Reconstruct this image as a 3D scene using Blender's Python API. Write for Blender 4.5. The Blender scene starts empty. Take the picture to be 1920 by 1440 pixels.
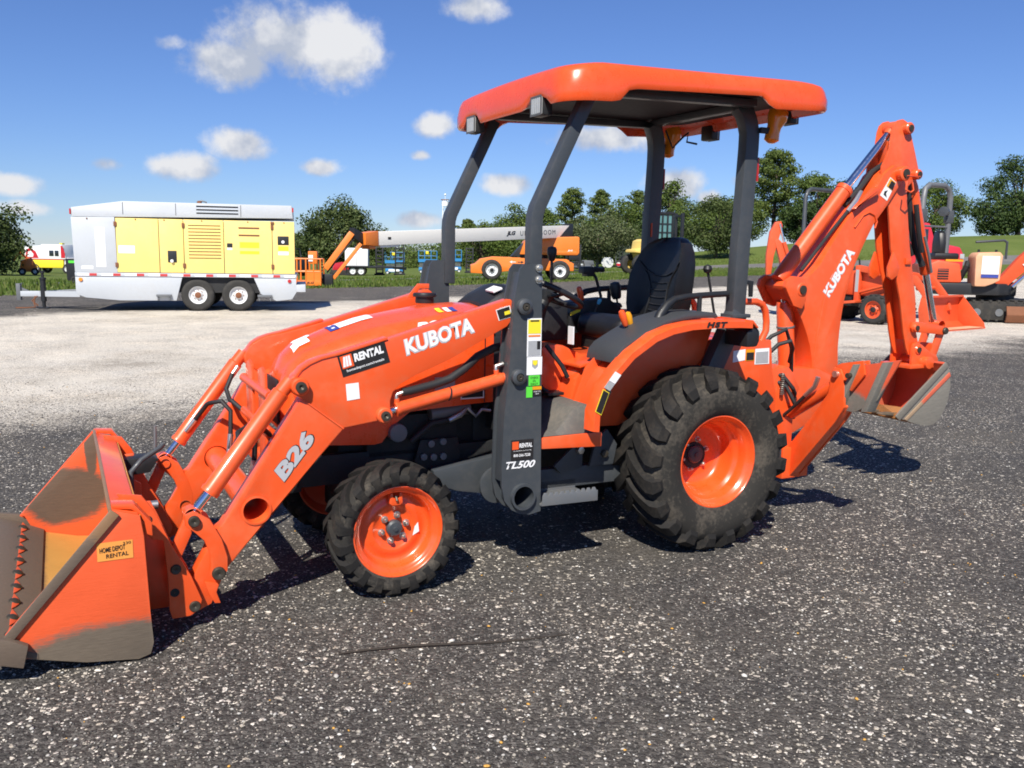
import bpy, bmesh, math, random
from mathutils import Vector, Matrix, noise as mnoise
random.seed(11)
S = bpy.context.scene
COL = S.collection
R = math.radians
PI = math.pi

# ------------------------------------------------------------------ camera
PITCH, ROLL = R(8.55), R(1.0)
fwd = Vector((0, math.cos(PITCH), -math.sin(PITCH)))
rgt0 = Vector((1, 0, 0))
up0 = rgt0.cross(fwd)
rgt = math.cos(ROLL) * rgt0 + math.sin(ROLL) * up0
up = -math.sin(ROLL) * rgt0 + math.cos(ROLL) * up0
cam_d = bpy.data.cameras.new('camera')
cam = bpy.data.objects.new('camera', cam_d)
COL.objects.link(cam)
cam.matrix_world = Matrix(((rgt.x, up.x, -fwd.x, 0), (rgt.y, up.y, -fwd.y, 0), (rgt.z, up.z, -fwd.z, 1.48), (0, 0, 0, 1)))
cam_d.sensor_width = 36
cam_d.lens = 1655 / 1920 * 36
cam_d.clip_start = 0.05
cam_d.clip_end = 3000
S.camera = cam

# ------------------------------------------------------------------ light
SUN_DIR = Vector((-0.18, -0.90, 1.0)).normalized()          # towards the sun
SUN_EL = math.asin(SUN_DIR.z)
SUN_AZ = math.atan2(SUN_DIR.x, SUN_DIR.y)
S.view_settings.view_transform = 'Standard'
S.view_settings.look = 'None'
S.view_settings.exposure = 0.48
S.view_settings.gamma = 1
S.cycles.filter_width = 1.8
S.view_settings.use_curve_mapping = False
sd = bpy.data.lights.new('sun', 'SUN')
sd.energy = 5.0
sd.angle = R(0.53)
sd.color = (1.0, 0.945, 0.85)
sun = bpy.data.objects.new('sun', sd)
COL.objects.link(sun)
sun.rotation_euler = (-SUN_DIR).to_track_quat('-Z', 'Y').to_euler()
sun.location = (-6, -20, 30)

W = bpy.data.worlds.new('World')
S.world = W
W.use_nodes = True
wn = W.node_tree
wn.nodes.clear()


def N(tree, kind, **kw):
    n = tree.nodes.new(kind)
    for k, v in kw.items():
        if k.startswith('i_'):
            n.inputs[k[2:]].default_value = v
        else:
            setattr(n, k, v)
    return n


def math_n(tree, op, a, b=None, clamp=False):
    n = tree.nodes.new('ShaderNodeMath')
    n.operation = op
    n.use_clamp = clamp
    for i, x in enumerate((a, b)):
        if x is None:
            continue
        if isinstance(x, (int, float)):
            n.inputs[i].default_value = x
        else:
            tree.links.new(x, n.inputs[i])
    return n.outputs[0]


def build_world():
    L = wn.links.new
    out = N(wn, 'ShaderNodeOutputWorld')
    bg = N(wn, 'ShaderNodeBackground')
    bg.inputs[1].default_value = 0.079
    L(bg.outputs[0], out.inputs[0])
    sky = N(wn, 'ShaderNodeTexSky', sky_type='NISHITA', sun_disc=False, sun_elevation=SUN_EL, sun_rotation=SUN_AZ,
            altitude=100, air_density=1.0, dust_density=0.0, ozone_density=3.0)
    tint = N(wn, 'ShaderNodeVectorMath', operation='MULTIPLY')       # the camera's cool white balance
    tint.inputs[1].default_value = (0.55, 0.69, 1.04)
    L(sky.outputs[0], tint.inputs[0])
    tc = N(wn, 'ShaderNodeTexCoord')
    sep = N(wn, 'ShaderNodeSeparateXYZ')
    L(tc.outputs['Generated'], sep.inputs[0])
    az = math_n(wn, 'ARCTAN2', sep.outputs[0], sep.outputs[1])
    el = math_n(wn, 'ARCSINE', sep.outputs[2])
    ae = N(wn, 'ShaderNodeCombineXYZ')
    L(az, ae.inputs[0])
    L(el, ae.inputs[1])
    nz = N(wn, 'ShaderNodeTexNoise', i_Scale=11.0, i_Detail=8.0, i_Roughness=0.58)
    L(tc.outputs['Generated'], nz.inputs['Vector'])
    shift = N(wn, 'ShaderNodeVectorMath', operation='ADD')
    shift.inputs[1].default_value = (0.004, 0, 0.012)
    L(tc.outputs['Generated'], shift.inputs[0])
    nz2 = N(wn, 'ShaderNodeTexNoise', i_Scale=13.0, i_Detail=4.0, i_Roughness=0.6)
    L(shift.outputs[0], nz2.inputs['Vector'])
    fb = math_n(wn, 'MULTIPLY', math_n(wn, 'SUBTRACT', nz.outputs['Fac'], 0.5), 1.3)
    nz3 = N(wn, 'ShaderNodeTexNoise', i_Scale=46.0, i_Detail=6.0, i_Roughness=0.62)
    L(tc.outputs['Generated'], nz3.inputs['Vector'])
    fb = math_n(wn, 'ADD', fb, math_n(wn, 'MULTIPLY', math_n(wn, 'SUBTRACT', nz3.outputs['Fac'], 0.5), 0.75))
    best = None
    belly = None
    for a, e, hw, hh, dens in CLOUDS:
        v = N(wn, 'ShaderNodeVectorMath', operation='MULTIPLY_ADD')
        sx, sy = 1 / R(hw), 1 / R(hh)
        v.inputs[1].default_value = (sx, sy, 0)
        v.inputs[2].default_value = (-R(a) * sx, -R(e) * sy, 1.0 - dens)
        L(ae.outputs[0], v.inputs[0])
        ln = N(wn, 'ShaderNodeVectorMath', operation='LENGTH')
        L(v.outputs[0], ln.inputs[0])
        if hw > 2.1 and dens > .9:
            sy_ = N(wn, 'ShaderNodeSeparateXYZ')
            L(v.outputs[0], sy_.inputs[0])
            q = math_n(wn, 'MULTIPLY', sy_.outputs[1], math_n(wn, 'MAXIMUM', math_n(wn, 'SUBTRACT', 1.5, ln.outputs['Value']), 0.0))
            belly = q if belly is None else math_n(wn, 'ADD', belly, q)
        best = ln.outputs['Value'] if best is None else math_n(wn, 'MINIMUM', best, ln.outputs['Value'])
    m = math_n(wn, 'ADD', math_n(wn, 'SUBTRACT', 1.0, best), fb)
    mm = N(wn, 'ShaderNodeMapRange', interpolation_type='SMOOTHSTEP')
    mm.inputs['From Min'].default_value = 0.02
    mm.inputs['From Max'].default_value = 0.62
    L(m, mm.inputs['Value'])
    lit = math_n(wn, 'ADD', math_n(wn, 'MULTIPLY', math_n(wn, 'SUBTRACT', nz.outputs['Fac'], nz2.outputs['Fac']), 3.2), math_n(wn, 'ADD', math_n(wn, 'MULTIPLY', m, 0.35), math_n(wn, 'ADD', 0.40, math_n(wn, 'MULTIPLY', belly, 0.22))))
    ramp = N(wn, 'ShaderNodeValToRGB')
    ramp.color_ramp.elements[0].position = 0.15
    ramp.color_ramp.elements[0].color = (4.3, 4.8, 5.9, 1)
    ramp.color_ramp.elements[1].position = 0.8
    ramp.color_ramp.elements[1].color = (7.4, 7.5, 7.8, 1)
    L(lit, ramp.inputs['Fac'])
    mix = N(wn, 'ShaderNodeMix', data_type='RGBA')
    L(mm.outputs[0], mix.inputs['Factor'])
    L(tint.outputs[0], mix.inputs['A'])
    L(ramp.outputs[0], mix.inputs['B'])
    L(mix.outputs['Result'], bg.inputs[0])


# azimuth, elevation, half width, half height (degrees), density: the clouds in view, then more of the same all round
CLOUDS = [(-13.8, 12.1, 6.2, 2.6, 1.00), (-11.0, 11.9, 3.8, 2.6, 1.00), (-17.2, 10.7, 3.6, 1.9, 1.00), (-16.8, 6.1, 2.39, 1.21, 0.95), (-20.1, 4.6, 2.39, 1.13, 0.95), (-12.2, 4.9, 1.79, 0.69, 0.70), (-5.1, 7.6, 1.59, 0.95, 0.70), (-0.6, 4.2, 2.19, 0.87, 0.80), (-6.1, 1.9, 1.79, 0.69, 0.80), (5.4, 7.1, 4.78, 1.13, 0.75), (10.2, 4.3, 2.19, 1.30, 0.95), (12.2, 3.5, 1.19, 0.78, 0.70), (-29.3, 3.2, 2.39, 0.78, 0.75), (-2.9, 14.5, 2.39, 1.13, 0.70), (-20.6, 11.5, 1.59, 0.69, 0.45), (-24.3, 4.6, 1.59, 0.61, 0.45), (-6.0, 5.8, 0.88, 0.43, 0.55), (13.9, 4.5, 0.80, 0.61, 0.60), (-28.8, 1.9, 1.99, 0.61, 0.50)]
rc = random.Random(5)
for k in range(9):
    CLOUDS.append((48 + k * 30 + rc.uniform(-8, 8) - (360 if 48 + k * 30 > 180 else 0), rc.uniform(5, 24), rc.uniform(3, 6), rc.uniform(1.2, 2.6), rc.uniform(.6, .95)))
build_world()
# ------------------------------------------------------------------ mesh helpers


class G:
    """collects vertices and faces of ONE mesh"""
    def __init__(self):
        self.v, self.f = [], []

    def add(self, vs, fs):
        b = len(self.v)
        self.v += [tuple(p) for p in vs]
        self.f += [tuple(i + b for i in q) for q in fs]
        return self

    def box(self, x0, x1, y0, y1, z0, z1):
        return self.add([(x0, y0, z0), (x1, y0, z0), (x1, y1, z0), (x0, y1, z0), (x0, y0, z1), (x1, y0, z1), (x1, y1, z1), (x0, y1, z1)],
                        [(0, 3, 2, 1), (4, 5, 6, 7), (0, 1, 5, 4), (1, 2, 6, 5), (2, 3, 7, 6), (3, 0, 4, 7)])

    def prism(self, poly, y0, y1):
        """polygon in (x, z) pushed from y0 to y1"""
        n = len(poly)
        return self.add([(x, y0, z) for x, z in poly] + [(x, y1, z) for x, z in poly],
                        [tuple(range(n)), tuple(range(2 * n - 1, n - 1, -1))] + [(i, i + n, (i + 1) % n + n, (i + 1) % n) for i in range(n)])

    def prismx(self, poly, x0, x1):
        """polygon in (y, z) pushed from x0 to x1"""
        n = len(poly)
        return self.add([(x0, y, z) for y, z in poly] + [(x1, y, z) for y, z in poly],
                        [tuple(range(n)), tuple(range(2 * n - 1, n - 1, -1))] + [(i, i + n, (i + 1) % n + n, (i + 1) % n) for i in range(n)])

    def prismz(self, poly, z0, z1):
        n = len(poly)
        return self.add([(x, y, z0) for x, y in poly] + [(x, y, z1) for x, y in poly],
                        [tuple(range(n)), tuple(range(2 * n - 1, n - 1, -1))] + [(i, i + n, (i + 1) % n + n, (i + 1) % n) for i in range(n)])

    def holed(self, poly, y0, y1, cx, cz, r, n=28):
        """prism with a round hole: two faces per side that meet along two cuts"""
        def at(a):
            return (cx + r * math.cos(a), cz + r * math.sin(a))
        k1 = min(range(len(poly)), key=lambda i: (poly[i][0] - cx) ** 2 + (poly[i][1] - cz) ** 2)
        a1 = math.atan2(poly[k1][1] - cz, poly[k1][0] - cx)
        def off(i):
            d = math.atan2(poly[i][1] - cz, poly[i][0] - cx) - a1
            return abs(abs((d + PI) % (2 * PI) - PI) - PI)
        k2 = min((i for i in range(len(poly)) if i != k1), key=lambda i: off(i) + .3 * math.hypot(poly[i][0] - cx, poly[i][1] - cz))
        a2 = math.atan2(poly[k2][1] - cz, poly[k2][0] - cx)
        area = sum(p[0] * q[1] - q[0] * p[1] for p, q in zip(poly, poly[1:] + poly[:1]))
        sg = 1 if area > 0 else -1
        h1 = (sg * (a2 - a1)) % (2 * PI)
        m1 = max(4, int(n * h1 / (2 * PI)))
        m2 = max(4, n - m1)
        ring = [at(a1 + sg * h1 * i / m1) for i in range(m1)] + [at(a2 + sg * (2 * PI - h1) * i / m2) for i in range(m2)]
        N_, K = len(poly), len(ring)
        vs = [(x, y0, z) for x, z in poly] + [(x, y0, z) for x, z in ring] + [(x, y1, z) for x, z in poly] + [(x, y1, z) for x, z in ring]
        def path(i, j, m):
            out = [i]
            while out[-1] != j:
                out.append((out[-1] + 1) % m)
            return out
        fA = path(k1, k2, N_) + [N_ + i for i in reversed(path(0, m1, K))]
        fB = path(k2, k1, N_) + [N_ + i for i in reversed(path(m1, 0, K))]
        o = N_ + K
        fs = [tuple(fA), tuple(fB), tuple(i + o for i in reversed(fA)), tuple(i + o for i in reversed(fB))]
        fs += [(i, (i + 1) % N_, (i + 1) % N_ + o, i + o) for i in range(N_)]
        fs += [(N_ + i, N_ + (i + 1) % K, N_ + (i + 1) % K + o, N_ + i + o) for i in range(K)]
        return self.add(vs, fs)

    def plate(self, poly, thick, y):
        return self.prism(poly, y - thick / 2, y + thick / 2)

    def tube(self, pts, r, n=12, caps=True, sq=False):
        pts = [Vector(p) for p in pts]
        rs = r if isinstance(r, (list, tuple)) else [r] * len(pts)
        ref = None
        rings = []
        for i, p in enumerate(pts):
            if i == 0:
                t = pts[1] - pts[0]
            elif i == len(pts) - 1:
                t = pts[-1] - pts[-2]
            else:
                t = (pts[i + 1] - p).normalized() + (p - pts[i - 1]).normalized()
            t.normalize()
            if ref is None:
                ref = Vector((0, 1, 0)) if abs(t.y) < .9 else Vector((1, 0, 0))
            a = (ref - t * ref.dot(t)).normalized()
            ref = a
            b = t.cross(a)
            k = 1.0
            if 0 < i < len(pts) - 1:
                c = (pts[i + 1] - p).normalized().dot((p - pts[i - 1]).normalized())
                k = 1.0 / max(.6, math.sqrt(max(0, (1 + c) / 2)))
            ring = []
            if sq:
                w, h = rs[i] if isinstance(rs[i], tuple) else (rs[i], rs[i])
                for sx, sy in ((-1, -1), (1, -1), (1, 1), (-1, 1)):
                    ring.append(p + a * sx * w + b * sy * h * k)
            else:
                for j in range(n):
                    q = 2 * PI * j / n
                    ring.append(p + (a * math.cos(q) + b * math.sin(q)) * rs[i])
            rings.append(ring)
        m = len(rings[0])
        vs = [q for ring in rings for q in ring]
        fs = []
        for i in range(len(rings) - 1):
            for j in range(m):
                fs.append((i * m + j, i * m + (j + 1) % m, (i + 1) * m + (j + 1) % m, (i + 1) * m + j))
        if caps:
            fs.append(tuple(range(m - 1, -1, -1)))
            fs.append(tuple((len(rings) - 1) * m + j for j in range(m)))
        return self.add(vs, fs)

    def lathe(self, prof, c=(0, 0, 0), axis='y', n=32, close=False):
        """prof = [(radius, along)]"""
        rings = []
        for r, a in prof:
            ring = []
            for j in range(n):
                q = 2 * PI * j / n
                u, w = r * math.cos(q), r * math.sin(q)
                p = (u, a, w) if axis == 'y' else ((a, u, w) if axis == 'x' else (u, w, a))
                ring.append((p[0] + c[0], p[1] + c[1], p[2] + c[2]))
            rings.append(ring)
        vs = [q for ring in rings for q in ring]
        fs = []
        k = len(rings)
        for i in range(k - 1 + (1 if close else 0)):
            i2 = (i + 1) % k
            for j in range(n):
                fs.append((i * n + j, i * n + (j + 1) % n, i2 * n + (j + 1) % n, i2 * n + j))
        return self.add(vs, fs)

    def cyl(self, a, b, r, n=16, r2=None):
        return self.tube([a, b], [r, r if r2 is None else r2], n)

    def loft(self, rings, caps=True, closed=True):
        m = len(rings[0])
        vs = [q for ring in rings for q in ring]
        fs = []
        for i in range(len(rings) - 1):
            for j in range(m if closed else m - 1):
                fs.append((i * m + j, i * m + (j + 1) % m, (i + 1) * m + (j + 1) % m, (i + 1) * m + j))
        if caps:
            fs.append(tuple(range(m - 1, -1, -1)))
            fs.append(tuple((len(rings) - 1) * m + j for j in range(m)))
        return self.add(vs, fs)

    def xf(self, M, start=0):
        for i in range(start, len(self.v)):
            self.v[i] = tuple(M @ Vector(self.v[i]))
        return self


def obj(name, g, mat, parent=None, bevel=0.0, ang=38, seg=2):
    me = bpy.data.meshes.new(name)
    me.from_pydata(g.v, [], g.f)
    bm = bmesh.new()
    bm.from_mesh(me)
    bmesh.ops.remove_doubles(bm, verts=bm.verts, dist=1e-6)
    bmesh.ops.recalc_face_normals(bm, faces=bm.faces)
    if bevel > 0:
        es = [e for e in bm.edges if len(e.link_faces) == 2 and e.calc_face_angle(0) > R(28)]
        if es:
            bmesh.ops.bevel(bm, geom=es, offset=bevel, segments=seg, profile=.6, affect='EDGES', clamp_overlap=True)
    bm.to_mesh(me)
    bm.free()
    me.shade_smooth()
    try:
        me.set_sharp_from_angle(angle=R(ang))
    except Exception:
        pass
    me.materials.append(mat)
    o = bpy.data.objects.new(name, me)
    COL.objects.link(o)
    if parent is not None:
        o.parent = parent
    return o


def thing(name, label, cat, loc=(0, 0, 0), rz=0, group=None, rx=0, ry=0):
    o = bpy.data.objects.new(name, None)
    COL.objects.link(o)
    o.empty_display_size = .2
    o.location = loc
    o.rotation_euler = (rx, ry, rz)
    o['label'] = label
    o['category'] = cat
    if group:
        o['group'] = group
    return o


def tag(o, label, cat, group=None):
    o['label'] = label
    o['category'] = cat
    if group:
        o['group'] = group
    return o


def copy_tree(o, parent=None):
    c = o.copy()
    COL.objects.link(c)
    c.parent = parent
    for ch in [x for x in bpy.data.objects if x.parent is o]:
        copy_tree(ch, c)
    return c


def lettering(s, mat, parent, origin, w=None, h=None, xd=(1, 0, 0), yd=(0, 0, 1), bold=.0, shear=0.0, depth=.0015, name='lettering', space=1.0):
    cu = bpy.data.curves.new('txt', 'FONT')
    cu.body = s
    cu.size = 1
    cu.offset = bold
    cu.shear = shear
    cu.space_character = space
    cu.resolution_u = 3
    cu.extrude = 0.0
    to = bpy.data.objects.new('txt', cu)
    COL.objects.link(to)
    dg = bpy.context.evaluated_depsgraph_get()
    me = bpy.data.meshes.new_from_object(to.evaluated_get(dg))
    bpy.data.objects.remove(to)
    bpy.data.curves.remove(cu)
    xs = [v.co.x for v in me.vertices]
    ys = [v.co.y for v in me.vertices]
    x0, x1, y0, y1 = min(xs), max(xs), min(ys), max(ys)
    sx = (w / (x1 - x0)) if w else h / (y1 - y0)
    sy = (h / (y1 - y0)) if h else sx
    xd, yd, o0 = Vector(xd), Vector(yd), Vector(origin)
    nd = xd.cross(yd).normalized()
    for v in me.vertices:
        v.co = o0 + xd * (v.co.x - x0) * sx + yd * (v.co.y - y0) * sy + nd * depth
    me.materials.clear()
    me.materials.append(mat)
    me.name = name
    o = bpy.data.objects.new(name, me)
    COL.objects.link(o)
    o.parent = parent
    return o


def decal(pts, mat, parent, name='decal', thick=.0012):
    """a thin sticker: polygon of 3D points, pushed a hair along its normal"""
    p = [Vector(q) for q in pts]
    n = (p[1] - p[0]).cross(p[2] - p[0]).normalized()
    k = len(p)
    g = G().add([q for q in p] + [q + n * thick for q in p],
                [tuple(range(k - 1, -1, -1)), tuple(range(k, 2 * k))] + [(i, (i + 1) % k, (i + 1) % k + k, i + k) for i in range(k)])
    return obj(name, g, mat, parent)


# ------------------------------------------------------------------ materials


def mat_new(name):
    m = bpy.data.materials.new(name)
    m.use_nodes = True
    t = m.node_tree
    b = t.nodes.get('Principled BSDF')
    return m, t, b


def paint(name, col, rough=.35, metal=0.0, coat=0.0, dust=0.0, dustcol=(.28, .22, .16), var=.08, bump=0.0, scale=5.0, spec=.5, chips=0.0, chipcol=(.03, .025, .022)):
    """painted or plain surface with slight colour drift, dust, uneven gloss"""
    m, t, b = mat_new(name)
    L = t.links.new
    tc = N(t, 'ShaderNodeTexCoord')
    n1 = N(t, 'ShaderNodeTexNoise', i_Scale=scale, i_Detail=6.0, i_Roughness=.6)
    L(tc.outputs['Object'], n1.inputs['Vector'])
    n2 = N(t, 'ShaderNodeTexNoise', i_Scale=scale * 9, i_Detail=4.0, i_Roughness=.65)
    L(tc.outputs['Object'], n2.inputs['Vector'])
    c0 = tuple(max(0, x * (1 - var)) for x in col) + (1,)
    c1 = tuple(min(1, x * (1 + var)) for x in col) + (1,)
    r = N(t, 'ShaderNodeMix', data_type='RGBA')
    r.inputs['A'].default_value = c0
    r.inputs['B'].default_value = c1
    L(n1.outputs['Fac'], r.inputs['Factor'])
    last = r.outputs['Result']
    if dust > 0:
        mr = N(t, 'ShaderNodeMapRange')
        mr.inputs['From Min'].default_value = .48
        mr.inputs['From Max'].default_value = .72
        mr.inputs['To Max'].default_value = dust
        L(math_n(t, 'ADD', math_n(t, 'MULTIPLY', n1.outputs['Fac'], .6), math_n(t, 'MULTIPLY', n2.outputs['Fac'], .4)), mr.inputs['Value'])
        d = N(t, 'ShaderNodeMix', data_type='RGBA')
        d.inputs['B'].default_value = dustcol + (1,)
        L(mr.outputs[0], d.inputs['Factor'])
        L(last, d.inputs['A'])
        last = d.outputs['Result']
    if chips > 0:
        n3 = N(t, 'ShaderNodeTexNoise', i_Scale=scale * 14, i_Detail=5.0, i_Roughness=.7)
        L(tc.outputs['Object'], n3.inputs['Vector'])
        mr = N(t, 'ShaderNodeMapRange')
        mr.inputs['From Min'].default_value = .78 - chips * .2
        mr.inputs['From Max'].default_value = .80 - chips * .2
        L(n3.outputs['Fac'], mr.inputs['Value'])
        d = N(t, 'ShaderNodeMix', data_type='RGBA')
        d.inputs['B'].default_value = chipcol + (1,)
        L(mr.outputs[0], d.inputs['Factor'])
        L(last, d.inputs['A'])
        last = d.outputs['Result']
    L(last, b.inputs['Base Color'])
    rr = N(t, 'ShaderNodeMapRange')
    rr.inputs['To Min'].default_value = max(.03, rough - .08)
    rr.inputs['To Max'].default_value = min(1, rough + .14)
    L(n2.outputs['Fac'], rr.inputs['Value'])
    L(rr.outputs[0], b.inputs['Roughness'])
    b.inputs['Metallic'].default_value = metal
    b.inputs['Coat Weight'].default_value = coat
    b.inputs['Coat Roughness'].default_value = .12
    b.inputs['Specular IOR Level'].default_value = spec
    if bump > 0:
        bp = N(t, 'ShaderNodeBump', i_Strength=bump, i_Distance=.01)
        L(n2.outputs['Fac'], bp.inputs['Height'])
        L(bp.outputs[0], b.inputs['Normal'])
    return m


def worn(name, col, wear, rules, scale=7.0, rough=.45, edge=.06, soft=.9):
    """paint worn through to bare metal inside given patches (object space): rules = [(centre, radii)], soft ragged edges"""
    m, t, b = mat_new(name)
    L = t.links.new
    tc = N(t, 'ShaderNodeTexCoord')
    n1 = N(t, 'ShaderNodeTexNoise', i_Scale=scale, i_Detail=8.0, i_Roughness=.65)
    L(tc.outputs['Object'], n1.inputs['Vector'])
    n2 = N(t, 'ShaderNodeTexNoise', i_Scale=scale * 3, i_Detail=6.0, i_Roughness=.7)
    scr = N(t, 'ShaderNodeMapping')                                   # scrapes run along the plate
    scr.inputs['Scale'].default_value = (1.0, 2.5, 7.0)
    scr.inputs['Rotation'].default_value = (0, .35, 0)
    L(tc.outputs['Object'], scr.inputs['Vector'])
    L(scr.outputs[0], n2.inputs['Vector'])
    nn = math_n(t, 'MULTIPLY', math_n(t, 'SUBTRACT', math_n(t, 'ADD', math_n(t, 'MULTIPLY', n1.outputs['Fac'], .5), math_n(t, 'MULTIPLY', n2.outputs['Fac'], .5)), .5), soft)
    mask = None
    for cx, rad in rules:
        mp = N(t, 'ShaderNodeVectorMath', operation='SUBTRACT')
        L(tc.outputs['Object'], mp.inputs[0])
        mp.inputs[1].default_value = cx
        dv = N(t, 'ShaderNodeVectorMath', operation='DIVIDE')
        L(mp.outputs[0], dv.inputs[0])
        dv.inputs[1].default_value = rad
        ln = N(t, 'ShaderNodeVectorMath', operation='LENGTH')
        L(dv.outputs[0], ln.inputs[0])
        k = math_n(t, 'SUBTRACT', 1.0, ln.outputs['Value'])
        mask = k if mask is None else math_n(t, 'MAXIMUM', mask, k)
    v = math_n(t, 'ADD', mask, nn)
    mr = N(t, 'ShaderNodeMapRange', interpolation_type='SMOOTHSTEP')
    mr.inputs['From Min'].default_value = -edge
    mr.inputs['From Max'].default_value = edge * 2
    L(v, mr.inputs['Value'])
    wc = N(t, 'ShaderNodeMix', data_type='RGBA')
    wc.inputs['A'].default_value = tuple(x * .65 for x in wear) + (1,)
    wc.inputs['B'].default_value = tuple(x * 1.4 for x in wear) + (1,)
    L(n2.outputs['Fac'], wc.inputs['Factor'])
    pc = N(t, 'ShaderNodeMix', data_type='RGBA')
    pc.inputs['A'].default_value = tuple(x * .85 for x in col) + (1,)
    pc.inputs['B'].default_value = tuple(min(1, x * 1.1 + .01) for x in col) + (1,)
    L(n1.outputs['Fac'], pc.inputs['Factor'])
    mx = N(t, 'ShaderNodeMix', data_type='RGBA')
    L(mr.outputs[0], mx.inputs['Factor'])
    L(pc.outputs['Result'], mx.inputs['A'])
    L(wc.outputs['Result'], mx.inputs['B'])
    L(mx.outputs['Result'], b.inputs['Base Color'])
    rr = N(t, 'ShaderNodeMapRange')
    rr.inputs['To Min'].default_value = rough - .05
    rr.inputs['To Max'].default_value = .72
    L(mr.outputs[0], rr.inputs['Value'])
    L(rr.outputs[0], b.inputs['Roughness'])
    bp = N(t, 'ShaderNodeBump', i_Strength=.15, i_Distance=.01)
    L(n2.outputs['Fac'], bp.inputs['Height'])
    L(bp.outputs[0], b.inputs['Normal'])
    return m


ORANGE_C = (.80, .092, .016)
M = {}
M['orange'] = paint('orange_paint', ORANGE_C, .38, coat=.40, dust=.42, dustcol=(.58, .19, .09), var=.13, scale=2.4, chips=.20, chipcol=(.16, .05, .03))
M['orange_plastic'] = paint('orange_plastic', (.82, .086, .013), .26, coat=.5, dust=.28, dustcol=(.62, .18, .075), var=.09, scale=2.2)
M['orange_dull'] = paint('orange_paint_dull', (.72, .10, .03), .5, dust=.25, dustcol=(.45, .22, .12), var=.1, scale=4, chips=.2)
M['grey'] = paint('dark_grey_paint', (.046, .053, .060), .45, coat=.12, dust=.3, dustcol=(.12, .11, .10), scale=4, chips=.1, chipcol=(.2, .17, .14))
M['greylt'] = paint('grey_steel', (.16, .17, .18), .5, metal=.3, dust=.3, dustcol=(.25, .2, .15), scale=8)
M['black'] = paint('black_plastic', (.014, .015, .017), .45, dust=.12, dustcol=(.09, .08, .07), scale=6)
M['engine'] = paint('engine_black', (.012, .013, .014), .6, dust=.35, dustcol=(.06, .05, .04), scale=9, bump=.2)
M['vinyl'] = paint('seat_vinyl', (.008, .008, .009), .42, dust=.2, dustcol=(.035, .033, .03), scale=6, bump=.05)
M['rubber'] = paint('tyre_rubber', (.012, .0112, .0105), .78, dust=.5, dustcol=(.075, .061, .045), scale=7, bump=.15, spec=.3)
M['rubber_side'] = paint('tyre_sidewall_dusty', (.026, .024, .021), .85, dust=.9, dustcol=(.13, .11, .085), scale=6, bump=.1, spec=.3)
M['hose'] = paint('rubber_hose', (.016, .016, .017), .6, var=.1, scale=20, bump=.1)
M['chrome'] = paint('chrome_rod', (.75, .76, .78), .12, metal=1.0, var=.02)
M['zinc'] = paint('zinc_bolt', (.62, .60, .55), .32, metal=.9, var=.1, scale=30)
M['pin'] = paint('pin_steel', (.075, .065, .05), .5, metal=.6, dust=.3, dustcol=(.1, .07, .05), scale=20)
M['white'] = paint('white_print', (.80, .80, .80), .5, var=.03)
M['silver'] = paint('silver_print', (.62, .63, .65), .3, metal=.35, var=.1, scale=10)
M['blackprint'] = paint('black_print', (.018, .016, .016), .4, var=.05)
M['yellow'] = paint('yellow_print', (.85, .68, .03), .5, var=.03)
M['green'] = paint('green_print', (.10, .65, .05), .5, var=.03)
M['blue'] = paint('blue_print', (.04, .06, .30), .45, var=.03)
M['ltgrey'] = paint('grey_print', (.35, .36, .37), .5, var=.15, scale=60)
M['amber'] = paint('amber_lens', (.85, .27, .015), .12, coat=.6)
M['redlens'] = paint('red_lens', (.45, .02, .02), .15, coat=.5)
M['lens'] = paint('lamp_lens', (.34, .355, .36), .15, coat=.7, var=.2, scale=30)
M['knob_orange'] = paint('orange_knob', (.80, .10, .02), .25, coat=.4)
M['knob_yellow'] = paint('yellow_knob', (.75, .32, .01), .25, coat=.4)
M['steel'] = paint('bare_steel', (.20, .19, .17), .45, metal=.7, dust=.4, dustcol=(.16, .12, .08), scale=9)
M['liner'] = paint('canopy_liner', (.018, .020, .024), .7, var=.1)
M['glass'] = paint('dark_glass', (.02, .025, .03), .06, coat=.5)

# ================================================================== the tractor (x back, y away from the camera, z up)
TRACTOR_YAW = R(27.15)
TR = thing('tractor_loader_backhoe', 'large orange compact tractor in the foreground with front loader bucket, canopy and backhoe', 'tractor', (-.752, 4.132, 0), TRACTOR_YAW)


def P(name, g, mat, bevel=0.0, parent=None, ang=38):
    return obj(name, g, M[mat] if isinstance(mat, str) else mat, parent or TR, bevel, ang)


def arc(cx, cz, r, a0, a1, n):
    return [(cx + r * math.cos(R(a0 + (a1 - a0) * i / n)), cz + r * math.sin(R(a0 + (a1 - a0) * i / n))) for i in range(n + 1)]


def ringpoly(cx, cz, r, n=28):
    return [(cx + r * math.cos(2 * PI * i / n), cz + r * math.sin(2 * PI * i / n)) for i in range(n)]


# ---- wheels
def lerp_prof(prof, a):
    """carcass radius at |y| = a, prof sorted by y"""
    for (y0, r0), (y1, r1) in zip(prof, prof[1:]):
        if y0 <= a <= y1:
            return r0 + (r1 - r0) * (a - y0) / max(1e-6, y1 - y0)
    return prof[-1][1]


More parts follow.
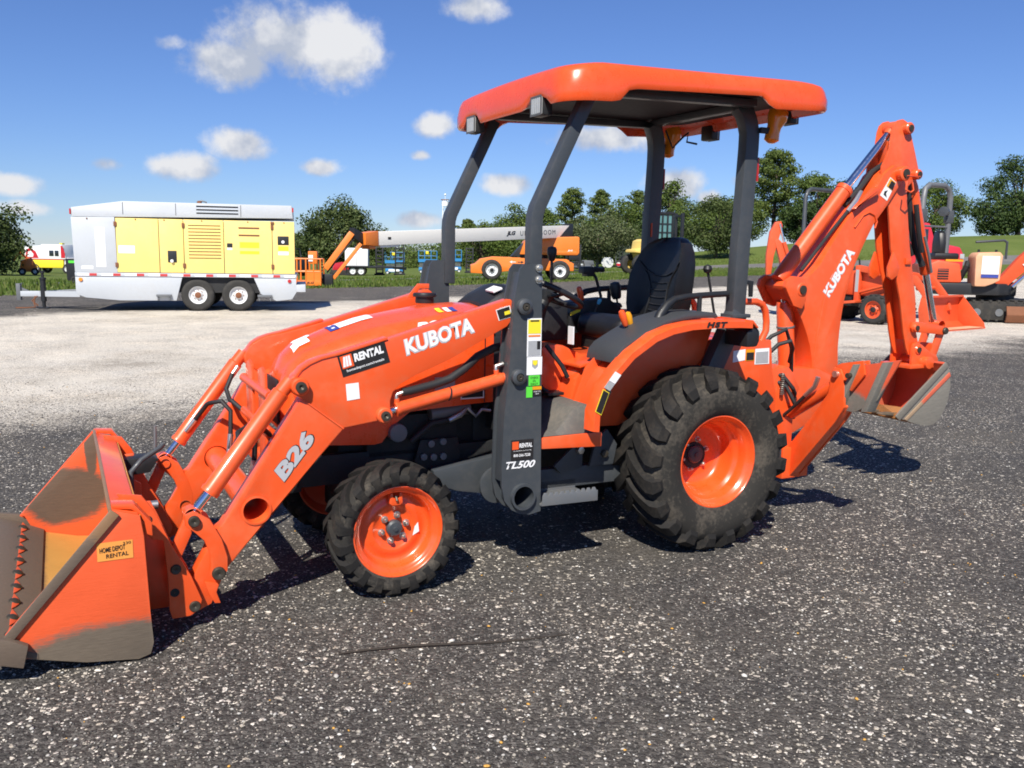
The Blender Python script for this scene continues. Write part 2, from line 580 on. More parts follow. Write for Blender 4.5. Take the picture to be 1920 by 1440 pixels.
def tyre_meshes(Rt, rim, w, nl, lug, sweep, side_drop):
    h = Rt - rim
    hw = w / 2
    half = [(0, Rt - lug), (hw * .45, Rt - lug * 1.1), (hw * .72, Rt - lug * 1.45), (hw * .86, Rt - lug * 2.1), (hw * .96, Rt - h * .42), (hw * 1.0, Rt - h * .58), (hw * .97, Rt - h * .78),
            (hw * .88, rim + .012), (hw * .80, rim - .004)]
    full = [(r, -y) for y, r in reversed(half)] + [(r, y) for y, r in half[1:]]
    car = G().lathe(full, n=64)
    lugs = G()
    step = 2 * PI / nl
    for s in (-1, 1):
        for k in range(nl):
            a0 = k * step + (0 if s < 0 else step / 2)
            st = []
            T = 7
            for i in range(T + 1):
                t = i / T
                if t < .8:
                    q = t / .8
                    y = hw * (-.05 + .97 * q)
                    top = Rt - lug * .42 * q ** 3
                    base = lerp_prof(half, min(abs(y), hw * .95)) - .012
                else:
                    q = (t - .8) / .2
                    y = hw * (.92 + .075 * q)
                    top = Rt - lug * .42 - (side_drop - lug * .42) * q
                    base = top - .03
                an = a0 + sweep * (q if t < .8 else 1) ** .8 if t < .8 else a0 + sweep
                wd = step * (.20 + .07 * min(1, t / .8)) * (1 if t < .8 else 1 - .25 * (t - .8) / .2)
                yt = y if t < .8 else y + hw * .035
                ring = []
                for da, r in ((-wd * 1.18, base), (-wd * .92, top), (wd * .92, top), (wd * 1.18, base)):
                    yy = yt if r == top else y - (0 if t < .8 else hw * .06)
                    ring.append((r * math.cos(an + da), s * yy, r * math.sin(an + da)))
                st.append(ring)
            lugs.loft(st, True, False)
            b = len(lugs.v) - 4 * (T + 1)
            for i in range(T):
                lugs.f.append((b + i * 4, b + i * 4 + 3, b + i * 4 + 7, b + i * 4 + 4))
    return car, lugs


def rim_geo(prof, back):
    return G().lathe(back + prof, n=56)


def wheel(name_label, cx, cyo, cz, Rt, rim, w, nl, lug, sweep, drop, prof, hub_depth, hub_r, bolt_r, nb, s, proto=None, spin=0.0):
    """cyo = outer flange plane (|y|), s = -1 near side, +1 far side"""
    wt = bpy.data.objects.new('wheel', None)
    COL.objects.link(wt)
    wt.empty_display_size = .1
    wt.parent = TR
    wt.location = (cx, s * cyo, cz)
    wt.rotation_euler = (0, 0, 0 if s < 0 else PI)
    if proto:
        for ch in [x for x in bpy.data.objects if x.parent is proto]:
            c = ch.copy()
            COL.objects.link(c)
            c.parent = wt
        return wt
    car, lugs = tyre_meshes(Rt, rim, w, nl, lug, sweep, drop)
    off = w * .40
    sp = Matrix.Rotation(spin, 4, 'Y')
    mv = Matrix.Translation((0, off, 0))
    tyre = obj('tyre', car.xf(mv @ sp), M['rubber_side'], wt, ang=50)
    obj('tread', lugs.xf(mv @ sp), M['rubber'], wt, ang=35)
    fr = prof[0][0]
    back = [(fr, 2 * off), (fr - .012, 2 * off), (fr - .03, 2 * off - .02), (fr - .045, off + .02)]
    ent = [(fr - .045, .05)]
    obj('rim', G().lathe(prof, n=56), M['orange_plastic'], wt, ang=50)
    obj('rim_barrel', G().lathe([(fr - .004, .012), (fr - .012, .03), (fr - .028, .06), (fr - .03, 2 * off - .05), (fr - .005, 2 * off - .012), (fr, 2 * off), (fr - .012, 2 * off + .002), (fr - .04, 2 * off - .06), (fr - .04, hub_depth + .03), (0.02, hub_depth + .03)], n=48), M['orange_dull'], wt, ang=50)
    obj('hub', G().lathe([(hub_r, hub_depth + .01), (hub_r, hub_depth - .018), (hub_r - .008, hub_depth - .026), (hub_r * .3, hub_depth - .028), (hub_r * .25, hub_depth - .034), (.001, hub_depth - .034)], n=32), M['grey'], wt)
    bm = None
    for k in range(nb):
        a = 2 * PI * (k + .25) / nb
        g = G().lathe([(.0155, hub_depth + .004), (.0155, hub_depth - .004), (.0115, hub_depth - .004), (.0105, hub_depth - .018), (.006, hub_depth - .024), (.001, hub_depth - .024)], n=10)
        g.xf(Matrix.Translation((bolt_r * math.cos(a), 0, bolt_r * math.sin(a))))
        obj('wheel_bolt', g, M['zinc'], wt)
    return wt


F_PROF = [(.203, .014), (.2045, .004), (.202, -.002), (.197, -.003), (.192, .002), (.188, .012), (.180, .018), (.170, .022), (.164, .034), (.160, .060), (.150, .072), (.136, .074), (.120, .066), (.100, .060), (.092, .064), (.086, .070), (.055, .070), (.001, .070)]
R_PROF = [(.238, .016), (.239, .004), (.236, -.003), (.229, -.004), (.223, .003), (.219, .016), (.208, .026), (.200, .034), (.196, .070), (.190, .082), (.178, .092), (.172, .110), (.168, .165), (.155, .186), (.140, .192), (.110, .196), (.001, .196)]
fw = wheel('front', .02, .575, .288, .288, .200, .215, 19, .019, .34, .050, F_PROF, .068, .036, .058, 6, -1)
fw['label'] = 'left front wheel with lugged tyre and orange dished rim'
# valve guard on the near front rim
g = G().prism([(-.030, .118), (-.026, .160), (-.016, .164), (-.012, .140), (.012, .140), (.016, .164), (.026, .160), (.030, .118), (.018, .108), (-.018, .108)], .03, .062)
obj('valve_guard', g, M['orange'], fw, .003)
obj('valve_stem', G().cyl((0, .035, .15), (0, .02, .13), .006, 8), M['pin'], fw)
decal([(.085, .0605, -.045), (.115, .0605, -.03), (.11, .0605, .012), (.095, .0605, -.005)], M['white'], fw, 'sticker')
wheel('front', .02, .575, .288, 0, 0, 0, 0, 0, 0, 0, 0, 0, 0, 0, 0, 1, fw)
rw = wheel('rear', 1.666, .668, .460, .460, .235, .340, 20, .030, .30, .075, R_PROF, .196, .047, .078, 6, -1, spin=.1)
rw['label'] = 'large left rear wheel with dusty sidewall and deep orange rim'
wheel('rear', 1.666, .668, .460, 0, 0, 0, 0, 0, 0, 0, 0, 0, 0, 0, 0, 1, rw)

# ---- front axle, frame, engine
P('front_axle', G().tube([(.02, -.42, .27), (.02, -.2, .25), (.02, .2, .25), (.02, .42, .27)], (.05, .05, .05, .05), 12), 'engine')
for s in (-1, 1):
    P('axle_knuckle', G().cyl((.02, s * .40, .16), (.02, s * .40, .42), .055, 14), 'engine', .01)
P('chassis_rail', G().box(-.33, .9, -.20, -.15, .42, .56), 'engine', .008)
P('chassis_rail', G().box(-.33, .9, .15, .20, .42, .56), 'engine', .008)
P('front_weight', G().box(-.40, -.30, -.20, .20, .40, .62), 'engine', .01)
P('engine_block', G().box(-.12, .58, -.15, .15, .48, .98).box(.0, .45, -.2, -.14, .52, .72).box(.05, .2, -.22, -.19, .75, .85), 'engine', .012)
P('oil_filter', G().cyl((.12, -.30, .655), (.12, -.18, .655), .042, 20), M['greylt'], .006)
P('starter_motor', G().cyl((.30, -.22, .72), (.50, -.22, .74), .035, 16).cyl((.34, -.2, .79), (.46, -.2, .79), .022, 12), 'greylt', .004)
P('wiring_loom', G().tube([(.2, -.24, .60), (.3, -.25, .68), (.4, -.25, .69), (.47, -.24, .73), (.55, -.22, .71), (.62, -.2, .75)], .016, 10), 'hose')
P('cable_wrap', G().tube([(.38, -.265, .69), (.44, -.262, .715), (.475, -.25, .74)], [.012, .016, .009], 8), 'zinc')
P('fuel_line', G().tube([(.48, -.25, .74), (.52, -.26, .70), (.55, -.26, .73), (.60, -.25, .72)], .008, 8), 'zinc')
P('loader_side_frame', G().prism([(.25, .60), (.44, .60), (.46, .45), (.30, .44), (.22, .50)], -.235, -.215), 'engine', .004)
for x, z in ((.263, .52), (.312, .515), (.361, .515), (.36, .586), (.30, .58)):
    P('frame_bolt', G().cyl((x, -.25, z), (x, -.234, z), .017, 14), 'greylt', .003)
P('transmission', G().prism([(.55, .42), (.55, .78), (1.1, .80), (1.5, .72), (1.9, .68), (1.9, .34), (1.5, .30), (1.0, .36)], -.16, .16), 'engine', .015)
P('rear_axle', G().tube([(1.666, -.48, .452), (1.666, -.2, .452), (1.666, .2, .452), (1.666, .48, .452)], [.07, .11, .11, .07], 18), 'engine')
P('belly_frame', G().box(.70, 2.35, -.40, -.34, .34, .44).box(.70, 2.35, .34, .40, .34, .44).box(.80, .86, -.34, .34, .35, .43), 'grey', .006)
P('frame_gusset', G().prism([(.86, .46), (.98, .56), (1.02, .56), (1.02, .44), (.9, .42)], -.43, -.41).prism([(1.06, .44), (1.20, .44), (1.22, .54), (1.16, .62), (1.1, .58)], -.43, -.41), 'grey', .004)
P('frame_bolt', G().cyl((1.0, -.45, .53), (1.0, -.43, .53), .02, 6), 'zinc', .003)
P('frame_bolt', G().cyl((1.14, -.45, .5), (1.14, -.43, .5), .02, 6), 'pin', .003)

# ---- loader side frame (long dark grey rail in front of the upright) and cross tube
for s in (-1, 1):
    y0, y1 = sorted((s * .26, s * .32))
    P('loader_rail', G().prism([(.28, .47), (.66, .52), (.70, .30), (.40, .36), (.30, .40)], y0, y1), 'grey', .006)
    P('rail_flange', G().prism(ringpoly(.575, .39, .088, 24) , *sorted((s * .375, s * .395))), 'grey', .003)
    P('pull_pin', G().cyl((.555, s * .43, .36), (.555, s * .43, .51), .011, 10).cyl((.555, s * .43, .50), (.62, s * .43, .485), .006, 8), 'grey', .002)
g = G().lathe([(.050, -.60), (.061, -.60), (.062, -.59), (.062, .59), (.061, .60), (.050, .60), (.050, -.60)], (.609, 0, .379), 'y', 32)
P('cross_tube', g, 'grey')

# ---- loader uprights
UP = [(.577, 1.402), (.595, 1.425), (.687, 1.425), (.696, .923), (.707, .298), (.650, .288), (.600, .296), (.556, .321), (.520, .365), (.504, .44), (.504, .52), (.511, .743), (.533, .978), (.553, 1.274)]
DECUP = []
for s in (-1, 1):
    u = bpy.data.objects.new('loader_upright', None)
    COL.objects.link(u)
    u.parent = TR
    u.empty_display_size = .1
    ya, yb = sorted((s * .58, s * .568))
    yc, yd = sorted((s * .485, s * .473))
    obj('side_plate', G().holed(UP, ya, yb, .609, .379, .0615), M['grey'], u)
    obj('side_plate', G().holed(UP, yc, yd, .609, .379, .0615), M['grey'], u)
    ym, yn = sorted((s * .565, s * .488))
    obj('front_plate', G().prism([(.515, .45), (.523, .74), (.545, .978), (.565, 1.274), (.59, 1.39), (.60, 1.39), (.575, 1.27), (.556, .975), (.534, .74), (.526, .45)], ym, yn), M['grey'], u, .002)
    for x, z, r in ((.599, 1.240, .031), (.576, .929, .031)):
        ye = s * .60
        obj('pin_boss', G().lathe([(r + .006, s * .575), (r + .004, ye), (r - .006, ye + s * .006), (r * .62, ye + s * .007), (r * .58, ye + s * .001), (.001, ye + s * .001)], (x, 0, z), 'y', 28), M['grey'], u)
        obj('pin', G().lathe([(r * .52, ye), (r * .50, ye + s * .008), (.006, ye + s * .009), (.001, ye + s * .002)], (x, 0, z), 'y', 20), M['pin'], u)
    for z in (1.408, 1.358):
        obj('bolt', G().lathe([(.018, s * .578), (.018, s * .586), (.0125, s * .586), (.0115, s * .597), (.001, s * .600)], (.671, 0, z), 'y', 12), M['zinc'], u)
    if s < 0:
        NU = u
yf = -.5812
def quad(x0, x1, z0, z1, y=yf, dx=0):
    return [(x0, y, z0), (x1, y, z0 + dx), (x1, y, z1 + dx), (x0, y, z1)]
decal(quad(.618, .690, 1.018, 1.188), M['white'], NU)
decal(quad(.622, .686, 1.120, 1.182, yf - .0013), M['yellow'], NU)
decal(quad(.632, .676, 1.174, 1.180, yf - .0026), M['blackprint'], NU)
decal(quad(.624, .684, 1.106, 1.114, yf - .0013), paint('orange_print', (.8, .22, .03), .5), NU)
decal(quad(.624, .686, 1.022, 1.088, yf - .0013), M['ltgrey'], NU)
decal(quad(.668, .684, 1.050, 1.086, yf - .0026), M['blackprint'], NU)
decal(quad(.619, .696, .935, 1.016), M['white'], NU)
decal([(.645, yf - .0013, 1.002), (.645, yf - .0013, .974), (.660, yf - .0013, .962), (.674, yf - .0013, .974), (.674, yf - .0013, 1.002)], M['ltgrey'], NU)
decal([(.648, yf - .0026, 1.000), (.648, yf - .0026, .984), (.660, yf - .0026, .976), (.671, yf - .0026, .984), (.671, yf - .0026, 1.000)], M['yellow'], NU)
decal(quad(.630, .686, .886, .933), M['green'], NU)
lettering('CHECK', M['blackprint'], NU, (.638, yf - .0014, .918), w=.04, h=.009)
lettering('OIL', M['blackprint'], NU, (.650, yf - .0014, .904), w=.016, h=.009)
lettering('DAILY', M['blackprint'], NU, (.640, yf - .0014, .890), w=.036, h=.009)
decal(quad(.619, .650, .833, .882), M['green'], NU)
decal(quad(.651, .696, .838, .866, yf - .0002), M['blackprint'], NU)
decal(quad(.651, .696, .867, .882, yf - .0002), M['knob_yellow'], NU)
lettering('GREASE FITTING', M['white'], NU, (.655, yf - .0016, .856), w=.036, h=.006)
lettering('HERE', M['white'], NU, (.664, yf - .0016, .846), w=.018, h=.005)
decal(quad(.548, .661, .550, .643), M['blackprint'], NU)
decal(quad(.553, .585, .600, .636, yf - .0013), M['knob_orange'], NU)
lettering('RENTAL', M['white'], NU, (.588, yf - .0015, .607), w=.066, h=.020, bold=.03, shear=.1)
lettering('homedepot.com/rentals', M['white'], NU, (.560, yf - .0015, .590), w=.09, h=.006)
lettering('800-266-7228', M['white'], NU, (.560, yf - .0015, .566), w=.085, h=.013, bold=.02)
lettering('TL500', M['white'], NU, (.523, yf - .0002, .513), w=.15, h=.034, bold=.03, shear=.35, yd=(0, 0, 1), xd=(.9995, 0, -.015))

# ---- loader arms
ARM = [(.582, 1.282), (-.013, 1.108), (-.223, 1.051), (-.296, 1.038), (-.337, 1.021), (-.373, 1.000), (-.402, .972), (-.418, .94), (-.412, .905), (-.371, .880), (-.204, .747), (-.051, .768), (-.016, .765), (0.004, .782), (.000, .82), (.000, .850), (.012, .885), (.046, .918), (.115, .952), (.273, 1.014), (.567, 1.151), (.60, 1.20), (.61, 1.25), (.60, 1.28)]
LEG = [(-.374, .880), (-.203, .747), (-.674, .227), (-.705, .17), (-.745, .082), (-.800, .058), (-.842, .08), (-.850, .115), (-.835, .16), (-.714, .379), (-.696, .392)]
for s in (-1, 1):
    a = bpy.data.objects.new('loader_arm', None)
    COL.objects.link(a)
    a.parent = TR
    a.empty_display_size = .1
    if s < 0:
        NA = a
    ya, yb = sorted((s * .53, s * .45))
    obj('upper_arm', G().prism([(.560, 1.270), (-.013, 1.104)] + ARM[2:20] + [(.545, 1.150), (.585, 1.20), (.585, 1.25)], ya, yb), M['orange'], a, .006)
    ya, yb = sorted((s * .531, s * .449))
    obj('lower_arm', G().holed(LEG, ya, yb, -.563, .441, .0595), M['orange'], a, .004)
    # flange welded along the upper arm
    obj('arm_lip', G().prism([(-.413, .955), (-.375, 1.006), (-.337, 1.030), (-.29, 1.046), (-.223, 1.060), (-.013, 1.118), (-.011, 1.108), (-.221, 1.050), (-.29, 1.036), (-.335, 1.018), (-.37, .995), (-.405, .95)], *sorted((s * .535, s * .47))), M['orange'], a, .002)
    for x, z, r in ((-.383, .933, .036), (-.032, .792, .034)):
        obj('pin_boss', G().lathe([(r, s * .52), (r, s * .556), (r - .005, s * .562), (r * .5, s * .562)], (x, 0, z), 'y', 26), M['orange'], a)
        obj('pin', G().lathe([(r * .62, s * .55), (r * .60, s * .572), (r * .3, s * .573), (.001, s * .566)], (x, 0, z), 'y', 20), M['pin'], a)
    # open end of the torque tube
    obj('tube_collar', G().lathe([(.052, s * .455), (.060, s * .50), (.060, s * .536), (.052, s * .537), (.049, s * .53), (.049, s * .30)], (-.563, 0, .441), 'y', 32), M['orange'], a)
    # parking-stand hook near the tip
    obj('hook', G().prism([(-.770, .181), (-.715, .166), (-.727, .132), (-.712, .085), (-.735, .088), (-.755, .130)], *sorted((s * .548, s * .532))), M['orange'], a, .003)
    obj('crease', G().tube([(-.371, s * .5315, .878), (-.204, s * .5315, .745)], .004, 6), M['orange'], a)
lettering('KUBOTA', M['white'], NA, (.074, -.5305, 1.040), w=.325, h=.068, xd=(.9605, 0, .278), yd=(-.2, 0, .98), bold=.03, name='lettering', space=1.04)
lettering('KUBOTA', M['silver'], NA, (.0715, -.5302, 1.034), w=.330, h=.074, xd=(.9605, 0, .278), yd=(-.2, 0, .98), bold=.07, depth=.0006)
def arm_pt(x, z):
    return (x, -.5305, z)
decal([arm_pt(-.203, .959), arm_pt(-.001, 1.014), arm_pt(-.027, 1.106), arm_pt(-.228, 1.049)], M['blackprint'], NA)
ux_, uz_ = Vector((.964, 0, .264)), Vector((-.264, 0, .964))
def on_r(a, b, d=.0014):
    q = Vector((-.203, -.5305, .959)) + ux_ * a + uz_ * b
    return (q.x, q.y - d, q.z)
decal([on_r(.008, .032), on_r(.058, .032), on_r(.058, .085), on_r(.008, .085)], M['knob_orange'], NA)
for k in range(3):
    decal([on_r(.012 + .013 * k, .038, .0028), on_r(.022 + .013 * k, .038, .0028), on_r(.030 + .010 * k, .080, .0028), on_r(.022 + .010 * k, .080, .0028)], M['white'], NA)
lettering('RENTAL', M['white'], NA, on_r(.064, .046), w=.130, h=.034, xd=ux_, yd=uz_, bold=.05, shear=.12)
lettering('homedepot.com/rentals', M['white'], NA, on_r(.022, .012), w=.165, h=.014, xd=ux_, yd=uz_, bold=.012)
decal([arm_pt(-.187, .861), arm_pt(-.133, .867), arm_pt(-.138, .934), arm_pt(-.192, .930)], M['white'], NA)
decal([arm_pt(.502, 1.176), arm_pt(.568, 1.193), arm_pt(.555, 1.243), arm_pt(.486, 1.224)], M['white'], NA)
decal([(.505, -.532, 1.180), (.563, -.532, 1.195), (.551, -.532, 1.239), (.490, -.532, 1.222)], M['blackprint'], NA)
decal([(.530, -.5333, 1.200), (.557, -.5333, 1.207), (.553, -.5333, 1.222), (.527, -.5333, 1.215)], M['yellow'], NA)
lettering('SERIAL NO.', M['white'], NA, (.502, -.5332, 1.226), w=.04, h=.007, xd=(.965, 0, .26), yd=(-.26, 0, .965))
lx, lz = Vector((.62, 0, .785)), Vector((-.785, 0, .62))
lettering('B26', M['silver'], NA, (-.450, -.5312, .545), w=.215, h=.066, xd=lx, yd=lz, bold=.05, shear=.15)
lettering('B26', M['blackprint'], NA, (-.448, -.5312, .541), w=.222, h=.072, xd=lx, yd=lz, bold=.07, shear=.15, depth=.0006)
P('torque_tube', G().lathe([(.0555, -.46), (.0555, .46), (.050, .46), (.050, -.46)], (-.563, 0, .441), 'y', 28, True), 'orange')
P('torque_tube', G().cyl((-.30, -.45, .845), (-.30, .45, .845), .03, 20), 'orange')

# ---- loader cylinders, links
for s in (-1, 1):
    y = s * .505
    if True:
        c = bpy.data.objects.new('bucket_cylinder', None)
        COL.objects.link(c); c.parent = TR; c.empty_display_size = .1
        a, b = Vector((-.383, y, .955)), Vector((-.803, y, .445))
        d = (b - a).normalized()
        off = Vector((-.05, 0, .02))
        a = a + off * .4; 
        obj('barrel', G().tube([a + d * .01, a + d * .07, a + d * .075, b - d * .125, b - d * .12, b - d * .105], [.030, .030, .035, .035, .038, .038], 24), M['orange'], c)
        obj('rod', G().cyl(b - d * .11, b - d * .02, .016, 16), M['chrome'], c)
        obj('rod_eye', G().lathe([(.03, y - .022), (.034, y - .02), (.034, y + .02), (.03, y + .022), (.01, y + .022)], (b.x, 0, b.z), 'y', 22), M['orange'], c)
        obj('base_eye', G().lathe([(.034, y - .022), (.036, y - .02), (.036, y + .02), (.034, y + .022), (.01, y + .022)], (-.385, 0, .940), 'y', 22), M['orange'], c)
    c = bpy.data.objects.new('lift_cylinder', None)
    COL.objects.link(c); c.parent = TR; c.empty_display_size = .1
    a, b = Vector((.585, y, .925)), Vector((-.032, y, .792))
    d = (b - a).normalized()
    obj('barrel', G().tube([a + d * .015, a + d * .05, a + d * .055, b - d * .085, b - d * .08, b - d * .065], [.024, .024, .028, .028, .031, .031], 24), M['orange'], c)
    obj('rod', G().cyl(b - d * .07, b - d * .01, .015, 16), M['chrome'], c)
    obj('rod_eye', G().lathe([(.026, y - .02), (.03, y - .018), (.03, y + .018), (.026, y + .02)], (b.x, 0, b.z), 'y', 20), M['orange'], c)
    for q in (.12, .88):
        p = a.lerp(b, q)
        obj('port', G().cyl(p, p + Vector((-.006, 0, .045)), .012, 12), M['orange'], c)
        obj('fitting', G().tube([p + Vector((-.006, 0, .040)), p + Vector((-.008, 0, .062)), p + Vector((.028, 0, .072))], .0105, 10), M['zinc'], c)
    h = [a.lerp(b, .88) + Vector((.02, 0, .07)), a.lerp(b, .78) + Vector((0, 0, .062)), a.lerp(b, .6) + Vector((0, -s * .02, .055)), a.lerp(b, .48) + Vector((0, -s * .02, .060)), a.lerp(b, .36) + Vector((0, -s * .03, .085)), a.lerp(b, .24) + Vector((0, -s * .05, .12)), a.lerp(b, .1) + Vector((0, -s * .06, .135)), a + Vector((.02, -s * .08, .13))]
    obj('hose', G().tube(h, .019, 12), M['hose'], c)
    p = a.lerp(b, .5)
    obj('hose_tie', G().lathe([(.0285, -.004), (.031, -.003), (.031, .003), (.0285, .004)], (0, 0, 0), 'x', 20).xf(Matrix.Translation(p) @ Matrix.Rotation(-math.atan2(d.z, -d.x), 4, 'Y')), M['black'], c)
    # curved link from the cylinder eye to the arm
    yl = s * .555
    l = bpy.data.objects.new('bucket_link', None)
    COL.objects.link(l); l.parent = TR; l.empty_display_size = .1
    BOOM = [(-.835, .462), (-.80, .474), (-.744, .434), (-.703, .351), (-.683, .275), (-.684, .221), (-.705, .19), (-.735, .19), (-.751, .213), (-.745, .254), (-.749, .297), (-.769, .354), (-.806, .394), (-.835, .42)]
    obj('curved_link', G().prism(BOOM, *sorted((s * .563, s * .545))), M['orange'], l, .004)
    obj('curved_link', G().prism(BOOM, *sorted((s * .462, s * .447))), M['orange'], l, .004)
    obj('straight_link', G().prism([(-.825, .455), (-.795, .45), (-.785, .42), (-.865, .245), (-.885, .235), (-.905, .25), (-.905, .28)], *sorted((s * .515, s * .492))), M['orange'], l, .006)
    for x, z, r in ((-.803, .436, .022), (-.719, .215, .026), (-.876, .257, .02), (-.812, .098, .022)):
        obj('pin', G().lathe([(r, s * .44), (r, s * .575), (r * .85, s * .580), (r * .4, s * .580), (.001, s * .575)], (x, 0, z), 'y', 20), M['pin'], l)

# ---- loader bucket
BK = bpy.data.objects.new('loader_bucket', None)
COL.objects.link(BK); BK.parent = TR; BK.empty_display_size = .2
BK['label'] = 'wide orange loader bucket with dirt-worn floor and bolt-on cutting edge'
m_cheek = worn('bucket_cheek_paint', (.80, .11, .03), (.15, .118, .085), [((-1.13, 0, -.02), (.36, 9, .19)), ((-1.02, 0, -.02), (.3, 9, .19))], edge=.09, scale=8, soft=.7)
m_cheek_far = worn('bucket_far_cheek_paint', (.78, .11, .03), (.115, .075, .05), [((-1.24, 0, .25), (.21, 9, .15)), ((-1.12, 0, .5), (.03, 9, .2))], edge=.09, scale=8, soft=.8)
m_floor = worn('bucket_floor_paint', (.52, .27, .06), (.12, .075, .042), [((-1.40, 0, .05), (.07, 4, .6)), ((-1.0, .15, .40), (.10, .25, .12)), ((-1.16, -.55, .03), (.2, .3, .2))], edge=.15, scale=7, soft=.8)
m_edge = worn('cutting_edge_steel', (.26, .15, .075), (.125, .092, .066), [((-1.4, 0, .06), (.5, 3, .5))], scale=12)
CH = [(-1.093, .566), (-1.005, .536), (-.995, .46), (-.985, .176), (-.978, .06), (-.990, .018), (-1.03, .006), (-1.20, .028), (-1.385, .078), (-1.425, .165), (-1.441, .172)]
for s, mt in ((-1, m_cheek), (1, m_cheek_far)):
    obj('cheek', G().prism(CH, *sorted((s * .755, s * .741))), mt, BK, .002)
    e0, e1 = Vector((-1.098, 0, .572)), Vector((-1.448, 0, .165))
    d = (e1 - e0).normalized(); nn = Vector((-d.z, 0, d.x))
    if nn.x < 0: nn = -nn
    w_ = .034
    q = [e0, e1, e1 + nn * w_ * .9 + d * -.005, e0 + nn * w_]
    obj('cheek_edge_strip', G().prism([(v.x, v.z) for v in q], *sorted((s * .768, s * .757))), m_edge if s < 0 else M['orange'], BK, .003)
    obj('side_cutter', G().prism([(-1.575, .195), (-1.43, .168), (-1.372, .135), (-1.390, .060), (-1.58, .125)], *sorted((s * .790, s * .758))), m_edge, BK, .004)
floor = [(-1.375, .072), (-1.20, .026), (-1.03, .006), (-.99, .018), (-.978, .06), (-.985, .176), (-.995, .46), (-1.003, .536), (-1.013, .53), (-1.005, .455), (-.996, .18), (-.992, .07), (-1.003, .032), (-1.033, .018), (-1.20, .038), (-1.372, .085)]
obj('shell', G().prism(floor, -.740, .740), m_floor, BK, .001)
obj('top_plate', G().prism([(-1.095, .568), (-1.012, .545), (-.992, .50), (-1.000, .498), (-1.02, .534), (-1.093, .556)], -.74, .74), M['orange'], BK, .003)
obj('top_edge', G().prism([(-1.107, .572), (-1.094, .570), (-1.094, .535), (-1.104, .535)], -.739, .739), m_edge, BK, .003)
obj('cutting_edge', G().prism([(-1.345, .090), (-1.345, .070), (-1.43, .108), (-1.56, .162), (-1.52, .165), (-1.44, .135)], -.757, .757), m_edge, BK, .002)
for k in range(9):
    y = -.66 + k * 1.32 / 8
    o = obj('edge_bolt', G().lathe([(.022, 0), (.021, .006), (.010, .013), (.001, .013)], (0, 0, 0), 'z', 12).xf(Matrix.Translation((-1.430, y, .131)) @ Matrix.Rotation(R(25), 4, 'Y')), M['pin'], BK)
    obj('wear_tab', G().prismz([(-.014, y - .082), (.000, y - .048), (.010, y - .016), (.012, y + .016), (.002, y + .048), (-.012, y + .082), (-.016, y + .03), (-.014, y - .03)], 0, .004).xf(Matrix.Translation((-1.425, 0, .1285)) @ Matrix.Rotation(R(25), 4, 'Y')), M['orange_dull'], BK, .001)
for s in (-1, 1):
    e = obj('hitch_ear', G().prism([(-1.07, .575), (-.985, .560), (-.945, .50), (-.921, .444), (-.887, .352), (-.822, .224), (-.785, .12), (-.795, .080), (-.83, .062), (-.895, .060), (-.905, .10), (-.905, .214), (-.915, .377), (-.955, .386), (-.99, .43), (-1.035, .51)], *sorted((s * .572, s * .558))), M['orange'], BK, .004)
    obj('hitch_ear', G().prism([(-.985, .50), (-.945, .50), (-.921, .444), (-.887, .352), (-.822, .224), (-.785, .12), (-.795, .080), (-.83, .062), (-.975, .060), (-.98, .10)], *sorted((s * .444, s * .430))), M['orange'], BK, .004)
    obj('top_tab', G().prism([(-1.095, .58), (-1.02, .574), (-.965, .50), (-.965, .45), (-.985, .46), (-1.0, .53), (-1.03, .556), (-1.09, .566)], *sorted((s * .735, s * .665))), M['orange'], BK, .004)
    obj('back_rib', G().prism([(-.994, .45), (-.93, .40), (-.93, .12), (-.975, .07)], *sorted((s * .25, s * .235))), M['orange'], BK, .003)
for x, z, r in ((-.965, .465, .014), (-.883, .165, .017)):
    obj('ear_hole', G().lathe([(r, -.5735), (r, -.5728), (.001, -.5728)], (x, 0, z), 'y', 18), M['engine'], BK)
decal(quad(-1.148, -1.033, .388, .454, -.7555), paint('tape', (.80, .32, .06), .6), BK)
lettering('HOME DEPOT', M['blackprint'], BK, (-1.140, -.7570, .418), w=.082, h=.018, xd=(.998, 0, .06), bold=.01)
lettering('RENTAL', M['blackprint'], BK, (-1.120, -.7570, .397), w=.072, h=.015, xd=(.998, 0, .06), bold=.01)
lettering('330', M['blackprint'], BK, (-1.065, -.7570, .440), w=.026, h=.010, xd=(.998, 0, .05))
# level indicator rod and latch handle
P('latch_handle', G().tube([(-.985, -.02, .40), (-.985, -.02, .52), (-.94, .0, .565), (-.86, .05, .60), (-.845, .06, .615)], .011, 10), 'grey')
P('latch_spring', G().cyl((-.965, -.16, .405), (-.895, -.16, .405), .018, 14), 'zinc')
P('latch_plate', G().prism([(-.99, .49), (-.87, .495), (-.84, .48), (-.88, .42), (-.99, .41)], .36, .46), 'black', .004)
P('level_rod', G().cyl((-.845, .47, .50), (-.84, .47, .62), .007, 8), 'greylt')

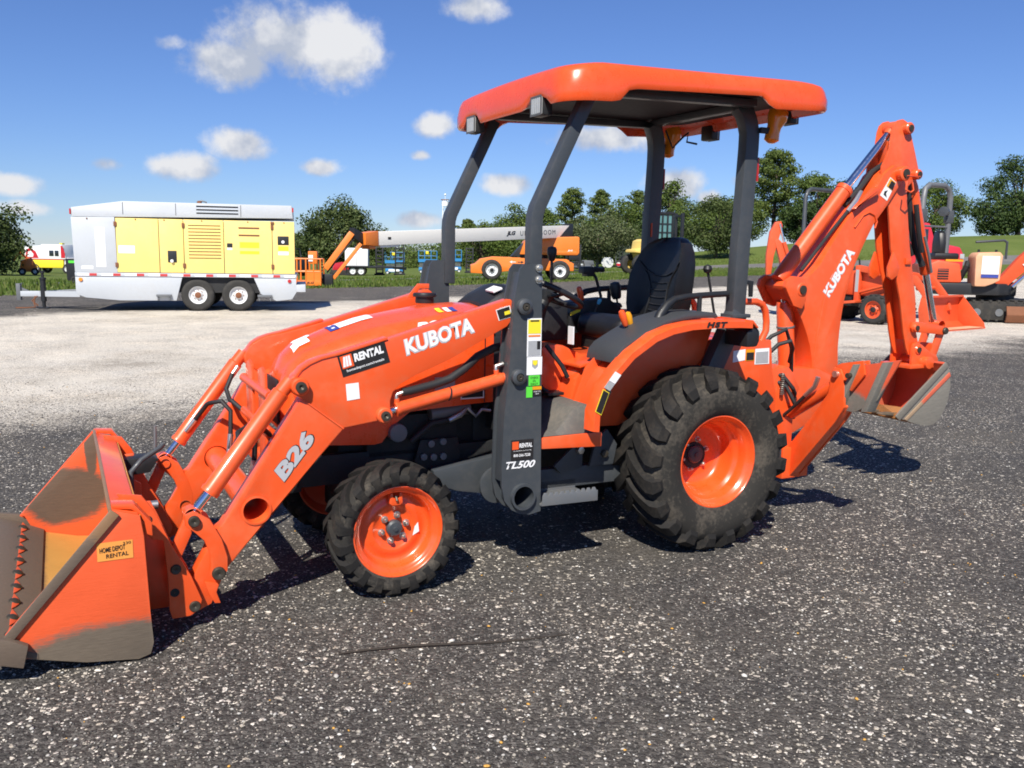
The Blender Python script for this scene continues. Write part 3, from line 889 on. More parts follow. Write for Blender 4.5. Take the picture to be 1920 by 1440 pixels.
# ---- brush guard and lines in front of the nose
for s in (-1, 1):
    y0, y1 = sorted((s * .215, s * .07))
    P('guard_plate', G().prismx([(y0, .50), (y1, .50), (y1, .945), ((y0 + y1) / 2, .965), (y0, .945)], -.455, -.443), 'orange', .003)
for z in (.86, .70):
    P('guard_bar', G().cyl((-.449, -.30, z), (-.449, .30, z), .021, 18), 'orange')
P('guard_base', G().box(-.45, -.33, -.24, .24, .50, .56), 'orange', .005)
for s in (-1, 1):
    a, b = Vector((-.383, s * .505, .955)), Vector((-.803, s * .505, .445))
    d = (b - a).normalized()
    ins = -s
    pA = a + d * .10 + Vector((.0, ins * .03, .012)); pB = b - d * .16 + Vector((0, ins * .03, .012))
    P('hose_fitting', G().tube([pA, pA + d * .045 + Vector((0, ins * .012, 0))], [.013, .010], 10), 'zinc')
    P('hose_fitting', G().tube([pB, pB - d * .07 + Vector((0, ins * .012, .004))], [.011, .012], 10), 'zinc')
    P('hydraulic_hose', G().tube([pA + d * .045 + Vector((0, ins * .012, 0)), pA + d * .12 + Vector((.01, ins * .05, -.01)), pA + d * .17 + Vector((.05, ins * .10, -.02)), (-.50, s * .35, .74), (-.46, s * .30, .70), (-.42, s * .26, .66)], .011, 10), 'hose')
    P('hydraulic_hose', G().tube([pB - d * .07 + Vector((0, ins * .012, .004)), pB - d * .15 + Vector((.0, ins * .05, .02)), (-.60, s * .38, .73), (-.55, s * .33, .745), (-.515, s * .30, .70), (-.52, s * .29, .60), (-.53, s * .28, .52)], .011, 10), 'hose')
    P('hose_fitting', G().tube([(-.52, s * .29, .59), (-.532, s * .28, .50)], .013, 10), 'zinc')
P('hydraulic_hose', G().tube([(-.40, -.40, .57), (-.43, -.405, .62), (-.41, -.41, .66), (-.36, -.42, .68)], .013, 10), 'hose')
P('hose_fitting', G().cyl((-.47, -.395, .52), (-.40, -.40, .58), .014, 10), 'zinc')

# ---- hood
st = [(-.372, .13, .915, .70), (-.36, .165, .950, .66), (-.335, .195, 1.000, .64), (-.275, .228, 1.054, .62), (-.134, .252, 1.110, .612), (.015, .266, 1.156, .605), (.05, .268, 1.164, .612), (.12, .271, 1.178, .70), (.184, .274, 1.190, .747), (.365, .279, 1.220, .758), (.50, .28, 1.228, .765), (.60, .28, 1.222, .768)]
rings = []
for x, w, zt, zb in st:
    rc_ = min(.115, w * .55)
    ring = [(x, -w, zb), (x, -w - .004, zb + (zt - rc_ - zb) * .5)]
    for k in range(7):
        a = PI - k * PI / 12
        ring.append((x, -w + rc_ + rc_ * math.cos(a), zt - .028 - rc_ * .72 + rc_ * .72 * math.sin(a)))
    ring += [(x, -w * .35, zt - .010), (x, 0, zt)]
    full = ring + [(x, -y, z) for _, y, z in reversed(ring[:-1])]
    rings.append(full)
P('hood', G().loft(rings, True, True), 'orange_plastic', 0, ang=32)
def hood_top(x, y):
    """z of the bonnet skin at x, y (approx)"""
    for (x0, w0, z0, _), (x1, w1, z1, _) in zip(st, st[1:]):
        if x0 <= x <= x1:
            t = (x - x0) / (x1 - x0); w = w0 + (w1 - w0) * t; zt = z0 + (z1 - z0) * t
            ay = abs(y)
            if ay < w * .35: return zt - .010 * ay / (w * .35)
            rc2 = min(.115, w * .55)
            if ay < w - rc2: return zt - .010 - .018 * (ay - w * .35) / (w - rc2 - w * .35 + 1e-6)
            q = (ay - (w - rc2)) / rc2
            return zt - .028 - rc2 * .72 * (1 - math.sqrt(max(0, 1 - q * q)))
    return 1.2
def hood_decal(x0, x1, y0, y1, mat, lift=.002, nx=8, ny=4, name='sticker', skew=0):
    g = G()
    vs = []
    for i in range(nx + 1):
        for j in range(ny + 1):
            x = x0 + (x1 - x0) * i / nx; y = y0 + (y1 - y0) * j / ny
            xx = x + skew * (y - y0)
            vs.append((xx, y, hood_top(xx, y) + lift))
    g.add(vs, [(i * (ny + 1) + j, (i + 1) * (ny + 1) + j, (i + 1) * (ny + 1) + j + 1, i * (ny + 1) + j + 1) for i in range(nx) for j in range(ny)])
    return obj(name, g, mat, TR)
hood_decal(-.085, .075, -.075, .055, M['white'], .004)
hood_decal(-.130, -.087, -.085, .045, M['blue'], .004)
hood_decal(-.115, -.100, -.060, -.040, M['white'], .006, 2, 2)
hood_decal(-.118, -.103, -.01, .02, M['white'], .006, 2, 2)
hood_decal(-.30, -.225, -.09, -.02, M['white'], .005, 6, 3)
hood_decal(-.285, -.21, -.02, .04, M['white'], .005, 6, 3)
hood_decal(.36, .385, -.19, -.12, M['yellow'], .003, 2, 4)
hood_decal(.40, .425, -.19, -.12, M['white'], .003, 2, 4)
hood_decal(.43, .455, -.19, -.12, M['blue'], .003, 2, 4)
lettering('B26', M['white'], TR, (.215, -.2700, 1.098), w=.17, h=.055, bold=.05, shear=.15, xd=(.985, 0, .1), yd=(0, .35, .94), depth=.010)
P('hood_seam', G().box(.552, .556, -.2855, -.2835, .77, 1.12), 'black')
P('hood_side_latch', G().box(.60, .66, -.275, -.25, .78, 1.08), 'black', .01)
P('grille', G().prismx([(-.125, .70), (.125, .70), (.12, .90), (-.12, .90)], -.386, -.374), 'black', .004)
P('side_screen', G().box(.30, .40, -.2865, -.2845, .84, .90), M['ltgrey'])
P('side_label', G().box(.43, .55, -.2865, -.2845, .79, .84), M['white'])
P('side_label', G().box(.436, .544, -.288, -.2866, .797, .833), M['blackprint'])
P('radiator_cap', G().lathe([(.045, 0), (.047, .008), (.046, .030), (.058, .032), (.060, .040), (.056, .050), (.001, .052)], (.40, .10, 1.218), 'z', 26), 'black')
P('hood_prop', G().prism([(.34, 1.24), (.40, 1.31), (.46, 1.31), (.46, 1.285), (.41, 1.285), (.38, 1.24)], .19, .205), 'orange', .003)

# ---- dash cowl, steering
P('dash_cowl', G().loft([[(x, -w, zb), (x, -w, zt - .08), (x, -w + .06, zt - .015), (x, -.06, zt), (x, .06, zt), (x, w - .06, zt - .015), (x, w, zt - .08), (x, w, zb)] for x, w, zt, zb in ((.605, .22, 1.235, .80), (.66, .225, 1.275, .80), (.745, .225, 1.318, .82), (.80, .22, 1.312, .85), (.86, .20, 1.26, .88), (.90, .16, 1.16, .92), (.92, .13, .98, .95))]), 'black', .006)
decal([(.655, -.16, 1.279), (.700, -.165, 1.298), (.705, -.06, 1.303), (.66, -.06, 1.283)], M['white'], TR, thick=.008)
P('firewall', G().box(.62, .70, -.24, .24, .62, 1.10), 'black', .01)
sc_, sn_ = Vector((1.035, -.02, 1.275)), Vector((.42, 0, .907)).normalized()
s1 = Vector((.907, 0, -.42)).normalized(); s2 = Vector((0, 1, 0))
SW = bpy.data.objects.new('steering_wheel', None); COL.objects.link(SW); SW.parent = TR; SW.empty_display_size = .1
g = G(); ringv = []
for i in range(40):
    a = 2 * PI * i / 40
    ringv.append([sc_ + (s1 * math.cos(a) + s2 * math.sin(a)) * (.185 + .0155 * math.cos(b)) + sn_ * .0155 * math.sin(b) for b in [2 * PI * j / 10 for j in range(10)]])
ringv.append(ringv[0])
obj('wheel_rim', g.loft(ringv, False), M['black'], SW)
for a in (R(30), R(150), R(270)):
    dv = s1 * math.cos(a) + s2 * math.sin(a)
    obj('spoke', G().tube([sc_ - sn_ * .02 + dv * .02, sc_ - sn_ * .015 + dv * .1, sc_ + dv * .18], [(.018, .006)] * 3, sq=True), M['black'], SW, .003)
obj('hub_cap', G().tube([sc_ - sn_ * .05, sc_ - sn_ * .005, sc_ + sn_ * .004], [.03, .045, .035], 18), M['black'], SW)
obj('column', G().cyl(sc_ - sn_ * .05, (.88, -.02, 1.0), .03, 14), M['black'], SW)
P('column_boot', G().tube([(1.0, .02, 1.20), (.95, .02, 1.08), (.90, .0, .95)], [.05, .065, .08], 14), 'black')

# ---- loader joystick with bellows
J = bpy.data.objects.new('loader_joystick', None); COL.objects.link(J); J.parent = TR; J.empty_display_size = .1
J.location = (1.206, .25, 0)
obj('knob', G().lathe([(.012, 1.43), (.019, 1.44), (.027, 1.47), (.028, 1.492), (.022, 1.506), (.001, 1.512)], (0, 0, 0), 'z', 18), M['black'], J)
obj('shaft', G().cyl((0, 0, 1.25), (0, 0, 1.44), .008, 10), M['pin'], J)
obj('bellows', G().lathe([(.015, 1.295), (.03, 1.285), (.022, 1.278), (.045, 1.264), (.032, 1.256), (.06, 1.24), (.045, 1.232), (.075, 1.214), (.075, 1.18)], (0, 0, 0), 'z', 20), M['black'], J)
obj('control_box', G().box(-.09, .07, -.07, .07, 1.0, 1.19), M['black'], J, .008)

# ---- platform, floor hump, orange transmission shield
P('floor_plate', G().box(.69, 1.05, -.55, .55, .615, .632), 'orange_dull', .003)
P('floor_step_edge', G().prism([(.690, .636), (1.04, .640), (1.04, .570), (.690, .586)], -.562, -.545), 'orange', .004)
P('floor_mat', G().loft([[(x, -.53, .634), (x, -.50, z), (x, -.16, z + .004), (x, -.14, .634)] for x, z in ((.72, .640), (.82, .645), (.875, .70), (.92, .752), (.98, .765), (1.01, .76), (1.03, .70), (1.035, .645))]), paint('rubber_mat', (.10, .095, .085), .8, dust=.6, dustcol=(.22, .19, .15), scale=6), .006)
P('shield', G().prism([(.70, .63), (.70, .93), (.90, 1.0), (.98, 1.02), (1.06, 1.01), (1.16, .965), (1.42, .965), (1.42, .63)], -.16, .16), 'orange', .02)
P('shield_flank', G().prism([(1.00, .66), (1.05, .86), (1.10, .93), (1.28, .905), (1.36, .80), (1.36, .62)], -.30, -.16), 'orange', .012)
P('shield_rib', G().prism([(1.05, .93), (1.22, .965), (1.34, .95), (1.34, .935), (1.22, .95), (1.05, .915)], -.33, -.14), 'orange', .004)
P('opening', G().box(1.10, 1.24, -.304, -.2995, .70, .80), 'engine')
P('knob', G().lathe([(.026, -.335), (.03, -.325), (.028, -.31), (.02, -.298)], (1.20, 0, .865), 'y', 16).cyl((1.2, -.34, .865), (1.2, -.33, .865), .015), 'black', .003)
for x, z in ((1.115, .88), (1.27, .862)):
    decal([(x - .03, -.3015, z - .028), (x + .03, -.3015, z - .024), (x + .025, -.3015, z + .028), (x - .028, -.3015, z + .028)], M['white'], TR)
P('pedal', G().tube([(.86, -.12, .88), (.92, -.2, .80), (.95, -.22, .78)], .01, 8).box(.91, 1.0, -.27, -.18, .775, .79), 'black', .003)
P('brake_lever', G().tube([(.93, -.20, 1.02), (1.0, -.24, .92), (1.03, -.25, .86)], .012, 8), 'black')
P('seat_riser', G().box(1.36, 1.78, -.17, .17, .93, 1.05), 'engine', .01)
P('linkage', G().tube([(1.24, -.2, .98), (1.3, -.21, 1.0), (1.36, -.2, .97)], .014, 8).cyl((1.30, -.23, .94), (1.30, -.16, .94), .022, 12), 'greylt')
P('tool_tag', G().box(1.075, 1.082, -.215, -.165, 1.02, 1.11), M['white'])

# ---- seat
ST = bpy.data.objects.new('seat', None); COL.objects.link(ST); ST.parent = TR; ST.empty_display_size = .1
ST['label'] = 'black vinyl bucket seat'
def rrect(hw, hh, rr, n=5):
    out = []
    for cx, cz, a0 in ((hw - rr, hh - rr, 0), (-hw + rr, hh - rr, 90), (-hw + rr, -hh + rr, 180), (hw - rr, -hh + rr, 270)):
        for k in range(n + 1):
            a = R(a0 + 90 * k / n)
            out.append((cx + rr * math.cos(a), cz + rr * math.sin(a)))
    return out
# back: stack of horizontal slices, front face dished, upright leaning back
def back_slice(z, x0, w, th, dish):
    pts = []
    for k in range(15):
        u = -1 + 2 * k / 14
        pts.append((x0 + dish * (1 - u * u) - .03 * abs(u) ** 5 + .03, u * w, z))
    for k in range(9):
        u = 1 - 2 * k / 8
        pts.append((x0 + th + .02 - .05 * abs(u) ** 4, u * w * 1.0, z))
    return pts
sl = []
for z, x0, w, th, dish in ((1.10, 1.70, .17, .10, .01), (1.14, 1.685, .205, .14, .02), (1.20, 1.685, .218, .15, .03), (1.28, 1.69, .222, .15, .035), (1.36, 1.705, .220, .145, .03), (1.43, 1.728, .208, .135, .022), (1.49, 1.752, .185, .12, .012), (1.535, 1.776, .15, .10, .006), (1.562, 1.80, .105, .07, .003), (1.572, 1.82, .06, .035, 0)):
    sl.append(back_slice(z, x0, w, th, dish))
obj('backrest', G().loft(sl), M['vinyl'], ST, 0, 60)
cs = []
for x, hw, z0, z1 in ((1.335, .15, 1.06, 1.085), (1.345, .19, 1.035, 1.115), (1.37, .222, 1.02, 1.14), (1.43, .238, 1.015, 1.153), (1.52, .242, 1.015, 1.145), (1.62, .24, 1.02, 1.135), (1.72, .23, 1.02, 1.14), (1.76, .20, 1.03, 1.13)):
    cs.append([(x, y, (z0 + z1) / 2 + zz) for y, zz in rrect(hw, (z1 - z0) / 2, min(.035, (z1 - z0) / 2.1))])
obj('cushion', G().loft(cs), M['vinyl'], ST, 0, 60)
# piping and quilting seams on the backrest
def seam(pts):
    q = []
    for y, z in pts:
        for (z0, x0, w0, t0, d0), (z1, x1, w1, t1, d1) in zip(SLI, SLI[1:]):
            if z0 <= z <= z1:
                t = (z - z0) / (z1 - z0)
                x = x0 + (x1 - x0) * t; w = w0 + (w1 - w0) * t; dd = d0 + (d1 - d0) * t
                u = y / w
                q.append((x + dd * (1 - u * u) - .03 * abs(u) ** 5 + .0275, y, z))
                break
    return q
SLI = ((1.10, 1.70, .17, .10, .01), (1.14, 1.685, .205, .14, .02), (1.20, 1.685, .218, .15, .03), (1.28, 1.69, .222, .15, .035), (1.36, 1.705, .220, .145, .03), (1.43, 1.728, .208, .135, .022), (1.49, 1.752, .185, .12, .012), (1.535, 1.776, .15, .10, .006), (1.562, 1.80, .105, .07, .003))
obj('piping', G().tube(seam([(-.185, 1.44), (-.13, 1.39), (-.06, 1.365), (0, 1.36), (.06, 1.365), (.13, 1.39), (.185, 1.44)]), .005, 8), M['black'], ST)
for s in (-1, 1):
    obj('piping', G().tube(seam([(s * .16, 1.41), (s * .11, 1.36), (s * .08, 1.30), (s * .075, 1.22), (s * .09, 1.16), (s * .10, 1.13)]), .005, 8), M['black'], ST)
for z in (1.325, 1.285, 1.245, 1.205, 1.17):
    obj('piping', G().tube(seam([(-.07, z), (-.035, z - .004), (0, z - .005), (.035, z - .004), (.07, z)]), .0042, 8), M['black'], ST)
obj('seat_mount', G().box(1.42, 1.70, -.13, .13, .98, 1.025), M['black'], ST, .005)

# ---- fenders and consoles
FO = [(.942, .756), (.945, .660), (.985, .645), (.996, .864), (1.058, .939), (1.147, 1.024), (1.278, 1.110), (1.443, 1.155), (1.66, 1.165), (1.872, 1.160), (1.915, 1.135)]
def fender(s):
    f = bpy.data.objects.new('fender', None); COL.objects.link(f); f.parent = TR; f.empty_display_size = .1
    top = [(.948, .66), (.950, .75), (.996, .864), (1.058, .939), (1.147, 1.024), (1.278, 1.106), (1.38, 1.140), (1.50, 1.158), (1.66, 1.165), (1.80, 1.163), (1.88, 1.158)]
    bot = [(.985, .655), (.988, .745), (1.028, .845), (1.086, .912), (1.170, .992), (1.295, 1.068), (1.39, 1.100), (1.505, 1.118), (1.66, 1.124), (1.80, 1.122), (1.88, 1.118)]
    rings = []
    for (xa, za), (xb, zb) in zip(top, bot):
        # arched strip: outer lip, crown, inner edge (closed thin section)
        yo, yi = s * .625, s * .548
        tk = Vector((xb - xa, 0, zb - za)).normalized() * .012
        sec = [(xb, yo, zb), (xa + (xb - xa) * .25, yo, za + (zb - za) * .25), (xa, yo - s * .018, za), (xa, yi, za), (xa + tk.x, yi, za + tk.z), (xa + tk.x, yo - s * .022, za + tk.z), (xa + (xb - xa) * .28, yo - s * .006, za + (zb - za) * .28 + tk.z * .2), (xb, yo - s * .006, zb)]
        rings.append(sec)
    obj('fender_top', G().loft(rings), M['orange'], f, 0, 45)
    obj('inner_panel', G().prism([(.97, .63), (.99, .75), (1.06, .925), (1.15, 1.01), (1.28, 1.09), (1.44, 1.14), (1.66, 1.155), (1.85, 1.15), (1.78, .95), (1.55, .70), (1.3, .62)], *sorted((s * .372, s * .36))), M['orange'], f, .002)
    obj('wheel_well', G().prism([(1.03, .63), (1.04, .75), (1.075, .84), (1.12, .90), (1.20, .98), (1.32, 1.06), (1.45, 1.105), (1.66, 1.118), (1.85, 1.112), (1.85, 1.122), (1.66, 1.128), (1.45, 1.115), (1.31, 1.07), (1.19, .99), (1.11, .91), (1.065, .85), (1.03, .75), (1.02, .63)], *sorted((s * .547, s * .373))), M['orange'], f, .001)
    # console on top
    obj('console', G().prism([(1.105, .96), (1.118, 1.01), (1.15, 1.045), (1.234, 1.09), (1.33, 1.138), (1.399, 1.165), (1.52, 1.192), (1.70, 1.195), (1.72, 1.168), (1.56, 1.168), (1.44, 1.150), (1.30, 1.10), (1.20, 1.045), (1.13, .98)], *sorted((s * .556, s * .29))), paint('console_plastic', (.045, .048, .052), .5, var=.1), f, .014)
    return f
NF = fender(-1)
FF = fender(1)
obj('console_panel', G().prism([(1.33, 1.02), (1.36, 1.205), (1.60, 1.225), (1.70, 1.16), (1.72, 1.05)], .27, .40), M['black'], FF, .012)
decal([(1.345, .268, 1.125), (1.41, .268, 1.150), (1.41, .268, 1.168), (1.345, .268, 1.145)], M['yellow'], FF)
decal([(1.015, -.6265, .86), (.992, -.6265, .80), (1.005, -.6265, .77), (1.045, -.6265, .845)], M['blackprint'], NF)
def fstrip(z0, z1, inset, mat, lift=.0015):
    """sticker standing on the rising front strip of the near fender"""
    def pt(q, k):
        xa, za = (.952 + (.996 - .952) * (q - .75) / .114, q) if q < .864 else (.996 + (1.058 - .996) * (q - .864) / .075, q)
        return (xa + k * .036 + .002, -.6258 - lift, za - k * .02)
    return decal([pt(z0, inset), pt(z0, 1 - inset), pt(z1, 1 - inset), pt(z1, inset)], mat, NF)
fstrip(.755, .858, .02, M['yellow'])
fstrip(.759, .855, .10, M['blackprint'], .003)
fstrip(.866, .897, .04, M['ltgrey'])
fstrip(.898, .938, .04, M['white'])
lettering('HST', M['blackprint'], NF, (1.585, -.6265, 1.128), w=.13, h=.028, bold=.06, shear=.2, space=1.2)
P('rear_light', G().prism([(1.86, 1.02), (1.86, 1.10), (1.92, 1.125), (1.945, 1.10), (1.945, 1.05), (1.93, 1.02)], -.61, -.44), 'black', .012)
P('rear_light', G().prism([(1.86, 1.02), (1.86, 1.10), (1.92, 1.125), (1.945, 1.10), (1.945, 1.05), (1.93, 1.02)], .44, .61), 'black', .012)
P('fender_corner', G().prism([(1.84, 1.163), (1.885, 1.158), (1.925, 1.12), (1.915, 1.115), (1.88, 1.145), (1.84, 1.15)], -.622, -.38), 'orange', .004)
for s in (-1, 1):
    h_ = [(1.40, s * .44, 1.08), (1.42, s * .44, 1.13), (1.445, s * .435, 1.18), (1.485, s * .43, 1.225), (1.54, s * .42, 1.255), (1.62, s * .42, 1.268), (1.80, s * .41, 1.277), (1.90, s * .40, 1.28)]
    P('grab_rail', G().tube(h_, [.026, .026, .025, .022, .018, .016, .016, .016], 12), 'black')
    P('rail_post', G().cyl((1.70, s * .42, 1.16), (1.70, s * .42, 1.27), .013, 10), 'black')
# hand levers
def lever(base, tip, mat, r=.018, ln=.055):
    lv = bpy.data.objects.new('hand_lever', None); COL.objects.link(lv); lv.parent = TR; lv.empty_display_size = .05
    b, t = Vector(base), Vector(tip)
    d = (t - b).normalized()
    obj('shaft', G().cyl(b, t - d * ln, .006, 8), M['pin'], lv)
    obj('grip', G().tube([t - d * ln, t - d * ln * .9, t - d * ln * .3, t - d * .006, t], [r * .62, r * .8, r, r * .75, r * .2], 14), mat, lv)
lever((1.31, -.38, 1.05), (1.247, -.38, 1.203), M['knob_orange'], .019, .085)
lever((1.345, -.36, 1.06), (1.298, -.36, 1.192), M['knob_yellow'], .019, .075)
lever((1.47, .30, 1.10), (1.413, .30, 1.290), M['knob_orange'], .019, .10)
lever((1.45, .22, 1.10), (1.50, .20, 1.225), paint('blue_tape', (.12, .50, .65), .5), .012, .035)
lever((1.70, .30, 1.10), (1.655, .30, 1.315), M['black'], .035, .10)
P('backhoe_lever', G().tube([(1.60, .35, 1.17), (1.597, .35, 1.23), (1.56, .35, 1.335), (1.545, .35, 1.355), (1.515, .35, 1.358)], .009, 10), 'black')
P('lever_handle', G().prism([(1.455, 1.362), (1.458, 1.40), (1.52, 1.402), (1.575, 1.395), (1.60, 1.398), (1.603, 1.372), (1.585, 1.368), (1.57, 1.378), (1.555, 1.366), (1.535, 1.376), (1.53, 1.345), (1.48, 1.345), (1.48, 1.362)], .32, .38), 'black', .006)
P('gear_lever', G().cyl((2.0, -.2, 1.10), (1.925, -.2, 1.39), .007, 8), 'black')
P('gear_knob', G().lathe([(.001, 1.378), (.018, 1.385), (.026, 1.402), (.020, 1.42), (.001, 1.428)], (1.923, -.2, 0), 'z', 16), 'black')

# ---- roll bar and canopy
def post(pts, w, h, name):
    return P(name, G().tube(pts, [(w, h)] * len(pts), sq=True), 'grey', .006)
for s in (-1, 1):
    y = s * .49
    bx_ = [(.690, y, 1.30), (.690, y, 1.60), (.693, y, 1.64), (.702, y, 1.672), (.716, y, 1.70), (.902, y, 2.075), (.955, y, 2.185)]
    post(bx_, .030, .030, 'front_post')
    pts = [(1.955, s * .40, 1.15), (1.962, s * .40, 1.45), (1.985, s * .40, 2.02), (1.985, s * .40, 2.10), (1.975, s * .395, 2.15), (1.955, s * .39, 2.20), (1.93, s * .38, 2.235)]
    post(pts, .032, .043, 'rear_post')
    post([(1.965, s * .40, 1.18), (1.80, s * .40, .86), (1.77, s * .40, .60)], .036, .05, 'rear_post_leg')
    P('post_bracket', G().box(1.90, 2.02, s * .40 - .05, s * .40 + .05, 1.155, 1.175), 'grey', .003)
    P('reflector_strip', G().box(2.028, 2.036, s * .40 - .03, s * .40 - .012, 1.86, 1.98), 'redlens')
P('hinge_bracket', G().prism([(2.00, 1.355), (2.10, 1.345), (2.10, 1.26), (2.075, 1.26), (2.07, 1.325), (2.00, 1.34)], -.37, -.36), 'black', .003)
P('post_clasp', G().box(1.945, 1.952, .36, .40, 1.58, 1.66), M['orange_dull'])
# canopy: moulded plastic roof
CN = bpy.data.objects.new('canopy', None); COL.objects.link(CN); CN.parent = TR; CN.empty_display_size = .2
CN['label'] = 'moulded orange plastic canopy roof'
def can_ring(inset, z_off, rad):
    out = []
    x0, x1, w = .765 + inset, 2.335 - inset, .635 - inset
    n = 7
    for cx, cy, a0 in ((x1 - rad, w - rad, 0), (x0 + rad * 1.3, w - rad, 90), (x0 + rad * 1.3, -w + rad, 180), (x1 - rad, -w + rad, 270)):
        for k in range(n + 1):
            a = R(a0 + 90 * k / n)
            kx = 1.3 if a0 in (90, 180) else 1.0
            out.append([cx + rad * kx * math.cos(a), cy + rad * math.sin(a)])
    # more points on the long runs
    dense = []
    for i in range(len(out)):
        p, q = out[i], out[(i + 1) % len(out)]
        d = math.hypot(q[0] - p[0], q[1] - p[1])
        m = max(1, int(d / .06))
        for k in range(m):
            t = k / m
            dense.append([p[0] + (q[0] - p[0]) * t, p[1] + (q[1] - p[1]) * t])
    return [(x - .012 * (1 - (y / .6) ** 2) * (1 if x < 1.1 else 0) * (1.1 - x) / .33, y, z_off) for x, y in dense]
base = can_ring(0, 0, .09)
def lip(x, y):
    """height of the lower edge of the roof's side walls"""
    zb = 2.135 + (x - .77) * .05
    if 1.02 < x < 1.93:
        t = min(1, (x - 1.02) / .08, (1.93 - x) / .08)
        zb += .058 * t * t * (3 - 2 * t)
    elif x >= 1.93:
        zb -= .0
    if x < .93 and .24 < abs(y) < .47:
        t = min(1, (abs(y) - .24) / .05, (.47 - abs(y)) / .05)
        zb += .045 * t * t * (3 - 2 * t)
    return zb
def roof(x, y):
    return 2.315 + (x - .80) * .030 - .010 * (y / .6) ** 2 - max(0, (.95 - x)) * .10 - max(0, x - 2.1) * .06
def ring_at(inset, rad, f):
    return [(x, y, f(x, y)) for x, y, _ in can_ring(inset, 0, rad)]
prof = [(.028, .085, lambda x, y: lip(x, y) + .035), (.020, .09, lambda x, y: lip(x, y)), (.006, .10, lambda x, y: lip(x, y) - .006), (.0, .10, lambda x, y: lip(x, y) + .008), (.0, .10, lambda x, y: lip(x, y) * .55 + roof(x, y) * .45 - .01),
        (.010, .10, lambda x, y: roof(x, y) - .036), (.020, .10, lambda x, y: roof(x, y) - .014), (.040, .11, lambda x, y: roof(x, y) - .003), (.10, .12, lambda x, y: roof(x, y))]
nmax = None
rings = []
# same vertex count on every ring: resample the outline by angle index
def resample(ring, n=120):
    pts = [Vector(p) for p in ring] + [Vector(ring[0])]
    # start at a fixed place: rear, mid
    L_ = [0]
    for a, b in zip(pts, pts[1:]):
        L_.append(L_[-1] + (b.xy - a.xy).length)
    out = []
    for k in range(n):
        t = L_[-1] * k / n
        for i in range(len(pts) - 1):
            if L_[i] <= t <= L_[i + 1] + 1e-9:
                u = (t - L_[i]) / max(1e-9, L_[i + 1] - L_[i])
                q = pts[i].lerp(pts[i + 1], u)
                out.append((q.x, q.y))
                break
    return out
for inset, rad, f in prof:
    r_ = resample(can_ring(inset, 0, rad))
    rings.append([(x, y, f(x, y)) for x, y in r_])
g = G().loft(rings, False)
top = rings[-1]
inner = [((x - 1.55) * .5 + 1.55, y * .5, roof((x - 1.55) * .5 + 1.55, y * .5) + .004) for x, y, _ in top]
g.loft([top, inner], False)
g.add(inner, [tuple(range(len(inner)))])
obj('roof_shell', g, M['orange_plastic'], CN, 0, 50)
r_ = resample(can_ring(.03, 0, .085))
g = G().loft([[(x, y, lip(x, y) + .034) for x, y in r_], [((x - 1.55) * .93 + 1.55, y * .90, 2.235 + (x - .8) * .02) for x, y in r_]], False)
obj('inner_lip', g, M['orange_plastic'], CN, 0, 50)
q = [((x - 1.55) * .93 + 1.55, y * .90, 2.235 + (x - .8) * .02) for x, y in r_]
obj('headliner', G().add(q, [tuple(range(len(q)))]), M['liner'], CN)
for a, b in (((.92, -.46), (1.95, -.46)), ((.92, .46), (1.95, .46)), ((.90, -.46), (.90, .46)), ((1.96, -.40), (1.96, .40))):
    obj('roof_frame', G().tube([(a[0], a[1], 2.205 + (a[0] - .9) * .03), (b[0], b[1], 2.205 + (b[0] - .9) * .03)], [(.028, .018)] * 2, sq=True), M['grey'], CN, .004)
for x, y in ((.93, -.43), (.93, .43), (2.0, -.43), (2.0, .43), (1.08, -.5), (2.12, -.52)):
    obj('roof_bolt', G().lathe([(.022, 0), (.020, .003), (.010, .004), (.009, .008), (.001, .009)], (x, y, roof(x, y) - .001), 'z', 14), M['zinc'], CN)
def worklamp(x, y, z, d, name='work_lamp'):
    l = bpy.data.objects.new(name, None); COL.objects.link(l); l.parent = TR; l.empty_display_size = .05
    xs = sorted((x, x + d * .055))
    obj('housing', G().box(xs[0] + (.006 if d > 0 else 0), xs[1] - (.006 if d < 0 else 0), y - .052, y + .052, z - .044, z + .044), M['black'], l, .010)
    obj('lens', G().box(x - .004 if d > 0 else x - .006, x + .006 if d > 0 else x + .004, y - .048, y + .048, z - .040, z + .040), M['lens'], l, .006)
    xb = x - .006 if d > 0 else x + .004
    obj('bezel', G().box(xb, xb + .002, y - .052, y + .052, z + .036, z + .044).box(xb, xb + .002, y - .052, y + .052, z - .044, z - .036).box(xb, xb + .002, y - .052, y - .044, z - .036, z + .036).box(xb, xb + .002, y + .044, y + .052, z - .036, z + .036), M['steel'], l)
    for k in range(5):
        yy = y - .034 + k * .017
        obj('lens_rib', G().cyl((xb + .0005, yy, z - .034), (xb + .0005, yy, z + .034), .0035, 6), M['lens'], l)
    obj('bracket', G().box(x + d * .02 - .01, x + d * .02 + .01, y - .012, y + .012, z + .04, z + .075), M['black'], l, .002)
worklamp(.762, -.36, 2.135, 1)
worklamp(.762, .36, 2.135, 1)
worklamp(2.36, -.30, 2.225, -1)
worklamp(2.36, .34, 2.205, -1)
for s in (-1, 1):
    l = bpy.data.objects.new('beacon_lamp', None); COL.objects.link(l); l.parent = TR; l.empty_display_size = .05
    y = s * .44
    obj('amber_lens', G().tube([(2.13, y, 2.235), (2.135, y, 2.205), (2.13, y, 2.175), (2.115, y, 2.14), (2.105, y, 2.105), (2.10, y, 2.070), (2.098, y, 2.055)], [.040, .052, .050, .036, .036, .038, .016], 18), M['amber'], l)
    obj('mount', G().box(2.02, 2.10, y - .01, y + .01, 2.10, 2.13), M['black'], l, .003)
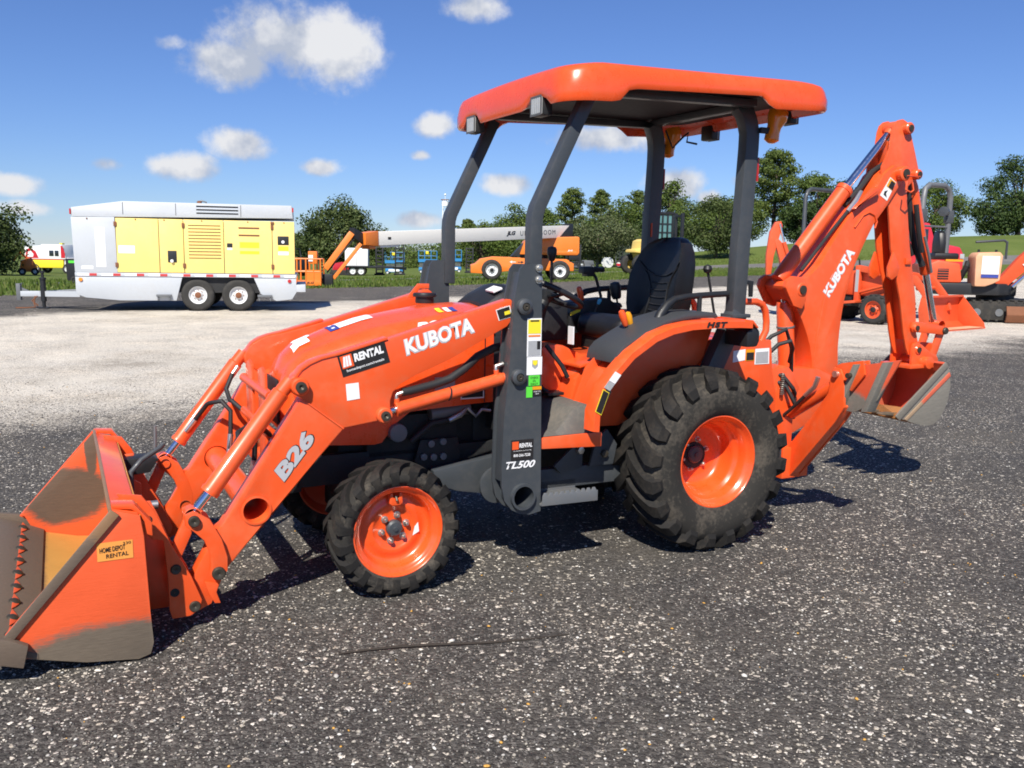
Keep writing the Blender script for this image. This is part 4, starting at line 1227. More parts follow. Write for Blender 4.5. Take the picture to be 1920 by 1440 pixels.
P('lamp_wire', G().tube([(2.02, .36, 2.20), (2.06, .34, 2.10), (2.10, .30, 2.16), (2.14, .30, 2.19), (2.10, .26, 2.13), (2.16, .24, 2.12)], .006, 6), 'hose')

# ---- step under the platform
sp_ = G().box(.70, 1.0, -.60, -.40, .325, .335)
P('step_tread', sp_, 'greylt', .002)
P('step_side', G().prism([(.70, .328)] + [p for k in range(10) for p in ((.705 + k * .029, .375), (.712 + k * .029, .388), (.724 + k * .029, .388), (.730 + k * .029, .375))] + [(1.0, .372), (1.0, .322)], -.606, -.598), 'greylt', .001)
P('step_side', G().box(.70, 1.0, -.40, -.392, .322, .38), 'greylt', .001)

# ---- rear frame box, guard pipe
P('rear_box', G().prism([(1.95, .70), (1.95, 1.02), (2.28, 1.02), (2.30, .86), (2.34, .70), (2.34, .50), (1.98, .50)], -.34, .34), 'orange', .008)
P('guard_pipe', G().tube([(1.98, -.33, 1.02), (1.98, -.33, 1.19), (2.0, -.33, 1.22), (2.04, -.32, 1.232), (2.18, -.31, 1.230), (2.225, -.31, 1.215), (2.25, -.31, 1.18), (2.262, -.31, 1.12), (2.262, -.31, 1.07), (2.24, -.31, 1.03), (2.22, -.31, .98)], .019, 14), 'orange')
P('guard_pipe', G().tube([(1.98, .33, 1.02), (1.98, .33, 1.19), (2.0, .33, 1.22), (2.04, .32, 1.232), (2.18, .31, 1.230), (2.225, .31, 1.215), (2.25, .31, 1.18), (2.262, .31, 1.12), (2.262, .31, 1.07)], .019, 14), 'orange')
decal([(2.010, -.3412, .905), (2.095, -.3412, .915), (2.095, -.3412, .975), (2.010, -.3412, .968)], M['white'], TR)
decal([(2.10, -.3412, .910), (2.16, -.3412, .910), (2.16, -.3412, .972), (2.10, -.3412, .972)], M['knob_yellow'], TR)
decal([(2.104, -.3426, .914), (2.156, -.3426, .914), (2.156, -.3426, .956), (2.104, -.3426, .956)], M['blackprint'], TR)
decal([(2.165, -.3412, .888), (2.27, -.3412, .888), (2.265, -.3412, .976), (2.165, -.3412, .974)], M['white'], TR)
decal([(2.171, -.3426, .894), (2.262, -.3426, .894), (2.258, -.3426, .958), (2.171, -.3426, .956)], M['ltgrey'], TR)

# ---- backhoe
P('swing_frame', G().prism([(2.30, .30), (2.30, .84), (2.46, .86), (2.52, .80), (2.52, .30)], -.30, .30), 'orange', .01)
P('swing_frame_beam', G().box(2.40, 2.60, -.36, .36, .22, .40), 'orange', .008)
P('swing_post', G().prism([(2.50, .80), (2.58, .83), (2.90, .80), (3.06, .74), (3.06, .62), (2.95, .50), (2.70, .40), (2.56, .44), (2.50, .56)], -.10, .10), 'orange', .015)
P('swing_ear', G().prism([(2.46, .80), (2.52, .80), (2.64, .79), (2.70, .70), (2.62, .58), (2.54, .62), (2.48, .70)], -.16, -.12), 'orange', .006)
P('swing_pin', G().cyl((2.56, 0, .32), (2.56, 0, .92), .035, 18), 'pin')
for s in (-1, 1):
    P('swing_cylinder', G().cyl((2.34, s * .26, .55), (2.62, s * .16, .55), .032, 18), 'orange', .004)
BOOMP = [(2.612, 1.278), (2.70, 1.18), (2.755, 1.102), (2.80, 1.02), (2.836, .938), (2.860, .85), (2.872, .77), (2.70, .74), (2.72, .66), (2.9, .60), (3.04, .62), (3.082, .712), (3.083, .813), (3.072, .92), (3.075, 1.013), (3.083, 1.12), (3.099, 1.227), (3.128, 1.33), (3.168, 1.439), (3.23, 1.56), (3.304, 1.686), (3.409, 1.803), (3.513, 1.938), (3.552, 2.000), (3.540, 2.035), (3.500, 2.055), (3.45, 2.05), (3.40, 2.02), (3.361, 1.99), (3.30, 1.90), (3.284, 1.863), (3.20, 1.825), (3.154, 1.794), (3.08, 1.72), (3.013, 1.630), (2.94, 1.53), (2.877, 1.436), (2.82, 1.385), (2.776, 1.357), (2.72, 1.345), (2.660, 1.350), (2.62, 1.33), (2.60, 1.305)]
boom = P('boom', G().prism(BOOMP, -.085, .085), 'orange', .006)
boom['label'] = 'curved orange backhoe boom'
obj('weld_seam', G().tube([(2.88, -.086, .74), (2.872, -.086, .85), (2.885, -.086, 1.0), (2.92, -.086, 1.2), (2.97, -.086, 1.35), (3.06, -.086, 1.50)], .0035, 6), M['orange'], boom)
obj('stiffener', G().tube([(3.135, -.088, 1.66), (3.20, -.088, 1.735), (3.25, -.088, 1.755), (3.30, -.088, 1.74), (3.325, -.088, 1.70), (3.31, -.088, 1.66)], .006, 6), M['orange'], boom)
obj('hose_bracket', G().prism([(3.12, 1.79), (3.10, 1.77), (3.25, 1.90), (3.30, 1.90), (3.29, 1.87), (3.20, 1.83)], -.12, -.086), M['orange'], boom, .004)
for x, z, r, m_ in ((2.70, 1.285, .042, 'orange'), (3.500, 2.000, .045, 'orange')):
    obj('pin_boss', G().lathe([(r, -.08), (r, -.125), (r * .85, -.130), (r * .6, -.130)], (x, 0, z), 'y', 24), M['orange'], boom)
    obj('pin', G().lathe([(r * .62, -.12), (r * .60, -.138), (.001, -.138)], (x, 0, z), 'y', 18), M['pin'], boom)
kx, kz = Vector((.60, 0, .80)), Vector((-.80, 0, .60))
lettering('KUBOTA', M['white'], boom, (2.965, -.0853, 1.235), w=.335, h=.066, xd=Vector((.575, 0, .818)), yd=Vector((-.818, 0, .575)), bold=.045)
lettering('KUBOTA', M['silver'], boom, (2.966, -.0853, 1.230), w=.340, h=.073, xd=Vector((.575, 0, .818)), yd=Vector((-.818, 0, .575)), bold=.07, depth=.0006)
bx0, bx1, bx2, bx3 = (3.335, 1.862), (3.415, 1.975), (3.470, 1.945), (3.400, 1.830)
decal([(x, -.0855, z) for x, z in (bx0, bx3, bx2, bx1)], M['white'], boom)
decal([(x, -.0868, z) for x, z in ((3.385, 1.920), (3.440, 1.892), (3.464, 1.944), (3.415, 1.968))], M['knob_yellow'], boom)
decal([(x, -.0881, z) for x, z in ((3.40, 1.915), (3.440, 1.896), (3.460, 1.940), (3.425, 1.955))], M['blackprint'], boom)
decal([(x, -.0868, z) for x, z in ((3.365, 1.868), (3.395, 1.85), (3.385, 1.875), (3.40, 1.895), (3.372, 1.888))], M['blackprint'], boom)
# boom cylinder (upright) and its yoke
BC = bpy.data.objects.new('boom_cylinder', None); COL.objects.link(BC); BC.parent = TR; BC.empty_display_size = .1
obj('barrel', G().tube([(2.745, 0, .70), (2.742, 0, .78), (2.690, 0, 1.20), (2.688, 0, 1.21)], [.052, .052, .050, .046], 26), M['orange'], BC)
obj('rod', G().cyl((2.69, 0, 1.2), (2.682, 0, 1.28), .025, 16), M['chrome'], BC)
obj('clamp_band', G().lathe([(.0505, -.006), (.054, -.005), (.054, .005), (.0505, .006)], (0, 0, 0), 'z', 26).xf(Matrix.Translation((2.708, 0, 1.055)) @ Matrix.Rotation(R(-7), 4, 'Y')), M['greylt'], BC)
for s in (-1, 1):
    obj('yoke', G().prism([(2.57, 1.30), (2.58, 1.34), (2.62, 1.365), (2.68, 1.36), (2.735, 1.31), (2.74, 1.22), (2.71, 1.17), (2.64, 1.19), (2.60, 1.25)], *sorted((s * .125, s * .095))), M['orange'], BC, .006)
# dipper cylinder along the boom's back
DC = bpy.data.objects.new('dipper_cylinder', None); COL.objects.link(DC); DC.parent = TR; DC.empty_display_size = .1
a, b = Vector((2.625, 0, 1.31)), Vector((3.50, 0, 2.285))
d = (b - a).normalized()
nrm = Vector((-d.z, 0, d.x))
a = a + nrm * .02; b = b
obj('barrel', G().tube([a + d * .02, a + d * .10, a + d * .74, a + d * .742, a + d * .77], [.044, .047, .047, .052, .052], 26), M['orange'], DC)
obj('rod', G().cyl(a + d * .76, b - d * .03, .024, 18), M['chrome'], DC)
obj('rod_eye', G().lathe([(.04, -.045), (.04, .045)], (b.x, 0, b.z), 'y', 20).cyl(b - d * .06, b, .03), M['orange'], DC)
obj('steel_line', G().tube([a + d * .15 - nrm * .06 + Vector((0, -.05, 0)), a + d * .45 - nrm * .062 + Vector((0, -.06, 0)), a + d * .66 - nrm * .065 + Vector((0, -.07, 0))], .011, 8), M['hose'], DC)
obj('fitting', G().tube([a + d * .64 - nrm * .065 + Vector((0, -.07, 0)), a + d * .72 - nrm * .062 + Vector((0, -.08, 0)), a + d * .80 - nrm * .06 + Vector((0, -.07, 0))], [.014, .017, .012], 8), M['zinc'], DC)
for k in range(3):
    obj('hose', G().tube([a + d * (.70 + .02 * k) - nrm * (.07 + .012 * k) + Vector((0, .02 * k, 0)), a + d * .86 - nrm * (.09 + .01 * k) + Vector((0, .02 * k, 0)), a + d * 1.0 - nrm * (.09 + .02 * k) + Vector((0, .02 * k, 0)), a + d * 1.12 - nrm * (.13 + .01 * k) + Vector((0, .02 * k, 0))], .017, 8), M['hose'], DC)
# dipper arm: two plates with a web
DIP = [(3.43, 2.26), (3.445, 2.30), (3.475, 2.325), (3.515, 2.335), (3.552, 2.322), (3.585, 2.28), (3.65, 2.14), (3.691, 2.045), (3.695, 2.00), (3.66, 1.97), (3.61, 1.93), (3.605, 1.88), (3.62, 1.80), (3.67, 1.56), (3.767, 1.22), (3.80, 1.0), (3.835, .91), (3.825, .865), (3.79, .845), (3.745, .85), (3.715, .90), (3.68, 1.0), (3.622, 1.22), (3.50, 1.54), (3.45, 1.79), (3.39, 1.92), (3.362, 1.975), (3.364, 2.04), (3.418, 2.15)]
dp = bpy.data.objects.new('dipper_arm', None); COL.objects.link(dp); dp.parent = TR; dp.empty_display_size = .1
for s in (-1, 1):
    obj('side_plate', G().prism(DIP, *sorted((s * .062, s * .048))), M['orange'], dp, .003)
    obj('foot_lug', G().prism([(3.51, 1.52), (3.47, 1.42), (3.475, 1.36), (3.51, 1.34), (3.56, 1.37), (3.575, 1.42)], *sorted((s * .080, s * .062))), M['orange'], dp, .004)
    for x, z, r in ((3.552, 2.28, .036), (3.665, 2.005, .032), (3.765, 1.03, .028), (3.800, .885, .032)):
        obj('pin_boss', G().lathe([(r, s * .055), (r, s * .090), (r * .85, s * .096), (r * .55, s * .096)], (x, 0, z), 'y', 22), M['orange'], dp)
        obj('pin', G().lathe([(r * .6, s * .08), (r * .55, s * .103), (.001, s * .103)], (x, 0, z), 'y', 16), M['pin'], dp)
obj('web_plate', G().prism([(3.56, 1.9), (3.63, 1.5), (3.72, 1.15), (3.77, .95), (3.755, .945), (3.70, 1.14), (3.61, 1.49), (3.54, 1.89)], -.047, .047), M['orange'], dp, .002)
obj('web_plate', G().prism([(3.44, 2.2), (3.46, 2.2), (3.50, 1.90), (3.48, 1.90)], -.047, .047), M['orange'], dp, .002)
obj('lock_block', G().box(3.635, 3.685, -.074, -.0625, 1.44, 1.48), M['orange'], dp, .003)
obj('retainer_wire', G().tube([(3.50, -.14, 1.985), (3.56, -.13, 1.985), (3.66, -.105, 1.99)], .004, 6).tube([(3.50, -.14, 1.95), (3.49, -.145, 1.90), (3.53, -.15, 1.885), (3.56, -.145, 1.90), (3.55, -.14, 1.95)], .005, 6), M['orange'], dp)
# bucket cylinder at the back of the dipper
bc = bpy.data.objects.new('bucket_cylinder', None); COL.objects.link(bc); bc.parent = TR; bc.empty_display_size = .1
a, b = Vector((3.70, 0, 1.99)), Vector((4.050, 0, 1.035))
d = (b - a).normalized()
obj('barrel', G().tube([a, a + d * .06, a + d * .64, a + d * .65], [.03, .038, .038, .034], 22), M['orange'], bc)
obj('rod', G().cyl(a + d * .64, b, .022, 16), M['chrome'], bc)
obj('rod_eye', G().lathe([(.034, -.06), (.034, .03)], (b.x, 0, b.z), 'y', 18), M['orange'], bc)
obj('hose', G().tube([(3.68, .0, 1.95), (3.715, .0, 1.80), (3.75, 0, 1.68), (3.80, 0, 1.55), (3.86, -.02, 1.43)], .020, 8).tube([(3.66, .03, 1.95), (3.70, .03, 1.78), (3.74, .03, 1.6), (3.80, .02, 1.5)], .020, 8).tube([(3.70, -.06, 1.82), (3.73, -.07, 1.66), (3.79, -.06, 1.52)], .016, 8), M['hose'], bc)
obj('line', G().tube([(3.80, -.065, 1.62), (3.85, -.07, 1.50), (3.90, -.06, 1.39)], .009, 8), M['greylt'], bc)
# bucket links
for s in (-1, 1):
    lk = P('bucket_link', G().prism([(3.73, 1.03), (3.74, 1.065), (3.77, 1.07), (3.90, 1.055), (4.04, 1.035), (4.085, 1.02), (4.09, .985), (4.05, .975), (3.90, .99), (3.77, 1.0), (3.745, 1.0)], *sorted((s * .082, s * .066))), 'orange', .005)
    P('bucket_link', G().prism([(4.02, 1.02), (4.07, 1.02), (4.08, .98), (3.99, .76), (3.93, .76), (3.94, .80)], *sorted((s * .062, s * .048))), 'orange', .005)
    P('link_pin', G().lathe([(.024, s * .05), (.024, s * .092), (.02, s * .097), (.001, s * .097)], (4.055, 0, 1.003), 'y', 18), 'pin')
P('link_tie', G().box(3.97, 4.0, -.06, .06, .82, .92), 'orange', .004)
# backhoe bucket
bb = bpy.data.objects.new('backhoe_bucket', None); COL.objects.link(bb); bb.parent = TR; bb.empty_display_size = .1
bb['label'] = 'muddy worn backhoe digging bucket'
m_bb = worn('backhoe_bucket_paint', (.55, .14, .07), (.20, .185, .155), [((3.8, -.2, .55), (.35, .2, .35))], scale=6, edge=.15)
m_bbin = worn('backhoe_bucket_inside', (.50, .07, .03), (.38, .17, .06), [((3.62, 0, .45), (.22, 2, .10))], scale=6, edge=.1)
SIDE = [(3.495, .495), (3.92, .812), (3.965, .75), (3.985, .656), (3.975, .57), (3.951, .509), (3.91, .44), (3.85, .405), (3.788, .398), (3.674, .420), (3.58, .448), (3.52, .468)]
for s in (-1, 1):
    obj('side_plate', G().prism(SIDE, *sorted((s * .215, s * .203))), m_bb, bb, .003)
    obj('side_cutter', G().prism([(3.47, .485), (3.905, .815), (3.935, .785), (3.51, .455)], *sorted((s * .226, s * .216))), worn('side_cutter_steel', (.30, .27, .22), (.17, .155, .13), [((3.7, 0, .6), (1, 1, 1))], scale=9), bb, .003)
    obj('rub_strip', G().prism([(3.56, .460), (3.955, .745), (3.97, .72), (3.585, .448)], *sorted((s * .2215, s * .2155))), worn('rub_strip_paint', (.62, .12, .06), (.35, .24, .15), [((3.62, 0, .47), (.14, 1, .14))], scale=8), bb, .002)
    obj('hinge_ear', G().prism([(3.745, .89), (3.755, .925), (3.79, .935), (3.83, .92), (3.93, .86), (3.985, .845), (4.01, .81), (3.98, .775), (3.90, .77), (3.78, .76), (3.75, .79)], *sorted((s * .088, s * .068))), M['orange'], bb, .004)
shell = [(3.92, .812), (3.965, .75), (3.985, .656), (3.975, .57), (3.951, .509), (3.91, .44), (3.85, .405), (3.788, .398), (3.674, .420), (3.50, .472), (3.505, .486), (3.676, .434), (3.788, .412), (3.842, .418), (3.90, .45), (3.938, .515), (3.961, .574), (3.971, .656), (3.952, .743), (3.91, .80)]
obj('shell', G().prism(shell, -.203, .203), m_bbin, bb, .001)
obj('hinge_tube', G().tube([(3.86, -.14, .80), (3.86, .14, .80)], .04, 16).box(3.70, 3.93, -.12, .12, .765, .79), M['orange'], bb, .004)
for k in range(4):
    y = -.165 + k * .11
    obj('tooth', G().prism([(3.53, .478), (3.40, .492), (3.385, .498), (3.40, .506), (3.53, .50)], y - .022, y + .022), worn('tooth_steel', (.25, .14, .07), (.12, .09, .06), [((3.4, 0, .5), (.1, 1, 1))], scale=9) if k == 0 else bpy.data.materials['tooth_steel'], bb, .003)
obj('caked_dirt', G().loft([[(3.50 + .06 * k + random.uniform(-.01, .01), -.2, .49 - .012 * k), (3.50 + .06 * k, -.1, .515 + random.uniform(-.01, .04) - .012 * k), (3.50 + .06 * k, .0, .51 + random.uniform(-.01, .05) - .012 * k), (3.50 + .06 * k, .1, .52 + random.uniform(-.01, .04) - .012 * k), (3.50 + .06 * k, .2, .50 - .012 * k), (3.50 + .06 * k, .2, .465 - .012 * k), (3.50 + .06 * k, -.2, .465 - .012 * k)] for k in range(6)]), paint('rusty_dirt', (.42, .17, .05), .9, dust=.6, dustcol=(.20, .10, .04), var=.3, scale=12, bump=.6), bb, 0, 60)

# ---- stabilisers, raised
def stabiliser(s):
    sb = bpy.data.objects.new('stabiliser', None); COL.objects.link(sb); sb.parent = TR; sb.empty_display_size = .1
    def py(y, z):
        return (s * -y, z)       # digitised on the near side (negative y)
    leg = [py(*p) for p in ((-.25, .30), (-.30, .215), (-.345, .215), (-.66, .60), (-.715, .69), (-.70, .84), (-.672, .89), (-.63, .895), (-.61, .86), (-.60, .75), (-.50, .61))]
    obj('leg', G().prismx(leg, 2.46, 2.475), M['orange'], sb, .003)
    obj('leg', G().prismx(leg, 2.535, 2.55), M['orange'], sb, .003)
    obj('leg_web', G().prismx([py(*p) for p in ((-.30, .222), (-.345, .222), (-.66, .607), (-.71, .69), (-.70, .70), (-.65, .62))], 2.476, 2.534), M['orange'], sb, .002)
    c0, c1 = Vector((2.505, s * .21, .53)), Vector((2.505, s * .62, .80))
    dd = (c1 - c0).normalized()
    obj('cylinder', G().cyl(c0 + dd * .10, c1 - dd * .0, .034, 18), M['orange'], sb, .004)
    obj('rod', G().cyl(c0 - dd * .05, c0 + dd * .12, .016, 12), M['chrome'], sb)
    obj('fitting', G().tube([c0 + dd * .28 + Vector((-.05, 0, .03)), c0 + dd * .36 + Vector((-.055, 0, .045)), c0 + dd * .38 + Vector((-.05, 0, .09))], .014, 8), M['zinc'], sb)
    obj('hose', G().tube([c0 + dd * .30 + Vector((-.05, 0, .035)), c0 + dd * .18 + Vector((-.06, 0, .0)), c0 + dd * .05 + Vector((-.06, 0, -.02)), c0 - dd * .05 + Vector((-.07, 0, -.0))], .010, 8), M['hose'], sb)
    m_pad = worn('stabiliser_pad_paint', (.70, .10, .04), (.20, .185, .155), [((2.5, s * .75, .68), (.3, .12, .10)), ((2.5, s * .95, .73), (.3, .1, .1))], scale=8, edge=.12) if s < 0 else bpy.data.materials['stabiliser_pad_paint']
    # pad: plate hinged at the leg's end, seen from its inner side, with two grousers
    def pp(a, b, t=0.0):
        """a along the pad's width (up the photo's right), b down along its length"""
        o_ = Vector((2.5, s * .745, .915)); ax = Vector((-.02, s * .985, .17)).normalized(); bx = Vector((-.0, s * -.38, -.92)).normalized()
        n_ = ax.cross(bx).normalized()
        return tuple(o_ + ax * a + bx * b + n_ * t)
    g = G()
    q = [(0, 0), (.27, -.02), (.235, .22), (.12, .29), (.0, .27), (-.02, .14)]
    g.add([pp(a, b, .0) for a, b in q] + [pp(a, b, .012) for a, b in q], [tuple(range(6)), tuple(range(11, 5, -1))] + [(i, i + 6, (i + 1) % 6 + 6, (i + 1) % 6) for i in range(6)])
    obj('pad', g, m_pad, sb, .003)
    gm = worn('grouser_steel', (.30, .28, .24), (.20, .19, .16), [((2.5, 0, .8), (1, 2, 1))], scale=9) if s < 0 else bpy.data.materials['grouser_steel']
    for a in (.02, .21):
        g = G()
        g.add([pp(a - .02, -.01, -.035), pp(a + .02, -.01, -.035), pp(a + .02, .285, -.035), pp(a - .02, .285, -.035), pp(a - .02, -.01, .03), pp(a + .02, -.01, .03), pp(a + .02, .285, .03), pp(a - .02, .285, .03)],
              [(0, 3, 2, 1), (4, 5, 6, 7), (0, 1, 5, 4), (1, 2, 6, 5), (2, 3, 7, 6), (3, 0, 4, 7)])
        obj('grouser', g, gm, sb, .003)
    obj('pad_lug', G().prismx([py(*p) for p in ((-.62, .90), (-.66, .92), (-.80, .95), (-.82, .88), (-.74, .78), (-.68, .80))], 2.478, 2.49), M['orange'], sb, .003)
    obj('pad_lug', G().prismx([py(*p) for p in ((-.62, .90), (-.66, .92), (-.80, .95), (-.82, .88), (-.74, .78), (-.68, .80))], 2.52, 2.532), M['orange'], sb, .003)
    obj('pad_pin', G().cyl((2.44, s * .652, .862), (2.57, s * .652, .862), .017, 14), M['zinc'], sb)
    obj('pad_pin', G().cyl((2.44, s * .738, .865), (2.53, s * .738, .865), .014, 14), M['pin'], sb)
stabiliser(-1)
stabiliser(1)
P('spring', G().tube([(2.40 + .010 * math.cos(k * .8), -.32 + .010 * math.sin(k * .8), .70 + k * .0014) for k in range(90)], .0028, 6), 'steel')
for k, (a_, b_, c_) in enumerate((((2.36, -.20, .90), (2.50, -.26, 1.0), (2.62, -.14, .86)), ((2.36, -.12, .92), (2.52, -.20, 1.06), (2.66, -.12, .80)), ((2.36, -.26, .82), (2.46, -.34, .74), (2.56, -.24, .62)), ((2.38, -.28, .78), (2.46, -.36, .66), (2.60, -.22, .54)))):
    P('hydraulic_hose', G().tube([a_, tuple((a_[i] + b_[i]) / 2 + (0, -.01, .03)[i] for i in range(3)), b_, tuple((c_[i] + b_[i]) / 2 + (.01, -.01, .02)[i] for i in range(3)), c_], .012, 10), 'hose')
for z in (.48, .70):
    P('knuckle_bolt', G().cyl((2.60, -.185, z), (2.60, -.155, z), .022, 6), 'pin', .003)
P('lock_pin', G().cyl((2.46, -.20, .70), (2.465, -.20, .88), .008, 8), 'zinc')

# ================================================================== the yard: ground, gravel, verge, road, field
def sm(t):
    t = max(0.0, min(1.0, t))
    return t * t * (3 - 2 * t)


HILL = [(-400, -.3), (0, -.3), (9, -.04), (12, .34), (22, 1.8), (35, 3.1), (48, 3.95), (61, 4.56), (100, 5.5), (900, 6)]


def ground_z(x, y):
    z = 0.0
    if y > 30:
        z -= .020 * min(y - 30, 70) * max(0, min(1, (8 - x) / 28))
    xx = max(-399, min(899, x * 110 / max(60, y)))
    for (a, b), (c, d) in zip(HILL, HILL[1:]):
        if a <= xx <= c:
            z += (b + (d - b) * (xx - a) / (c - a)) * sm((y - 74) / 36)
            break
    return z


def mat_gravel():
    m, t, b = mat_new('millings_and_white_gravel')
    L = t.links.new
    tc = N(t, 'ShaderNodeTexCoord')
    P0 = tc.outputs['Object']
    sp = N(t, 'ShaderNodeSeparateXYZ')
    L(P0, sp.inputs[0])
    big = N(t, 'ShaderNodeTexNoise', i_Scale=.33, i_Detail=5.0, i_Roughness=.6)
    L(P0, big.inputs['Vector'])
    mid = N(t, 'ShaderNodeTexNoise', i_Scale=1.7, i_Detail=6.0, i_Roughness=.65)
    L(P0, mid.inputs['Vector'])
    wob = math_n(t, 'ADD', math_n(t, 'MULTIPLY', math_n(t, 'SUBTRACT', big.outputs['Fac'], .5), 5.0), math_n(t, 'MULTIPLY', math_n(t, 'SUBTRACT', mid.outputs['Fac'], .5), 2.4))
    # signed distances to the near and far border of the white band
    d1 = math_n(t, 'ADD', math_n(t, 'SUBTRACT', math_n(t, 'SUBTRACT', sp.outputs[1], math_n(t, 'MULTIPLY', sp.outputs[0], .62)), 10.0), wob)
    d2 = math_n(t, 'ADD', math_n(t, 'SUBTRACT', math_n(t, 'ADD', math_n(t, 'MULTIPLY', sp.outputs[0], 1.2), 30.5), sp.outputs[1]), wob)
    def step(v, lo, hi):
        n = N(t, 'ShaderNodeMapRange', interpolation_type='SMOOTHSTEP')
        n.inputs['From Min'].default_value = lo
        n.inputs['From Max'].default_value = hi
        L(v, n.inputs['Value'])
        return n.outputs[0]
    # width of the near transition grows to the right
    band = math_n(t, 'MULTIPLY', step(d1, -.9, 1.6), step(d2, -.8, 1.5))
    patch = N(t, 'ShaderNodeTexNoise', i_Scale=.9, i_Detail=4.0, i_Roughness=.6)
    L(P0, patch.inputs['Vector'])
    pw = math_n(t, 'ADD', math_n(t, "MULTIPLY", band, .80), math_n(t, 'MULTIPLY', step(patch.outputs['Fac'], .35, .75), .10))
    pw = math_n(t, 'ADD', pw, .02)
    cols = []
    bumps = []
    for sc, w in ((62.0, 1.0), (135.0, .6)):
        v = N(t, 'ShaderNodeTexVoronoi', voronoi_dimensions='3D', feature='F1', i_Scale=sc, i_Randomness=1.0)
        L(P0, v.inputs['Vector'])
        sc_ = N(t, 'ShaderNodeSeparateXYZ')
        L(v.outputs['Color'], sc_.inputs[0])
        white = math_n(t, 'LESS_THAN', sc_.outputs[0], pw)
        dark = N(t, 'ShaderNodeValToRGB')
        dark.color_ramp.elements[0].color = (.037, .035, .033, 1)
        dark.color_ramp.elements[1].color = (.145, .138, .130, 1)
        dark.color_ramp.elements.new(.6).color = (.066, .062, .058, 1)
        L(sc_.outputs[1], dark.inputs['Fac'])
        wh = N(t, 'ShaderNodeValToRGB')
        wh.color_ramp.elements[0].color = (.42, .38, .32, 1)
        wh.color_ramp.elements[1].color = (.80, .76, .69, 1)
        L(sc_.outputs[2], wh.inputs['Fac'])
        mx = N(t, 'ShaderNodeMix', data_type='RGBA')
        L(white, mx.inputs['Factor'])
        L(dark.outputs[0], mx.inputs['A'])
        L(wh.outputs[0], mx.inputs['B'])
        cols.append(mx.outputs['Result'])
        bumps.append(math_n(t, 'MULTIPLY', v.outputs['Distance'], w))
    sel = N(t, 'ShaderNodeTexNoise', i_Scale=38.0, i_Detail=2.0)
    L(P0, sel.inputs['Vector'])
    mx = N(t, 'ShaderNodeMix', data_type='RGBA')
    L(step(sel.outputs['Fac'], .47, .53), mx.inputs['Factor'])
    L(cols[0], mx.inputs['A'])
    L(cols[1], mx.inputs['B'])
    # brown dust drifts and darker damp drifts
    dust = N(t, 'ShaderNodeMix', data_type='RGBA', blend_type='MULTIPLY')
    dr = N(t, 'ShaderNodeValToRGB')
    dr.color_ramp.elements[0].position = .30
    dr.color_ramp.elements[0].color = (.74, .73, .72, 1)
    dr.color_ramp.elements[1].position = .72
    dr.color_ramp.elements[1].color = (1.28, 1.20, 1.08, 1)
    L(mid.outputs['Fac'], dr.inputs['Fac'])
    dust.inputs['Factor'].default_value = .8
    L(mx.outputs['Result'], dust.inputs['A'])
    L(dr.outputs[0], dust.inputs['B'])
    # tracked, dustier ground: broad brown drifts
    tr = N(t, 'ShaderNodeMix', data_type='RGBA')
    tr.inputs['B'].default_value = (.108, .096, .080, 1)
    L(math_n(t, 'MULTIPLY', step(big.outputs['Fac'], .46, .68), math_n(t, 'MULTIPLY', step(mid.outputs['Fac'], .38, .62), .55)), tr.inputs['Factor'])
    L(dust.outputs['Result'], tr.inputs['A'])
    # fines fill: pale flour over the white band
    fl = N(t, 'ShaderNodeMix', data_type='RGBA')
    fl.inputs['B'].default_value = (.66, .62, .54, 1)
    L(math_n(t, 'MULTIPLY', band, math_n(t, 'MULTIPLY', step(patch.outputs['Fac'], .3, .7), .42)), fl.inputs['Factor'])
    L(tr.outputs['Result'], fl.inputs['A'])
    L(fl.outputs['Result'], b.inputs['Base Color'])
    b.inputs['Roughness'].default_value = .85
    b.inputs['Specular IOR Level'].default_value = .3
    bp = N(t, 'ShaderNodeBump', i_Strength=.75, i_Distance=.010)
    bp.invert = True
    L(math_n(t, 'ADD', bumps[0], bumps[1]), bp.inputs['Height'])
    L(bp.outputs[0], b.inputs['Normal'])
    return m


def mat_grass(name, c0, c1, c2):
    m, t, b = mat_new(name)
    L = t.links.new
    tc = N(t, 'ShaderNodeTexCoord')
    n1 = N(t, 'ShaderNodeTexNoise', i_Scale=.18, i_Detail=6.0, i_Roughness=.6)
    n2 = N(t, 'ShaderNodeTexNoise', i_Scale=6.0, i_Detail=8.0, i_Roughness=.75)
    for n in (n1, n2):
        L(tc.outputs['Object'], n.inputs['Vector'])
    r = N(t, 'ShaderNodeValToRGB')
    r.color_ramp.elements[0].position = .33
    r.color_ramp.elements[0].color = c0 + (1,)
    r.color_ramp.elements[1].position = .70
    r.color_ramp.elements[1].color = c2 + (1,)
    r.color_ramp.elements.new(.5).color = c1 + (1,)
    L(math_n(t, 'ADD', math_n(t, 'MULTIPLY', n1.outputs['Fac'], .55), math_n(t, 'MULTIPLY', n2.outputs['Fac'], .45)), r.inputs['Fac'])
    L(r.outputs[0], b.inputs['Base Color'])
    b.inputs['Roughness'].default_value = .9
    b.inputs['Specular IOR Level'].default_value = .15
    bp = N(t, 'ShaderNodeBump', i_Strength=.8, i_Distance=.1)
    L(n2.outputs['Fac'], bp.inputs['Height'])
    L(bp.outputs[0], b.inputs['Normal'])
    return m


SHEAR = 1.3


def slant(u):
    """the bands run away to the right, then level out towards the hill"""
    return SHEAR * u if u < 18 else SHEAR * 18 + .15 * (u - 18)


